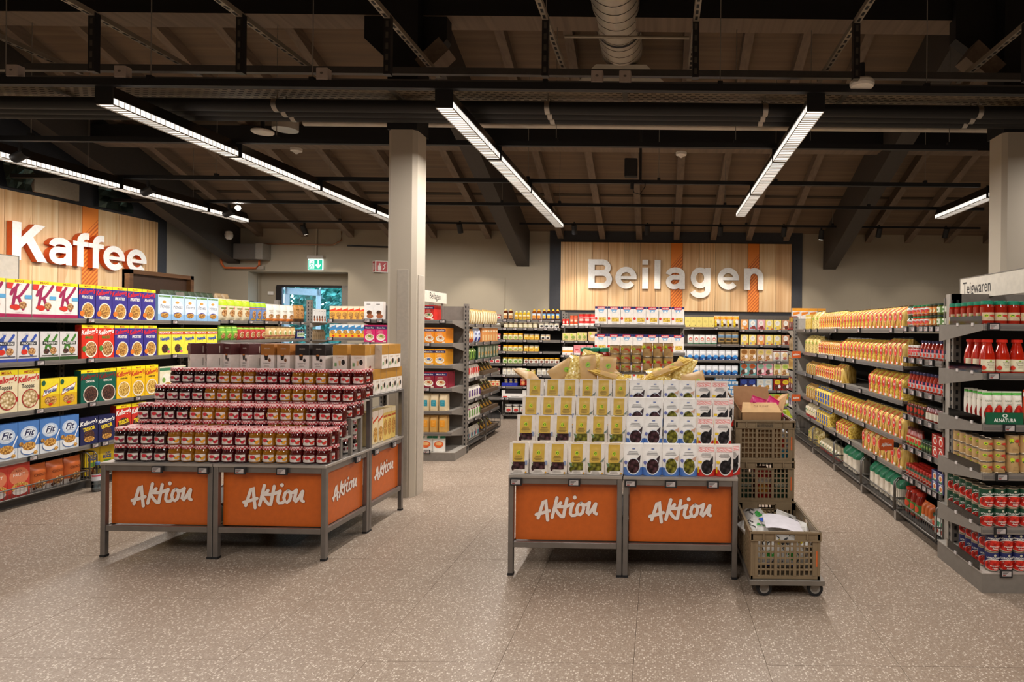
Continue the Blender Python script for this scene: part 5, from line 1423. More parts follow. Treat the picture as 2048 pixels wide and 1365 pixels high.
def shelf_mesh(L, depth, lip=.036):
    m = M()
    m.box(0, L, .004, depth, -.022, 0, GREYM)
    m.box(0, L, -.006, .006, -lip, .004, EDGE)
    m.box(0, L, -.0075, -.005, -lip * .72, -lip * .3, P('#6a6561', .3))
    return m.mesh('shelf')

def upright(h, w=.05, d=.06):
    m = M().box(-w / 2, w / 2, 0, d, 0, h, GREYM)
    for i in range(int(h / .05) - 1):
        m.box(-.008, .008, -.0008, 0, .05 + i * .05, .075 + i * .05, BLACK)
        m.box(w / 2, w / 2 + .0008, .02, .036, .05 + i * .05, .075 + i * .05, BLACK)
        m.box(-w / 2 - .0008, -w / 2, .02, .036, .05 + i * .05, .075 + i * .05, BLACK)
    return m.mesh('upright')

def basket_mesh(L, z0, z1, depth):
    m = M()
    wire = P('#6f6b66', .35, .6)
    for z in (z0, z1):
        m.tube([(0, depth * .6, z), (.0, .02, z), (.02, 0, z), (L - .02, 0, z), (L, .02, z), (L, depth * .6, z)], .006, wire, 6)
    for i in range(int(L / .03)):
        x = .02 + i * .03
        m.box(x - .0014, x + .0014, -.0014, .0014, z0, z1, wire)
    for x in (.0, L):
        m.tube([(x, .0, z0), (x, .0, z1 + .13), (x, .03, z1 + .16), (x, depth * .5, z1 + .16)], .006, wire, 6)
        for i in range(5):
            m.box(x - .001, x + .001, .03 + i * .05, .033 + i * .05, z0, z1 + .15, wire)
    m.box(0, L, .0, depth * .8, z0 - .012, z0 - .006, DARKM)
    return m.mesh('wire_basket')

def shelf_unit(fr, label, u0, u1, zs, depth, top, ups=(), tags=(), base=.1, basket=None, back=True, group=None, brackets=False, name='shelf_unit', foot=None, backtop=None, backmat=None, backx=None):
    t = thing(name, label, 'shelf', (fr.ox, fr.oy, 0), fr.rot, group)
    a, b = sorted((fr.sg * u0, fr.sg * u1))
    L = b - a
    if base:
        m = M()
        m.box(a, b, (.06 if basket else -.01), depth, 0, base, DARKM if basket else GREYM)
        if not basket:
            m.box(a - .002, b + .002, -.012, depth, base, base + .006, GREYL)
        m.build('base_plinth', t)
    if back:
        M().box(backx or a, b, depth - .012, depth, base, backtop or top - .03, backmat or BACKP).build('back_panel', t)
    um = upright(top)
    for u in ups:
        link('upright', um, t, (fr.sg * u, depth - .05, 0))
    for z, e0, e1 in zs:
        x0, x1 = sorted((fr.sg * e0, fr.sg * e1))
        link('shelf', shelf_mesh(x1 - x0, depth - .02), t, (x0, 0, z))
        if brackets:
            for x in (x0, x1):
                m = M()
                yz(m, [(.005, z - .035), (.005, z + .002), (depth, z + .002), (depth, z - .11)], x - .003, x + .003, GREYM)
                m.build('side_bracket', t)
    for u, z in tags:
        link('price_tag', TAG, t, (fr.sg * u, -.0075, z - .014))
    if basket:
        for c0, c1, z0, z1 in basket:
            x0, x1 = sorted((fr.sg * c0, fr.sg * c1))
            link('wire_basket', basket_mesh(x1 - x0 - .01, z0, z1, .25), t, (x0 + .005, -.02, 0))
            m = M().box(x0 - .02, x0 + .02, -.02, .2, 0, .075, GREYM)
            m.build('foot', t)
    return t

# ---- the cereal wall -------------------------------------------------------
FL = Frame(-5.22, 0, PI / 2, 1, 'near end')
tg = [(u, 1.555) for u in (5.5, 6.45)] + [(u, 1.573) for u in (7.3, 7.65, 7.95, 8.25, 8.5, 8.75)] + [(u, 1.19) for u in (5.05, 5.5, 6.45)] + [(u, .785) for u in (5.05, 5.52, 6.0)] + [(u, .40) for u in (5.0, 5.55, 5.65)]
zs = [(z, 4.3, 7.13) for z in (1.555, 1.19, .785, .40)] + [(z, 7.14, 8.93) for z in (1.573, 1.33, 1.08, .8, .45)]
shelf_unit(FL, 'long dark shelf wall full of cereal boxes under the Kaffee board', 4.3, 8.95, zs, .5, 1.9, (8.95, 7.135, 5.7, 4.3), tg, .06, [(4.3, 5.5, .09, .17), (5.56, 7.1, .09, .17)], backtop=1.72)
row(FL, 'kred', 4.60, 5.40, 4, 1.555, 'top cereal shelf', h=.313)
row(FL, 'frost', 5.405, 6.23, 5, 1.555, 'top cereal shelf', h=.313)
row(FL, 'fitness', 6.26, 7.12, 5, 1.555, 'top cereal shelf', h=.275)
row(FL, 'muesy', 7.15, 7.70, 4, 1.573, 'top cereal shelf', h=.262)
row(FL, 'muesb', 7.70, 8.01, 3, 1.573, 'top cereal shelf', h=.25)
row(FL, 'nutw', 8.02, 8.62, 4, 1.573, 'top cereal shelf', h=.235)
row(FL, 'nutb', 8.63, 8.87, 2, 1.573, 'top cereal shelf', h=.25)
row(FL, 'prob', 4.72, 5.06, 2, 1.19, 'second cereal shelf', h=.25)
row(FL, 'prog', 5.07, 5.40, 2, 1.19, 'second cereal shelf', h=.25)
row(FL, 'smack', 5.43, 5.76, 2, 1.19, 'second cereal shelf', h=.31)
row(FL, 'frost', 5.765, 6.25, 3, 1.19, 'second cereal shelf', h=.31)
row(FL, 'nesq', 6.27, 7.11, 5, 1.19, 'second cereal shelf', h=.287)
row(FL, 'grn', 7.16, 7.47, 3, 1.33, 'second cereal shelf', h=.18)
row(FL, 'redb', 7.48, 8.0, 5, 1.33, 'second cereal shelf', h=.17)
row(FL, 'tan', 8.02, 8.66, 6, 1.33, 'second cereal shelf', h=.175)
row(FL, 'bluej', 8.69, 8.87, 3, 1.33, 'second cereal shelf', h=.14)
row(FL, 'toppas', 4.73, 5.07, 2, .785, 'third cereal shelf', h=.345)
row(FL, 'weet', 5.08, 5.40, 2, .785, 'third cereal shelf', h=.25)
row(FL, 'choc', 5.43, 5.78, 2, .785, 'third cereal shelf', h=.302)
row(FL, 'honey', 5.79, 6.27, 3, .785, 'third cereal shelf', h=.308)
row(FL, 'lightbox', 6.29, 6.64, 2, .785, 'third cereal shelf', h=.28)
row(FL, 'fit', 4.73, 5.42, 4, .40, 'fourth cereal shelf', h=.296)
row(FL, 'tresb', 5.43, 5.78, 2, .40, 'fourth cereal shelf', h=.252)
row(FL, 'tresr', 5.79, 6.13, 2, .40, 'fourth cereal shelf', h=.322)
row(FL, 'fruit', 4.68, 5.02, 2, .075, 'lowest basket', h=.285, v=.02)
row(FL, 'obag', 5.03, 5.49, 3, .075, 'lowest basket', h=.24, v=.02)
row(FL, 'crisp', 5.60, 6.06, 3, .075, 'lowest basket', h=.295, v=.12)
FB = Frame(-5.95, 0, PI / 2, 1, 'near end')
shelf_unit(FB, 'narrow dark shelf behind the cereal wall carrying coffee packs', 5.2, 8.9, [(1.73, 5.2, 8.9)], .3, 1.8, (5.2, 8.9), (), .1)
row(FB, 'packg', 7.2, 8.05, 8, 1.73, 'shelf behind the cereals', h=.21)
row(FB, 'packk', 8.08, 8.35, 2, 1.73, 'shelf behind the cereals', h=.22)
row(FB, 'packg', 8.38, 8.88, 5, 1.73, 'shelf behind the cereals', h=.15)
# white header board above the cereals
t = thing('header_board', 'blank white header board above the first cereal boxes', 'sign', (-5.42, 4.2, 1.88), PI / 2)
M().box(0, .86, -.012, .012, 0, .19, P('#cdc5ba', .5)).build('panel', t)
M().box(-.0, .866, -.014, .014, .19, .197, GREYM).box(.86, .866, -.014, .014, 0, .19, GREYM).build('frame', t)
M().box(.1, .12, -.01, .01, -.2, 0, GREYM).box(.74, .76, -.01, .01, -.2, 0, GREYM).build('stand', t)
# far end of the cereal wall: one narrow rack turned away
FE = Frame(-5.0, 8.98, 0, 1, 'left')
t = thing('end_rack', 'narrow grey end rack behind the cereal wall post', 'shelf', (-5.22, 8.98, 0))
for z in (1.58, 1.31):
    m = M(); yz(m, [(0, z - .08), (0, z), (.42, z), (.42, z - .03)], .0, .02, GREYL); m.box(0, .3, .0, .42, z - .015, z, GREYM); m.build('shelf', t)
link('upright', upright(1.91, .06, .06), t, (-.03, -.0, 0))
row(Frame(-5.2, 9.0, PI / 2, 1, 'near end'), 'dolce', .03, .38, 5, 1.58, 'end rack upper shelf', h=.2)
row(Frame(-5.2, 9.0, PI / 2, 1, 'near end'), 'packk', .03, .38, 6, 1.31, 'end rack lower shelf', h=.16)

# ---- rice shelves behind the column ---------------------------------------
FM = Frame(0, 6.80, 0, 1, 'left')
zs = [(z, -3.36, -2.345) for z in (1.595, 1.333, 1.085, .823, .563, .32)]
tg = [(-2.45, 1.595), (-2.62, 1.333), (-2.62, .823), (-2.61, .12), (-3.3, 1.595), (-3.16, 1.595), (-3.3, 1.333)]
shelf_unit(FM, 'grey shelf end with rice boxes right behind the column', -3.36, -2.30, zs, .46, 1.80, (-3.33, -2.325), tg, .09, brackets=True, backmat=P('#776f66', .6))
row(FM, 'ricer', -2.80, -2.555, 2, 1.595, 'top shelf behind the column', h=.17)
row(FM, 'riceo', -2.67, -2.42, 2, 1.333, 'second shelf behind the column', h=.175)
row(FM, 'ricey', -2.68, -2.42, 2, 1.085, 'third shelf behind the column', h=.18)
row(FM, 'riced', -2.68, -2.40, 2, .823, 'fourth shelf behind the column', h=.185)
for key, z, wh, h, x1 in (('ricer', 1.595, 'top shelf behind the column', .17, -2.555), ('riceo', 1.333, 'second shelf behind the column', .175, -2.42), ('ricey', 1.085, 'third shelf behind the column', .18, -2.42), ('riced', .823, 'fourth shelf behind the column', .185, -2.40)):
    row(FM, key, x1 - .125, x1, 1, z, wh, h=h, deep=5, skip_front=1)
row(FM, 'teal', -2.70, -2.40, 3, .563, 'fifth shelf behind the column', h=.19, deep=2)
row(FM, 'goldb', -2.70, -2.40, 3, .32, 'sixth shelf behind the column', h=.19, deep=2)
row(FM, 'soup', -2.72, -2.42, 2, .098, 'base behind the column', h=.19)
row(FM, 'dolce', -3.35, -3.13, 2, 1.595, 'shelf left of the column', h=.205)
row(FM, 'ricep', -3.35, -3.09, 2, 1.333, 'shelf left of the column', h=.2)
row(FM, 'ybox', -3.35, -3.09, 2, 1.085, 'shelf left of the column', h=.17)
FN = Frame(0, 7.40, 0, 1, 'left')
shelf_unit(FN, 'small grey rack with crispbread boxes before the exit door', -4.09, -3.40, [(1.6, -4.09, -3.4), (1.375, -4.09, -3.4), (1.1, -4.09, -3.4)], .3, 1.7, (-3.44,), [(-4.05, 1.6), (-4.05, 1.375)], .09, back=False)
row(FN, 'knackr', -4.07, -3.62, 6, 1.6, 'upper crispbread shelf', h=.165)
row(FN, 'knack', -4.07, -3.60, 6, 1.375, 'lower crispbread shelf', h=.165)
row(FN, 'zwie2', -4.0, -3.42, 5, 1.1, 'lowest crispbread shelf', h=.2)
# its long side along the aisle
FS = Frame(-2.33, 0, PI / 2, 1, 'near end')
zs = [(z, 7.28, 8.78) for z in (1.56, 1.327, 1.105, .885, .62, .375)]
tg = [(u, z) for z in (1.56, 1.327, 1.105, .885, .62, .375) for u in (7.3, 7.6, 7.95, 8.3)]
shelf_unit(FS, 'grey aisle shelf with noodles and rice bags, seen along its side', 7.28, 8.80, zs, .45, 1.80, (7.29, 8.79), tg, .06, [(7.3, 8.03, .08, .15), (8.05, 8.78, .08, .15)], backtop=1.6)
A = 'aisle shelf'
row(FS, 'kraft', 7.29, 8.0, 7, 1.56, 'top ' + A, h=.19)
row(FS, 'kraft', 8.02, 8.7, 7, 1.56, 'top ' + A + ' far half', h=.2)
row(FS, 'noodw', 7.29, 7.6, 4, 1.327, 'second ' + A, h=.17)
row(FS, 'noodb', 7.62, 7.9, 2, 1.327, 'second ' + A, h=.18)
row(FS, 'orbox', 7.92, 8.7, 6, 1.327, 'second ' + A, h=.19)
row(FS, 'veg', 7.29, 7.7, 4, 1.105, 'third ' + A, h=.15)
row(FS, 'dgbox', 7.75, 8.75, 7, 1.105, 'third ' + A, h=.175)
row(FS, 'redw', 7.29, 7.85, 6, .885, 'fourth ' + A, h=.165)
row(FS, 'purw', 7.29, 7.9, 6, .62, 'fifth ' + A, h=.16)
row(FS, 'grw', 7.29, 7.9, 6, .375, 'sixth ' + A, h=.165)
row(FS, 'tealw', 7.32, 7.98, 5, .09, 'aisle basket', h=.16, v=.03)
for z, wh in ((.885, 'fourth ' + A), (.62, 'fifth ' + A), (.375, 'sixth ' + A), (.09, 'aisle basket')):
    tr = tag(M().box(-.38, .38, 0, .3, 0, .05, P('#5a4632', .7)).box(-.38, .38, .27, .3, 0, .16, P('#5a4632', .7)).build('sachet_tray', None, FS.at(8.35, .0, z + .002), PI / 2), 'brown cardboard tray of sachets on the %s' % wh, 'display tray', 'brown sachet trays')
    for i in range(5):
        p = FS.at(8.05 + i * .145, .06, z + .02)
        place('sachet', p, 0, wh, i, 'near end', (1.35, 1, 1.2), (-.62, 0, PI / 2))

# ---- back wall shelves ------------------------------------------------------
FK = Frame(0, 10.0, 0, 1, 'left')
G = 'back wall shelves'
zl = [1.66, 1.522, 1.322, 1.13, .927, .738, .547, .355]
HL = ['top', 'second', 'third', 'fourth', 'fifth', 'sixth', 'seventh', 'eighth']
tg = [(-2.57 + i * .2, 1.66) for i in range(5)] + [(-2.57 + i * .17, 1.522) for i in range(6)] + [(u, z) for z in zl[2:7] for u in (-2.58, -2.23, -1.97)] + [(u, .355) for u in (-2.6, -2.52)]
shelf_unit(FK, 'dark back wall shelf with honey and spreads', -2.98, -1.645, [(z, -2.98, -1.645) for z in zl], .44, 1.82, (-2.62, -1.66), tg, .06, [(-2.6, -1.66, .07, .14)], group=G, backtop=1.5)
H = ' honey shelf'
row(FK, 'spr', -2.93, -2.64, 4, 1.66, 'top' + H, h=.085)
row(FK, 'hb1', -2.61, -2.44, 2, 1.66, 'top' + H, h=.185)
row(FK, 'hb4', -2.42, -2.15, 4, 1.66, 'top' + H, h=.15)
row(FK, 'hb2', -2.13, -1.97, 2, 1.66, 'top' + H, h=.185)
row(FK, 'hb3', -1.96, -1.66, 4, 1.66, 'top' + H, h=.185)
row(FK, 'sph', -2.6, -2.03, 7, 1.522, 'second' + H, h=.09)
row(FK, 'spb', -2.01, -1.67, 4, 1.522, 'second' + H, h=.09)
row(FK, 'spt', -2.93, -2.65, 4, 1.522, 'second' + H, h=.09)
row(FK, 'spy', -2.61, -2.27, 4, 1.322, 'third' + H, h=.11)
row(FK, 'spn', -2.26, -2.0, 3, 1.322, 'third' + H, h=.1)
row(FK, 'spb', -1.98, -1.82, 2, 1.322, 'third' + H, h=.095)
row(FK, 'spr', -2.93, -2.65, 3, 1.322, 'third' + H, h=.1)
row(FK, 'spy', -2.61, -2.27, 4, 1.13, 'fourth' + H, h=.1)
row(FK, 'spn', -2.26, -2.0, 3, 1.13, 'fourth' + H, h=.1)
row(FK, 'spr', -2.93, -2.65, 3, 1.13, 'fourth' + H, h=.1)
row(FK, 'spg', -2.61, -2.27, 4, .927, 'fifth' + H, h=.1)
row(FK, 'spw', -2.26, -1.66, 7, .927, 'fifth' + H, h=.095)
row(FK, 'spr', -2.93, -2.65, 3, .927, 'fifth' + H, h=.1)
row(FK, 'spt', -2.61, -2.32, 4, .738, 'sixth' + H, h=.115)
row(FK, 'spm', -2.30, -2.06, 3, .738, 'sixth' + H, h=.1)
row(FK, 'spt', -2.04, -1.8, 3, .738, 'sixth' + H + ' further right', h=.11)
row(FK, 'spr', -2.93, -2.65, 3, .738, 'sixth' + H, h=.1)
row(FK, 'spc', -2.6, -2.36, 3, .547, 'seventh' + H, h=.17, v=.06)
row(FK, 'btray', -2.62, -2.35, 1, .547, 'seventh' + H, v=-.0)
row(FK, 'spd', -2.32, -2.02, 3, .547, 'seventh' + H, h=.16)
row(FK, 'spo', -2.95, -2.65, 4, .547, 'seventh' + H, h=.1)
row(FK, 'wtray', -2.62, -2.2, 1, .355, 'eighth' + H, h=.13)
row(FK, 'nut3', -2.58, -2.2, 3, .09, 'basket under the honey', h=.15, v=.04)
zz = [1.566, 1.317, 1.075, .8, .5]
shelf_unit(FK, 'back wall shelf with cocoa tins left of the pasta boxes', -1.625, -.55, [(z, -1.625, -.55) for z in zz], .44, 1.80, (-1.61,), [(u, z) for z in zz[:3] for u in (-1.6, -1.38, -1.2)], .06, group=G, backtop=1.80, backmat=P('#6c655d', .6))
row(FK, 'cocr', -1.62, -1.5, 2, 1.566, 'cocoa shelf', h=.12)
row(FK, 'coco', -1.49, -1.36, 2, 1.566, 'cocoa shelf', h=.18)
row(FK, 'cocl', -1.35, -1.05, 3, 1.566, 'cocoa shelf', h=.205)
row(FK, 'mwht', -1.04, -.9, 1, 1.566, 'cocoa shelf', h=.14)
row(FK, 'mtea', -1.61, -1.375, 2, 1.317, 'second cocoa shelf', h=.13)
row(FK, 'mtea', -1.37, -1.20, 2, 1.317, 'second cocoa shelf right half', h=.14)
row(FK, 'mtan', -1.18, -.94, 2, 1.317, 'second cocoa shelf', h=.155)
row(FK, 'mwht', -1.61, -1.43, 2, 1.075, 'third cocoa shelf', h=.14)
row(FK, 'mpnk', -1.42, -1.10, 3, 1.075, 'third cocoa shelf', h=.17)
row(FK, 'mtan', -1.61, -1.0, 5, .8, 'fourth cocoa shelf', h=.14)
zr = [1.56, 1.285, 1.018, .768]
shelf_unit(FK, 'back wall shelf with sugar and flour under the wooden board', .33, 1.335, [(z, .33, 1.335) for z in zr], .44, 1.78, (.36, 1.335), [(u, z) for z, us in ((1.56, (.55, .95)), (1.285, (1.0,))) for u in us], .06, group=G, backtop=1.78, backmat=P('#6c655d', .6))
B = 'flour shelf'
row(FK, 'ybox', .43, .92, 5, 1.56, 'top ' + B, h=.175)
row(FK, 'ybag', .92, 1.335, 4, 1.56, 'top ' + B, h=.2)
row(FK, 'flour', .48, .97, 5, 1.285, 'second ' + B, h=.155)
row(FK, 'goldf', .99, 1.33, 3, 1.285, 'second ' + B, h=.205)
row(FK, 'sugar', .36, 1.33, 9, 1.018, 'third ' + B, h=.165)
row(FK, 'sugar', .36, 1.33, 9, .768, 'fourth ' + B, h=.16)
for j in range(9):
    row(FK, 'sugbox', .94 + (.04 if j % 2 else 0), 1.30 + (.03 if j % 2 else 0), 3, .07 + j * .0745, 'sugar stack %s layer' % ORD[j], v=.02, h=.0735)
zq = [1.53, 1.277, 1.008, .77, .52, .262]
shelf_unit(FK, 'back wall shelf with cake mix boxes beside the pasta aisle', 1.345, 2.75, [(z, 1.345, 2.75) for z in zq], .44, 1.78, (1.36, 2.74), [(u, z) for z in zq for u in (1.4, 1.7, 2.0)], .06, group=G, backtop=1.78, backmat=P('#57514b', .6))
E = 'cake mix shelf'
t = thing('top_shelf', 'narrow extra shelf above the cake mix shelf at its right end', 'shelf', (2.2, 10.0, 0))
M().box(0, .6, .0, .4, 1.70, 1.72, GREYM).build('shelf_board', t)
for x in (.0, .58):
    M().box(x, x + .02, .36, .40, .0, 1.70, GREYM).build('post', t)
box('ortop', 'baking_box', 'baking box', 'white box with orange top', .13, .08, .18, '#ece6df', [('r', -1, 1, .72, 1, '#f0a01e'), ('p', [(-.8, .3), (.8, .5), (.8, .68), (-.8, .6)], '#e8861e')], side='#e2dbd2', top='#f0a01e')
row(FK, 'ortop', 2.22, 2.78, 4, 1.72, 'extra shelf by the pasta aisle', h=.18)
for i, kk in enumerate(('bk1', 'bk2', 'bk3', 'bk4', 'bk4', 'bk5')):
    row(FK, kk, 1.365 + i * .137, 1.365 + i * .137 + .125, 1, 1.53, 'top ' + E, h=.17)
for i, kk in enumerate(('bk4', 'bk4', 'bk6', 'bk4', 'bk4', 'bk5')):
    row(FK, kk, 1.365 + i * .137, 1.365 + i * .137 + .125, 1, 1.277, 'second ' + E, h=.17)
row(FK, 'ck1', 1.36, 1.63, 2, 1.008, 'third ' + E, h=.205)
row(FK, 'ck2', 1.64, 1.9, 2, 1.008, 'third ' + E, h=.2)
row(FK, 'mixw', 1.91, 2.17, 2, 1.008, 'third ' + E, h=.18)
row(FK, 'ck8', 2.19, 2.32, 1, 1.008, 'third ' + E, h=.16)
row(FK, 'ck3', 1.36, 1.63, 2, .77, 'fourth ' + E, h=.205)
row(FK, 'ck4', 1.64, 1.91, 2, .77, 'fourth ' + E, h=.205)
row(FK, 'ck5', 1.92, 2.18, 2, .77, 'fourth ' + E, h=.2)
row(FK, 'ck7', 2.2, 2.33, 1, .77, 'fourth ' + E, h=.17)
row(FK, 'ck6', 1.36, 1.63, 2, .52, 'fifth ' + E, h=.19)
row(FK, 'ck7', 1.64, 1.9, 2, .52, 'fifth ' + E, h=.19)
row(FK, 'ck8', 1.92, 2.32, 3, .52, 'fifth ' + E, h=.19)
row(FK, 'ck2', 1.36, 1.63, 2, .262, 'sixth ' + E, h=.2)
row(FK, 'ck9', 1.64, 2.18, 4, .262, 'sixth ' + E, h=.2)
row(FK, 'bk3', 2.19, 2.32, 1, .262, 'sixth ' + E, h=.19)
row(FK, 'lime', 1.62, 2.3, 5, .07, 'cake mix base', h=.14)

# ---- rack of boxed fusilli in the middle ---------------------------------------
FA = Frame(0, 7.60, 0, 1, 'left')
zs = [(z, -.83, .335) for z in (1.575, 1.222, .86, .5)]
shelf_unit(FA, 'dark end rack of white and blue pasta boxes before the back wall', -.83, .335, zs, .42, 1.6, (-.8, .31), [(-.78, 1.575)], .09, backtop=1.55, backmat=P('#4c4742', .5))
for z, wh in ((1.575, 'top rack shelf'), (1.222, 'second rack shelf'), (.86, 'third rack shelf')):
    row(FA, 'fusbox', -.815, .32, 7, z, wh, h=.228)
t = thing('grid_panel', 'wire grid between the two shelves of the pasta box rack', 'grid', (0, 7.85, 0))
m = M()
for i in range(56):
    x = -.8 + i * .02
    m.box(x - .0015, x + .0015, 0, .003, 1.45, 1.56, P('#5f5a55', .4))
for i in range(5):
    m.box(-.8, .31, 0, .004, 1.45 + i * .025, 1.453 + i * .025, P('#5f5a55', .4))
o = m.build('wires', t); o['kind'] = 'stuff'
M().box(-.8, .31, .004, .008, 1.44, 1.45, GREYM).build('rail', t)

# ---- the pasta aisle ------------------------------------------------------------
FP = Frame(1.93, 0, -PI / 2, -1, 'near end')
zf = [1.537, 1.237, .962, .655, .415]
zn = [1.545, 1.308, 1.067, .868, .633, .40]
tg = [(u, 1.537) for u in (7.9, 7.6, 7.3, 6.5, 5.75, 4.95)] + [(u, 1.237) for u in (7.3, 6.85, 6.6, 6.2, 5.9)] + [(u, .962) for u in (7.8, 7.5, 6.7, 6.2, 5.7)] + [(u, .655) for u in (7.5, 7.2, 6.6, 6.1, 5.6)] + [(u, .415) for u in (7.6, 7.0, 6.5, 6.0, 5.3)]
tg += [(u, z) for z in zn for u in (4.66, 4.52, 4.38, 4.22)] + [(u, 1.545) for u in (4.3, 4.12)] + [(u, .4) for u in (4.6, 4.3, 4.14)]
shelf_unit(FP, 'long grey shelf wall of pasta bags and tomato sauces', 4.07, 8.43, [(z, 4.73, 8.42) for z in zf] + [(z, 4.08, 4.72) for z in zn], .5, 1.74, (8.4, 4.08), tg, .05, [(4.1, 4.82, .085, .17), (4.84, 5.62, .085, .17), (5.64, 6.5, .085, .17), (6.52, 7.4, .085, .17), (7.42, 8.4, .085, .17)], backtop=1.5)
t = thing('end_rack', 'grey slotted post and narrow end shelves at the far end of the pasta aisle', 'shelf', (1.93, 8.44, 0))
link('upright', upright(1.71, .06, .06), t, (.0, .0, 0))
M().box(.03, .5, .0, .03, 0, 1.68, GREYL).build('end_panel', t)
for z in zf:
    m = M(); yz(m, [(.06, z - .12), (.06, z), (.42, z), (.42, z - .03)], -.03, -.02, GREYL); m.box(-.03, .45, .06, .42, z - .015, z, GREYM); m.build('shelf', t)
for k_, z, hh, n_ in (('ck8', 1.537, .19, 3), ('packk', 1.237, .2, 3), ('zwie2', .962, .2, 4), ('ck8', .655, .19, 3), ('purw', .415, .19, 3)):
    row(FP, k_, 8.53, 8.86, n_, z, 'far pasta end rack, %s shelf' % {1.537: 'top', 1.237: 'second', .962: 'third', .655: 'fourth', .415: 'fifth'}[z], h=hh, v=-.02)
Pn = ['top', 'second', 'third', 'fourth', 'fifth', 'lowest']
row(FP, 'pfancy', 7.65, 7.95, 3, 1.537, 'top pasta shelf', h=.19)
row(FP, 'pale', 7.28, 7.64, 2, 1.537, 'top pasta shelf', h=.23)
row(FP, 'pthin', 6.4, 7.27, 11, 1.537, 'top pasta shelf', h=.205)
row(FP, 'pbig', 5.62, 6.39, 8, 1.537, 'top pasta shelf', h=.19)
row(FP, 'phuge', 4.76, 5.61, 8, 1.537, 'top pasta shelf', h=.188)
row(FP, 'pesg', 4.62, 4.72, 1, 1.545, 'top sauce shelf', h=.082, stack=2)
row(FP, 'pesr', 4.33, 4.62, 4, 1.545, 'top sauce shelf', h=.082, stack=2)
row(FP, 'peso', 4.21, 4.33, 2, 1.545, 'top sauce shelf', h=.082, stack=2)
row(FP, 'pesv', 4.06, 4.21, 2, 1.545, 'top sauce shelf', h=.082, stack=2)
row(FP, 'pale', 7.3, 8.0, 4, 1.237, 'second pasta shelf', h=.225)
row(FP, 'pthin', 6.43, 7.28, 12, 1.237, 'second pasta shelf', h=.175)
row(FP, 'pbig', 5.17, 6.42, 11, 1.237, 'second pasta shelf', h=.21)
row(FP, 'phuge', 4.75, 5.16, 4, 1.237, 'second pasta shelf', h=.228)
row(FP, 'ssml', 4.49, 4.68, 4, 1.308, 'second sauce shelf', h=.1)
row(FP, 'sblu', 4.07, 4.48, 7, 1.308, 'second sauce shelf', h=.138)
row(FP, 'pkraft', 7.4, 7.9, 5, .962, 'third pasta shelf', h=.165)
row(FP, 'pthin', 6.65, 7.39, 9, .962, 'third pasta shelf', h=.17)
row(FP, 'phuge', 6.35, 6.64, 3, .962, 'third pasta shelf', h=.205)
row(FP, 'pbig', 4.75, 5.56, 7, .962, 'third pasta shelf', h=.222)
row(FP, 'sblu', 4.08, 4.68, 10, 1.067, 'third sauce shelf', h=.14)
row(FP, 'pkraft', 7.45, 7.9, 4, .655, 'fourth pasta shelf', h=.19)
row(FP, 'pblue', 6.78, 7.44, 6, .655, 'fourth pasta shelf', h=.195)
row(FP, 'pbig', 5.8, 6.77, 9, .655, 'fourth pasta shelf', h=.19)
row(FP, 'phuge', 4.75, 5.79, 9, .655, 'fourth pasta shelf', h=.21)
row(FP, 'sgold', 4.38, 4.7, 5, .868, 'fourth sauce shelf', h=.11)
row(FP, 'scrm', 4.07, 4.37, 5, .868, 'fourth sauce shelf', h=.115)
row(FP, 'pwhite', 7.42, 7.9, 5, .415, 'fifth pasta shelf', h=.175)
row(FP, 'pblue', 6.85, 7.41, 6, .415, 'fifth pasta shelf', h=.175)
row(FP, 'pthin', 6.1, 6.55, 5, .415, 'fifth pasta shelf', h=.16)
row(FP, 'phuge', 4.75, 5.72, 7, .415, 'fifth pasta shelf', h=.225)
row(FP, 'spas', 4.44, 4.7, 5, .633, 'fifth sauce shelf', h=.14)
row(FP, 'sdark', 4.26, 4.43, 4, .633, 'fifth sauce shelf', h=.085)
row(FP, 'sred', 4.07, 4.25, 2, .633, 'fifth sauce shelf', h=.08, stack=2)
row(FP, 'sredl', 4.26, 4.7, 9, .40, 'sixth sauce shelf', h=.09, deep=3)
row(FP, 'sblx', 4.07, 4.25, 2, .40, 'sixth sauce shelf', h=.07, stack=2)
row(FP, 'pale', 7.35, 7.9, 3, .095, 'wire basket at the far end', h=.19, v=.03)
row(FP, 'pwhite', 6.5, 7.3, 8, .095, 'wire basket', h=.13, v=.03)
row(FP, 'pgreen', 5.95, 6.4, 3, .095, 'wire basket in the middle', h=.24, v=.03)
row(FP, 'pgreen', 4.86, 5.6, 6, .095, 'wire basket near the sauces', h=.235, v=.03)
row(FP, 'spasb', 4.5, 4.78, 3, .095, 'sauce basket', h=.195, v=.02)
row(FP, 'obasket', 4.32, 4.49, 3, .095, 'sauce basket', h=.16, v=.03)
row(FP, 'sgrnl', 4.24, 4.32, 1, .095, 'sauce basket', h=.12, v=.03, deep=2)
row(FP, 'cartw', 4.1, 4.24, 2, .095, 'sauce basket', h=.12, v=.02, deep=2)
for i in range(4):                                      # spaghetti packs lying on the fifth shelf
    for u, wh in ((6.72, 'fifth shelf, further stack'), (5.92, 'fifth shelf, nearer stack')):
        place('phuge', FP.at(u, .3, .44 + i * .034), 0, wh, i, 'bottom', (.9, .32, 1.1), (-PI / 2 + .03 * i, 0, -PI / 2))
AKT = [[(-.84, -.82), (-.20, .62)], [(-.20, .62), (-.04, -.85)], [(-.98, -.48), (.10, -.18)]]
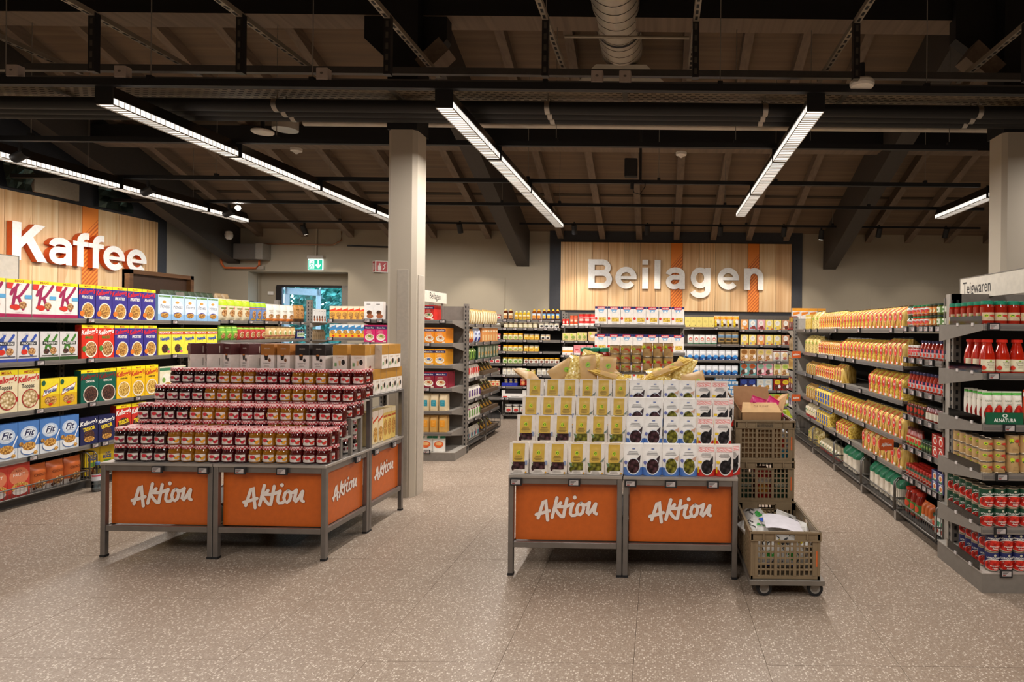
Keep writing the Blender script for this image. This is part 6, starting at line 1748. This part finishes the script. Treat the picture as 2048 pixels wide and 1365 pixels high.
AKTION = [
    [(38, 258), (62, 180), (95, 75), (122, 55), (128, 130), (145, 280)], [(17, 220), (90, 200), (165, 175)],
    [(248, 30), (225, 130), (195, 250)], [(290, 85), (245, 135), (228, 150), (265, 205), (300, 240), (322, 238)],
    [(360, 38), (340, 140), (322, 238)], [(250, 128), (340, 128), (420, 95)],
    [(428, 90), (405, 150), (400, 200), (415, 225), (450, 222), (480, 200)],
    [(520, 85), (485, 110), (470, 160), (480, 205), (505, 215), (535, 190), (548, 140), (540, 100), (520, 85)], [(530, 100), (570, 105), (610, 80)],
    [(612, 75), (600, 130), (585, 190), (600, 210), (640, 160), (680, 90)], [(683, 90), (670, 150), (668, 190), (690, 200)]]
def aktion(m, cx, cz, wd, y, mat, edge=None):
    k = wd / 707
    ls = [[(cx + (a - 353) * k, cz + (148 - b) * k) for a, b in ln] for ln in AKTION]
    if edge:
        m.strokes(ls, 46 * k, y + .0004, edge, [(cx + (447 - 353) * k, cz + (148 - 22) * k, 27 * k)])
    m.strokes(ls, 37 * k, y, mat, [(cx + (447 - 353) * k, cz + (148 - 22) * k, 22 * k)])
for u, z, lb in ((8.02, 1.20, 'small orange Aktion flag below the second pasta shelf'), (8.02, .62, 'small orange Aktion flag below the fourth pasta shelf'), (4.83, .6, 'darker orange Aktion flag before the lowest pasta bags')):
    m = M().box(-.058, .058, -.002, .002, -.045, .045, P('#cf5a24', .5))
    aktion(m, 0, 0, .085, -.003, WHITE)
    o = tag(m.build('action_flag', None, (1.93 - .09, u, z), .0), lb, 'sign', 'orange Aktion flags on the pasta shelves')
    M().box(.058, .1, -.006, .006, -.02, .02, BLACK).build('clip', o)

# ---- tomato end of the pasta aisle ---------------------------------------------
FT = Frame(0, 3.48, 0, 1, 'left')
zt = [1.557, 1.27, .971, .687, .376]
tg = [(1.935, 1.557), (1.935, 1.27), (2.03, .971), (1.99, .687), (2.18, .687), (1.985, .376), (2.02, .13)]
et = shelf_unit(FT, 'grey shelf end with tomato sauces and tins, nearest the camera', 1.885, 2.95, [(z, 1.885, 2.95) for z in zt], .55, 1.765, (1.98, 2.9), tg, .11, brackets=True, backx=2.01)
M().box(1.955, 2.95, .50, .55, 1.70, 1.765, GREYM).build('top_bar', et)
M().box(1.948, 2.012, .535, .595, 0, 1.765, GREYL).build('post', et)
M().box(1.94, 2.95, .60, .61, .1, 1.74, GREYM).build('rear_panel', et)
for z in zt + [.12]:
    m = M().box(1.882, 1.884, .02, .42, z, z + .05, CLEAR)
    m.build('clear_divider', et)
    for y in (.12, .3):
        M().box(1.878, 1.89, y - .012, y + .012, z - .008, z + .01, P('#cfc8c4', .3)).build('divider_clip', et)
T = 'tomato shelf'
def endrow(key, x0, pitch, n, z, wh, h, deep, stack=1):
    row(FT, key, x0, x0 + pitch * n, n, z, wh, h=h, stack=stack, jit=.001)
    row(FT, key, x0, x0 + pitch, 1, z, wh, h=h, stack=stack, deep=deep, skip_front=1, jit=.001)
endrow('tgl', 1.888, .0755, 4, 1.557, 'top ' + T, .137, 6)
endrow('tpass', 1.888, .087, 3, 1.27, 'second ' + T, .198, 3)
endrow('tpou', 1.895, .058, 4, .975, 'third ' + T, .19, 5)
row(FT, 'tthom', 2.135, 2.3, 1, .975, 'third ' + T, h=.2)
row(FT, 'gtray', 1.9, 2.12, 1, .975, 'third ' + T, v=-.014, h=.068)
row(FT, 'vtray', 2.125, 2.3, 1, .975, 'third ' + T, v=-.014, h=.06)
endrow('tsm', 1.888, .0755, 2, .687, 'fourth ' + T, .066, 5, 3)
row(FT, 'tlg', 2.042, 2.042 + .23, 3, .687, 'fourth ' + T, h=.112, stack=2, jit=.001)
endrow('tgrn', 1.89, .0765, 4, .376, 'fifth ' + T, .112, 6, 2)
endrow('tblu', 1.93, .0765, 4, .118, 'lowest ' + T, .112, 5, 2)
t = thing('header_sign', 'white header sign reading Teigwaren above the tomato shelf', 'sign', (2.2, 4.36, 1.75), -PI / 2)
m = M().box(0, 1.2, -.014, .014, 0, .145, CREAM)
m.text('Teigwaren', .04, .035, .085, -.0148, INK, 0.0, 0, .36, 'L')
m.build('panel', t)
M().box(-.004, 1.2, -.016, .016, .145, .15, GREYM).box(-.004, 0, -.016, .016, 0, .145, GREYM).build('frame', t)
M().box(.3, .33, -.01, .01, -.3, 0, GREYM).box(1.0, 1.03, -.01, .01, -.3, 0, GREYM).build('stand', t)
t = thing('header_sign', 'cream header sign reading Beilagen above the rice boxes', 'sign', (-2.5, 5.9, 1.80), PI / 2)
t.location = (-2.52, 6.28, 1.79)
m = M().box(0, .79, -.014, .014, 0, .125, CREAM)
m.text('Beilagen', .43, .04, .07, -.0148, INK, 0.0, 0, .34, 'C')
m.build('panel', t)
M().box(-.0, .794, -.016, .016, .125, .13, GREYM).build('frame', t)
M().box(.68, .70, -.01, .01, -.2, 0, GREYM).build('stand', t)

# ================================================================== PROMOTION TABLES
PANEL = P('#c25c1b', .32)
PANEL2 = P('#cf7a3c', .5)
def table(fr, x0, x1, y0, y1, label, faces, group, tags=(), htop=.60):
    """steel framed table: legs, rails, top, orange panels."""
    t = thing('promotion_table', label, 'table', fr.at(x0, y0), fr.rot, group)
    W, D = x1 - x0, y1 - y0
    s = .032
    leg = M().bbox(-s / 2, s / 2, -s / 2, s / 2, .012, htop, STEEL, .003).box(-s / 2 - .001, s / 2 + .001, -s / 2 - .001, s / 2 + .001, 0, .014, BLACK).mesh('leg')
    for x in (s / 2, W - s / 2):
        for y in (s / 2, D - s / 2):
            link('leg', leg, t, (x, y, 0))
    for z, hh, nm in ((htop - .04, .036, 'top_rail'), (.17, .034, 'lower_rail')):
        for a in ((s, W - s, .004, .026), (s, W - s, D - .026, D - .004)):
            M().bbox(a[0], a[1], a[2], a[3], z, z + hh, STEEL, .003).build(nm, t)
        for a in ((.004, .026, s, D - s), (W - .026, W - .004, s, D - s)):
            M().bbox(a[0], a[1], a[2], a[3], z, z + hh, STEEL, .003).build(nm, t)
    M().bbox(-.0, W, -.004, D, htop - .004, htop + .014, metalmat('table top', '#a8a19a', .35, '#b5aea6', .5), .003).build('table_top', t)
    M().box(.02, W - .02, .06, D - .03, .176, .19, DARKM).build('shade_board', t)  # added dark board that keeps light off the floor under the table
    for f in faces:
        L = W if f == 'front' else D
        m = M().box(-L / 2 + s + .003, L / 2 - s - .003, 0, .006, .206, htop - .042, PANEL)
        aktion(m, .0, .40, L * .56, -.0022, P('#e6dbd2', .5), P('#a04a1c', .5))
        if f == 'front':
            m.build('orange_panel', t, (W / 2, .045, 0))
        else:
            m.build('orange_panel', t, (W - .030, D / 2, 0), PI / 2)
    for side, u in tags:
        if side == 'front':
            link('price_tag', TAG, t, (u * W, -.004, htop - .026))
        else:
            link('price_tag', TAG, t, (W + .002, u * D, htop - .026), PI / 2)
    return t
F1 = Frame(-2.125, 3.845, -.021)
GT = 'orange panelled promotion tables'
table(F1, -1.475, -.74, 0, .555, 'steel table with orange Aktion panel under the jam, front left one', ('front',), GT, (('front', .52), ('front', .93)))
table(F1, -.735, 0, 0, .555, 'steel table with orange Aktion panels under the jam, front right one', ('front', 'right'), GT, (('front', .25), ('front', .62), ('right', .68)))
table(F1, -.735, 0, .56, 1.115, 'steel table with orange Aktion panel under the rusks beside the column', ('right',), GT, (('right', .14), ('right', .66)))
table(F1, -1.475, -.74, .56, 1.115, 'steel table hidden behind the jam towers, rear left one', (), GT)

# stepped rack that lifts the jars
t = thing('riser_rack', 'stepped metal rack that lifts the rows of jam jars', 'rack', F1.at(-1.46, .13, .614), F1.rot)
for i, (z, y, dd) in enumerate(((.139, .05, .13), (.254, .18, .13), (.364, .31, .115))):
    M().box(0, 1.455, y, y + dd, z - .012, z, GREYL).build('step', t)
    M().box(0, 1.455, y, y + .004, z - .035, z, GREYM).build('step_front', t)
    for x in (.005, .73, 1.43):
        M().box(x, x + .022, y + .004, y + .026, 0, z - .012, GREYM).build('riser_leg', t)
lev = [('front', .616, .012), ('second', .754, .187), ('third', .869, .317), ('fourth', .979, .447)]
COLS = [('jcherry', 0, 4), ('japri', 4, 7), ('jrasp', 7, 10), ('japri', 10, 13), ('jstraw', 13, 16)]
pit = 1.428 / 16
for nm, z, v in lev:
    for key, a, b in COLS:
        nth = ' left' if (key == 'japri' and a == 4) else ' right' if key == 'japri' else ''
        row(F1, key, -1.432 + a * pit, -1.432 + b * pit, b - a, z, nm + nth + ' row of jam', v=v, h=.1085, stack=2, layers=['below', 'on top'], fill=.985, jit=.002)
        if nm == 'front':
            row(F1, key, -1.432 + a * pit, -1.432 + b * pit, b - a, z, nm + nth + ' row of jam', v=v, h=.1085, stack=2, layers=['below', 'on top'], fill=.985, jit=.002, deep=2, skip_front=1, dstep=.0895)
    if nm in ('third', 'fourth'):
        row(F1, 'jstraw', -pit, 0, 1, z, nm + ' row of jam', v=v, h=.1085, stack=2, layers=['below', 'on top'], fill=.985, deep=2, skip_front=1, dstep=.0895)
FJ = Frame(-2.16, 0, PI / 2, 1, 'near end')
row(FJ, 'jblack', 4.06, 4.15, 1, .616, 'table edge below the rack', h=.108, fill=.985)
row(FJ, 'jblack', 4.17, 4.36, 2, .616, 'table edge', h=.108, stack=2, fill=.985)

# raised frame with coffee boxes over rusk boxes
t = thing('raised_shelf', 'raised steel shelf with coffee boxes at the back of the jam display', 'shelf', F1.at(-1.475, .56, .614), F1.rot)
M().bbox(0, 1.475, 0, .55, .366, .386, STEEL, .003).build('shelf_board', t)
for x in (0, 1.443):
    for y in (.0, .518):
        M().bbox(x, x + .032, y, y + .032, 0, .366, STEEL, .003).build('post', t)
F2 = Frame(F1.at(0, .56)[0], F1.at(0, .56)[1], F1.rot + PI / 2, 1, 'near end')
row(F2, 'cof4', .005, .55, 6, 1.001, 'raised shelf, side', h=.185, v=.01, jit=.002)
row(F2, 'zwie', .045, .29, 3, .616, 'table beside the column', h=.25, v=.035, jit=.002)
row(F2, 'zwie2', .292, .50, 3, .616, 'table beside the column', h=.25, v=.035, jit=.002)
for i in range(10):
    row(F1, 'cof3' if i % 3 else 'cof1', -1.46 + i * .13, -1.46 + i * .13 + .12, 1, 1.001, 'raised shelf, lower layer, hidden row', h=.185, v=.575, deep=2) if i < 9 else None
BOX = [('cof1', -3.475, -.75), ('cof1', -3.345, -.8), ('cof1', -3.195, -.5), ('cof1', -3.065, -.42), ('cof2', -2.915, -.06), ('cof2', -2.79, -.12), ('cof3', -2.655, -.03), ('cof3', -2.525, -.1), ('cof4', -2.375, .02), ('cof4', -2.24, .01)]
for i, (k_, x, a) in enumerate(BOX):
    p = F1.at(x + 2.125, .67, 1.187)
    place(k_, p, F1.rot + a, 'top row of the display', x)
for i in range(3):
    p = F1.at(-.085, .80 + i * .105, 1.187)
    place('cof4', p, F1.rot + PI / 2 + R2.uniform(-.04, .04), 'top of the display side', i, 'near end')
for i in range(7):
    p = F1.at(-1.3 + i * .16, .86, 1.187)
    place('cof3' if i > 2 else 'cof1', p, F1.rot + R2.uniform(-.1, .1), 'second top row of the display', i)

# ---- olive display -----------------------------------------------------------
F3 = Frame(.487, 3.625, -.021)
table(F3, -1.395, -.70, 0, .555, 'steel table with orange Aktion panel under the gold olive pouches', ('front',), GT, (('front', .07), ('front', .58)))
table(F3, -.695, 0, 0, .555, 'steel table with orange Aktion panel beside the crates', ('front',), GT, (('front', .065), ('front', .415), ('front', .78)))
table(F3, -1.395, -.70, .56, 1.115, 'steel table under the heap of pasta bags, rear left one', (), GT)
table(F3, -.695, 0, .56, 1.115, 'steel table under the heap of pasta bags, rear right one', (), GT)
t = thing('riser_rack', 'stepped metal rack under the olive pouches', 'rack', F3.at(-1.385, .11, .614), F3.rot)
for z, y, dd in ((.149, .05, .13), (.252, .18, .13), (.36, .31, .14), (.49, .47, .27)):
    M().box(0, 1.38, y, y + dd, z - .012, z, GREYL).build('step', t)
    for x in (.005, .68, 1.35):
        M().box(x, x + .022, y + .004, y + .026, 0, z - .012, GREYM).build('riser_leg', t)
OC = [('ovio', -1.40, -1.045, 3), ('ogrn', -1.04, -.70, 3), ('oblu', -.695, -.462, 2), ('oblg', -.458, -.245, 2), ('ored', -.243, -.025, 2)]
for i, (nm, z, v) in enumerate((('front', .615, .012), ('second', .763, .175), ('third', .866, .305), ('back', .974, .435))):
    for key, a, b, n in OC:
        row(F3, key, a, b, n, z, nm + ' olive row', v=v, h=.187, fill=1.0, jit=.005, deep=2 if i in (0, 2) else 1, dstep=.045)
place('ored', F3.at(-.035, .10, .615), F3.rot + .1, 'table corner of the front olive row', 9, sc=(.95, 1, 1))
place('ored', F3.at(-.045, .40, .866), F3.rot + .15, 'corner of the third olive row', 9, sc=(.95, 1, 1))
# tins and sauce on the raised shelf behind
t = thing('raised_shelf', 'raised steel shelf with kraft tins behind the olive pouches', 'shelf', F3.at(-1.12, .86, .614), F3.rot)
M().bbox(0, .86, 0, .25, .556, .572, STEEL, .003).build('shelf_board', t)
for x in (0, .828):
    for y in (.0, .218):
        M().bbox(x, x + .032, y, y + .032, 0, .556, STEEL, .003).build('post', t)
row(F3, 'tgl', -1.105, -.885, 3, 1.187, 'raised shelf behind the olives', h=.178, v=.87)
row(F3, 'tgl', -1.105, -.885, 3, 1.187, 'raised shelf behind the olives', h=.178, v=.87, deep=2, skip_front=1)
row(F3, 'tsm', -.88, -.635, 3, 1.187, 'raised shelf behind the olives', h=.066, v=.87, stack=3, jit=.001)
row(F3, 'tlg', -.632, -.395, 3, 1.187, 'raised shelf behind the olives', h=.11, v=.87, stack=2, jit=.001)
# pasta bags heaped on the top step
KRAFT = P('#c09a62', .5)
LG = [('e', .1, .6, .3, .10, '#8fb52e'), ('s', [[(0, .57), (.1, .63), (.2, .6)]], .08, '#2f6b2a')]
bag('hk', 'pasta_bag', 'pasta bag', 'kraft paper pasta bag with green emblem', .12, .06, .2, KRAFT, LG, 'pillow', .4, .03, .006, seed=91, plural='pasta bags')
bag('hs', 'pasta_bag', 'pasta bag', 'long spaghetti bag with paper band', .09, .05, .30, SPAG, [('r', -1, 1, .3, .72, KRAFT), ('e', .1, .5, .3, .05, '#8fb52e')], 'pillow', .2, .03, .004, seed=92, plural='pasta bags')
bag('hy', 'pasta_bag', 'pasta bag', 'crinkled clear bag of yellow pasta', .15, .08, .2, foodmat('noodle nests in film', '#f3e3a6', '#e3c873', '#bb9a50', 55, .15), [], 'pillow', .12, .06, .014, top=CLEAR, seed=93, plural='pasta bags')
bag('hp', 'pasta_bag', 'pasta bag', 'clear bag of pale pasta', .14, .07, .22, PASTA2, [('r', -1, 1, .35, .65, KRAFT)], 'pillow', .15, .05, .01, seed=94, plural='pasta bags')
def heap(key, x, y, z, e, wh):
    p = F3.at(x, y)
    place(key, (p[0], p[1], z), 0, wh, x, eul=e)
HP = 'heap of pasta bags'
heap('hk', -1.38, .62, 1.135, (-1.2, .1, .9), HP + ' at its far left end')
heap('hk', -1.26, .60, 1.155, (-.45, 1.0, .1), HP + ', tilted before the sauce jars')
heap('hy', -1.10, .64, 1.135, (-.5, .2, .1), HP + ' next to the tilted kraft bag')
heap('hk', -.99, .60, 1.13, (-.35, -.15, -.05), HP + ', left of the sauce jars')
heap('hy', -1.03, .74, 1.16, (-.35, .3, .2), HP + ', rear left')
heap('hk', -.87, .58, 1.125, (-.4, .08, .05), HP + ', upright below the sauce jars')
heap('hp', -.75, .58, 1.13, (-1.1, 0, .9), HP + ', lying below the small tins')
heap('hs', -.70, .56, 1.135, (-1.3, 0, 1.35), HP + ', lying below the small tins')
heap('hp', -.57, .64, 1.13, (-1.35, 0, -.8), HP + ', flat below the tall tins')
heap('hs', -.62, .57, 1.15, (-1.25, 0, -1.2), HP + ', slanting before the tins')
heap('hs', -.52, .62, 1.175, (-1.15, .1, -1.1), HP + ', on top before the tins')
heap('hy', -.36, .66, 1.15, (-.7, .2, -.4), HP + ', crinkled on the right')
heap('hk', -.33, .55, 1.13, (-.75, 1.35, -.1), HP + ', lying at the right end')
heap('hy', -.45, .58, 1.125, (-1.1, 0, .5), HP + ', low in front')

# ================================================================== CRATES
CRATE = P('#7d6a50', .5)
CRD = P('#6a5942', .55)
def lattice(m, W, z0, z1, handle, y0, y1, hc=True):
    """one crate wall in the x,z plane."""
    m.box(0, .035, y0 - .0012, y1, z0, z1, CRATE).box(W - .035, W, y0 - .0012, y1, z0, z1, CRATE)
    m.box(0, W, y0 - .0006, y1, z0, z0 + .018, CRATE)
    zt_ = z1 - .045
    hw = .058
    c = W / 2
    m.box(0, c - hw, y0, y1, zt_, z1, CRATE).box(c + hw, W, y0, y1, zt_, z1, CRATE).box(c - hw, c + hw, y0, y1, z1 - .012, z1, CRATE)
    m.box(c - hw - .006, c + hw + .006, y0 - .004, y1, z1 - .056, z1 - .048, CRATE)
    for x in (c - hw, c + hw):
        m.box(x - .004, x + .004, y0 - .004, y1, z1 - .05, z1 - .008, CRATE)
    if not handle:
        m.box(c - hw, c + hw, y0 - .003, y1, z1 - .048, z1 - .012, CRD)
    n = 12 if W < .5 else 16
    st = (W - .07) / n
    for i in range(n + 1):
        x = .035 + i * st
        big = i % 4 == 0
        wd = .0085 if big else .004
        m.box(x - wd, x + wd, y0 - (.003 if big else 0), y1, z0 + .018, zt_, CRATE)
    k = 6
    for j in range(1, k):
        z = z0 + .018 + (zt_ - z0 - .018) * j / k
        m.box(.035, W - .035, y0 + .0006, y1, z - .004, z + .004, CRATE)
def crate(x, y, z, label, handle=True, text=None):
    W, D, Hh = .396, .598, .262
    t = thing('plastic_crate', label, 'crate', (x, y, z), 0, 'beige plastic crates on the dolly')
    for nm, ww, loc, rot, hd in (('front_wall', W, (0, 0, 0), 0, handle), ('back_wall', W, (W, D, 0), PI, True), ('side_wall', D, (W, 0, 0), PI / 2, True), ('side_wall', D, (0, D, 0), -PI / 2, True)):
        m = M()
        lattice(m, ww, 0, Hh, hd, .004, .014)
        m.build(nm, t, loc, rot)
    m = M()
    m.box(-.004, W + .004, -.004, .010, Hh - .006, Hh + .006, CRATE).box(-.004, W + .004, D - .010, D + .004, Hh - .006, Hh + .006, CRATE)
    m.box(-.004, .010, 0, D, Hh - .006, Hh + .006, CRATE).box(W - .010, W + .004, 0, D, Hh - .006, Hh + .006, CRATE)
    for xx in (.0, .075, W - .075, W):
        m.box(xx - .003, xx + .003, -.006, .004, Hh - .045, Hh, CRATE)
    m.box(0, W, -.006, .004, Hh - .047, Hh - .042, CRATE)
    m.build('rim', t)
    M().box(.01, W - .01, .01, D - .01, .002, .010, CRD).build('crate_floor', t)
    M().box(W - .025, W - .016, .002, .0042, .07, .16, P('#c9602c', .5)).build('orange_mark', t)
    if text:
        m = M(); m.text(text, W / 2, Hh - .037, .016, .0005, P('#3a2f22', .6), .02, 0, .105)
        m.build('lettering', t)
    return t
crate(.528, 3.386, .104, 'beige crate at the front of the dolly, filled with crumpled printed bags')
crate(.516, 4.0, .104, 'beige crate on the dolly, lowest of the tall stack')
crate(.516, 4.0, .372, 'beige crate in the middle of the tall stack')
crate(.516, 4.0, .64, 'beige crate on top of the tall stack, with an open carton in it', False, 'MC OTTI NOGATE')
# dolly
DOL = metalmat('dolly steel', '#7d776f', .45, '#8f8981', .7)
t = thing('dolly', 'flat metal dolly on four castors under the beige crates', 'dolly', (.522, 3.37, 0))
m = M()
m.bbox(0, .425, 0, .03, .074, .102, DOL, .003).bbox(0, .425, 1.22, 1.25, .074, .102, DOL, .003).bbox(0, .03, .03, 1.22, .074, .102, DOL, .003).bbox(.395, .425, .03, 1.22, .074, .102, DOL, .003)
m.box(.03, .395, .6, .64, .078, .098, DOL)
m.build('frame', t)
for x, y, a in ((.07, .05, .25), (.36, .05, .15), (.07, 1.2, .1), (.36, 1.2, .1)):
    q = M()
    q.cyl((-.014, 0, 0), (.014, 0, 0), .044, BLACK, 22)
    wh_ = q.build('wheel', t, (x + .02, y + .0, .044), a + 1.35)
    h_ = M().cyl((-.0155, 0, 0), (.0155, 0, 0), .028, P('#8f8a83', .5), 20).cyl((-.018, 0, 0), (.018, 0, 0), .012, DOL, 12)
    h_.build('hub', wh_)
    f = M()
    for sg in (-1, 1):
        f.add([(sg * .019, -.03, .076), (sg * .019, .03, .076), (sg * .019, .014, .03), (sg * .019, -.008, .03)], [(0, 1, 2, 3)], DOL)
    f.box(-.022, .022, -.034, .034, .068, .076, DOL)
    f.build('fork', t, (x + .02, y, 0), a + 1.35)
# cardboard carton with open flaps
CARD = P('#a07a52', .75)
CARDL = P('#c29a66', .75)
t = thing('open_carton', 'open brown cardboard carton in the topmost beige crate', 'carton', (.56, 4.03, .655))
m = M()
m.box(0, .27, 0, .004, 0, .30, CARD).box(0, .27, .40, .404, 0, .30, CARD).box(0, .004, 0, .404, 0, .30, CARD).box(.266, .27, 0, .404, 0, .30, CARD).box(0, .27, 0, .404, 0, .004, CARD)
m.build('carton_body', t)
def flap(pts, mat):
    m = M()
    v = [Vector(p) for p in pts]
    nrm = (v[1] - v[0]).cross(v[2] - v[0]).normalized() * .004
    n = len(v)
    m.add([tuple(p) for p in v] + [tuple(p + nrm) for p in v], [tuple(range(n)), tuple(range(2 * n - 1, n - 1, -1))] + [(i, n + i, n + (i + 1) % n, (i + 1) % n) for i in range(n)], mat)
    return m
fm = flap([(0, 0, .30), (.27, 0, .30), (.25, .10, .355), (.02, .10, .355)], CARDL)
fm.text('ZUR MUEHLE', .135, .335, .012, .03, P('#8a6a44', .7), 0, 0, .1)
fm.build('front_flap', t)
flap([(0, .404, .30), (.27, .404, .30), (.255, .46, .43), (.0, .46, .44)], CARD).build('back_flap', t)
flap([(0, 0, .30), (0, .40, .30), (-.07, .38, .42), (-.07, .03, .41)], CARD).build('side_flap', t)
flap([(.27, 0, .30), (.27, .40, .30), (.345, .36, .39), (.315, .03, .43)], CARDL).build('side_flap', t)
PK = P('#d8307a', .3)
bag('pinkp', 'snack_bag', 'snack bag', 'bright pink snack bag in the open carton', .12, .06, .2, PK, [('e', .1, .5, .5, .2, '#e9a0c0'), ('r', -.8, .8, .75, .85, '#b0205e')], 'pillow', .2, .04, .01, seed=95)
for i, (p, e) in enumerate((((.63, 4.17, .85), (.2, .3, .4)), ((.72, 4.2, .845), (-.3, 1.0, .2)), ((.76, 4.3, .84), (.1, .5, -.5)))):
    place('pinkp', p, 0, 'carton of the topmost crate', i, eul=e)
# goods that show through the crate walls
box('packr', 'snack_box', 'snack box', 'red snack box behind the crate wall', .11, .2, .17, '#c22a22', [('r', -1, 1, .6, .75, '#e6ddd2'), ('e', 0, .35, .6, .2, '#e9a03a')])
box('packw', 'snack_box', 'snack box', 'white and blue box behind the crate wall', .1, .2, .16, '#dfe3e6', [('r', -1, 1, 0, .3, '#3fa0c4'), ('e', 0, .6, .5, .2, '#c9402a')])
box('packg2', 'snack_box', 'snack box', 'dark green box behind the crate wall', .09, .2, .15, '#27503a', [('r', -1, 1, .5, .7, '#dfe6d8')])
for z, wh, ks in ((.655, 'topmost crate', ('packr', 'packw', 'packw')), (.385, 'middle crate', ('packg2', 'packr', 'packg2'))):
    for i, k_ in enumerate(ks):
        place(k_, (.585 + i * .125, 4.035 + .1, z), 0, wh, i, sc=(1, 1, 1))
# crumpled printed bags and a sheet of paper in the front crate
DOOD = [('s', [[(-.8, .2), (-.5, .4), (-.7, .55), (-.3, .6)], [(.1, .15), (.4, .3), (.2, .45), (.6, .5)], [(-.4, .75), (0, .9), (.5, .8)], [(.5, .1), (.8, .3), (.7, .6)]], .07, '#2a2a2c'), ('e', -.1, .35, .3, .12, '#2f9a3a'), ('t', 'PE', -.4, .62, .16, '#1f1f22', {'b': .04, 'r': .4}), ('e', .6, .7, .25, .08, '#d8c03a'), ('r', -.2, .1, .05, .15, '#2f5ac4')]
bag('doodle', 'printed_bag', 'printed bag', 'white bag with black scribbles and green dots', .2, .10, .26, '#dcd8d2', DOOD, 'pillow', .3, .03, .02, seed=96)
for i, (p, e) in enumerate((((.65, 3.53, .115), (-.2, .15, .1)), ((.81, 3.53, .115), (-.15, -.1, -.1)), ((.64, 3.72, .12), (-.9, .3, .5)), ((.79, 3.72, .12), (-1.0, -.2, -.4)), ((.66, 3.56, .265), (-1.4, .1, .5)), ((.81, 3.52, .26), (-1.35, .2, -.4)), ((.80, 3.80, .13), (-.5, .4, .2)), ((.66, 3.78, .27), (-1.45, .1, .1)))):
    place('doodle', p, 0, 'front crate', i, 'front', (.85, 1, .85), e)
m = M()
pts = []
for j in range(7):
    for i in range(7):
        a, b = i / 6, j / 6
        pts.append((-.105 + a * .21 + b * .02, -.12 + b * .2 - a * .07, .018 * math.sin(a * 2.4 + .4) + .02 * b - .03 * a * a))
m.add(pts, [(j * 7 + i, j * 7 + i + 1, (j + 1) * 7 + i + 1, (j + 1) * 7 + i) for j in range(6) for i in range(6)], P('#e3dee4', .6), True)
m.add([(x, y, z - .0012) for x, y, z in pts], [(j * 7 + i, (j + 1) * 7 + i, (j + 1) * 7 + i + 1, j * 7 + i + 1) for j in range(6) for i in range(6)], P('#e3dee4', .6), True)
tag(m.build('paper_sheet', None, (.735, 3.62, .352), .05), 'blank white paper sheet lying on the bags in the front crate', 'paper')

# ---- water bottle on the floor
t = thing('water_bottle', 'clear water bottle with blue cap standing on the floor by the cereal basket', 'bottle', (-5.06, 5.42, 0))
prof = [(.03, 0), (.04, .006), (.041, .04), (.038, .06), (.041, .08), (.041, .17), (.036, .2), (.016, .235), (.0145, .24)]
M().lathe(prof, clearmat('bottle plastic', '#dfe8ee', .12), 18).build('bottle_body', t)
M().lathe([(.016, .238), (.018, .24), (.018, .262), (.015, .265)], P('#4a6a9c', .4), 16).build('cap', t)
m = M(); m.warp = (lambda x, y, z: ((.0416 - y) * math.sin(x / .0416), -(.0416 - y) * math.cos(x / .0416), z))
m.rect(-.09, .09, .10, .16, 0, P('#cfd2d6', .4), 14, 1); m.rect(-.05, .05, .138, .152, -.0006, P('#c9455a', .4), 8, 1)
m.warp = None
m.build('bottle_label', t, (0, 0, 0), .9)
M().lathe([(.036, .004), (.039, .01), (.039, .10), (.0, .101)], clearmat('water', '#c3d2da', .04), 16).build('water_fill', t)

# ================================================================== LABELS
groups = {}
for o, desc, where, order, start, plural in PLACED:
    groups.setdefault((desc, where), []).append((order, o, start, plural))
for (desc, where), lst in groups.items():
    lst.sort(key=lambda t: t[0])
    for i, (_, o, start, plural) in enumerate(lst):
        if len(lst) == 1:
            o['label'] = '%s, %s' % (desc, where)
        else:
            o['label'] = '%s, %s from %s, %s' % (desc, ORD[i], start if start != 'near end' else 'near end', where)
            o['group'] = '%s, %s' % (plural, where)
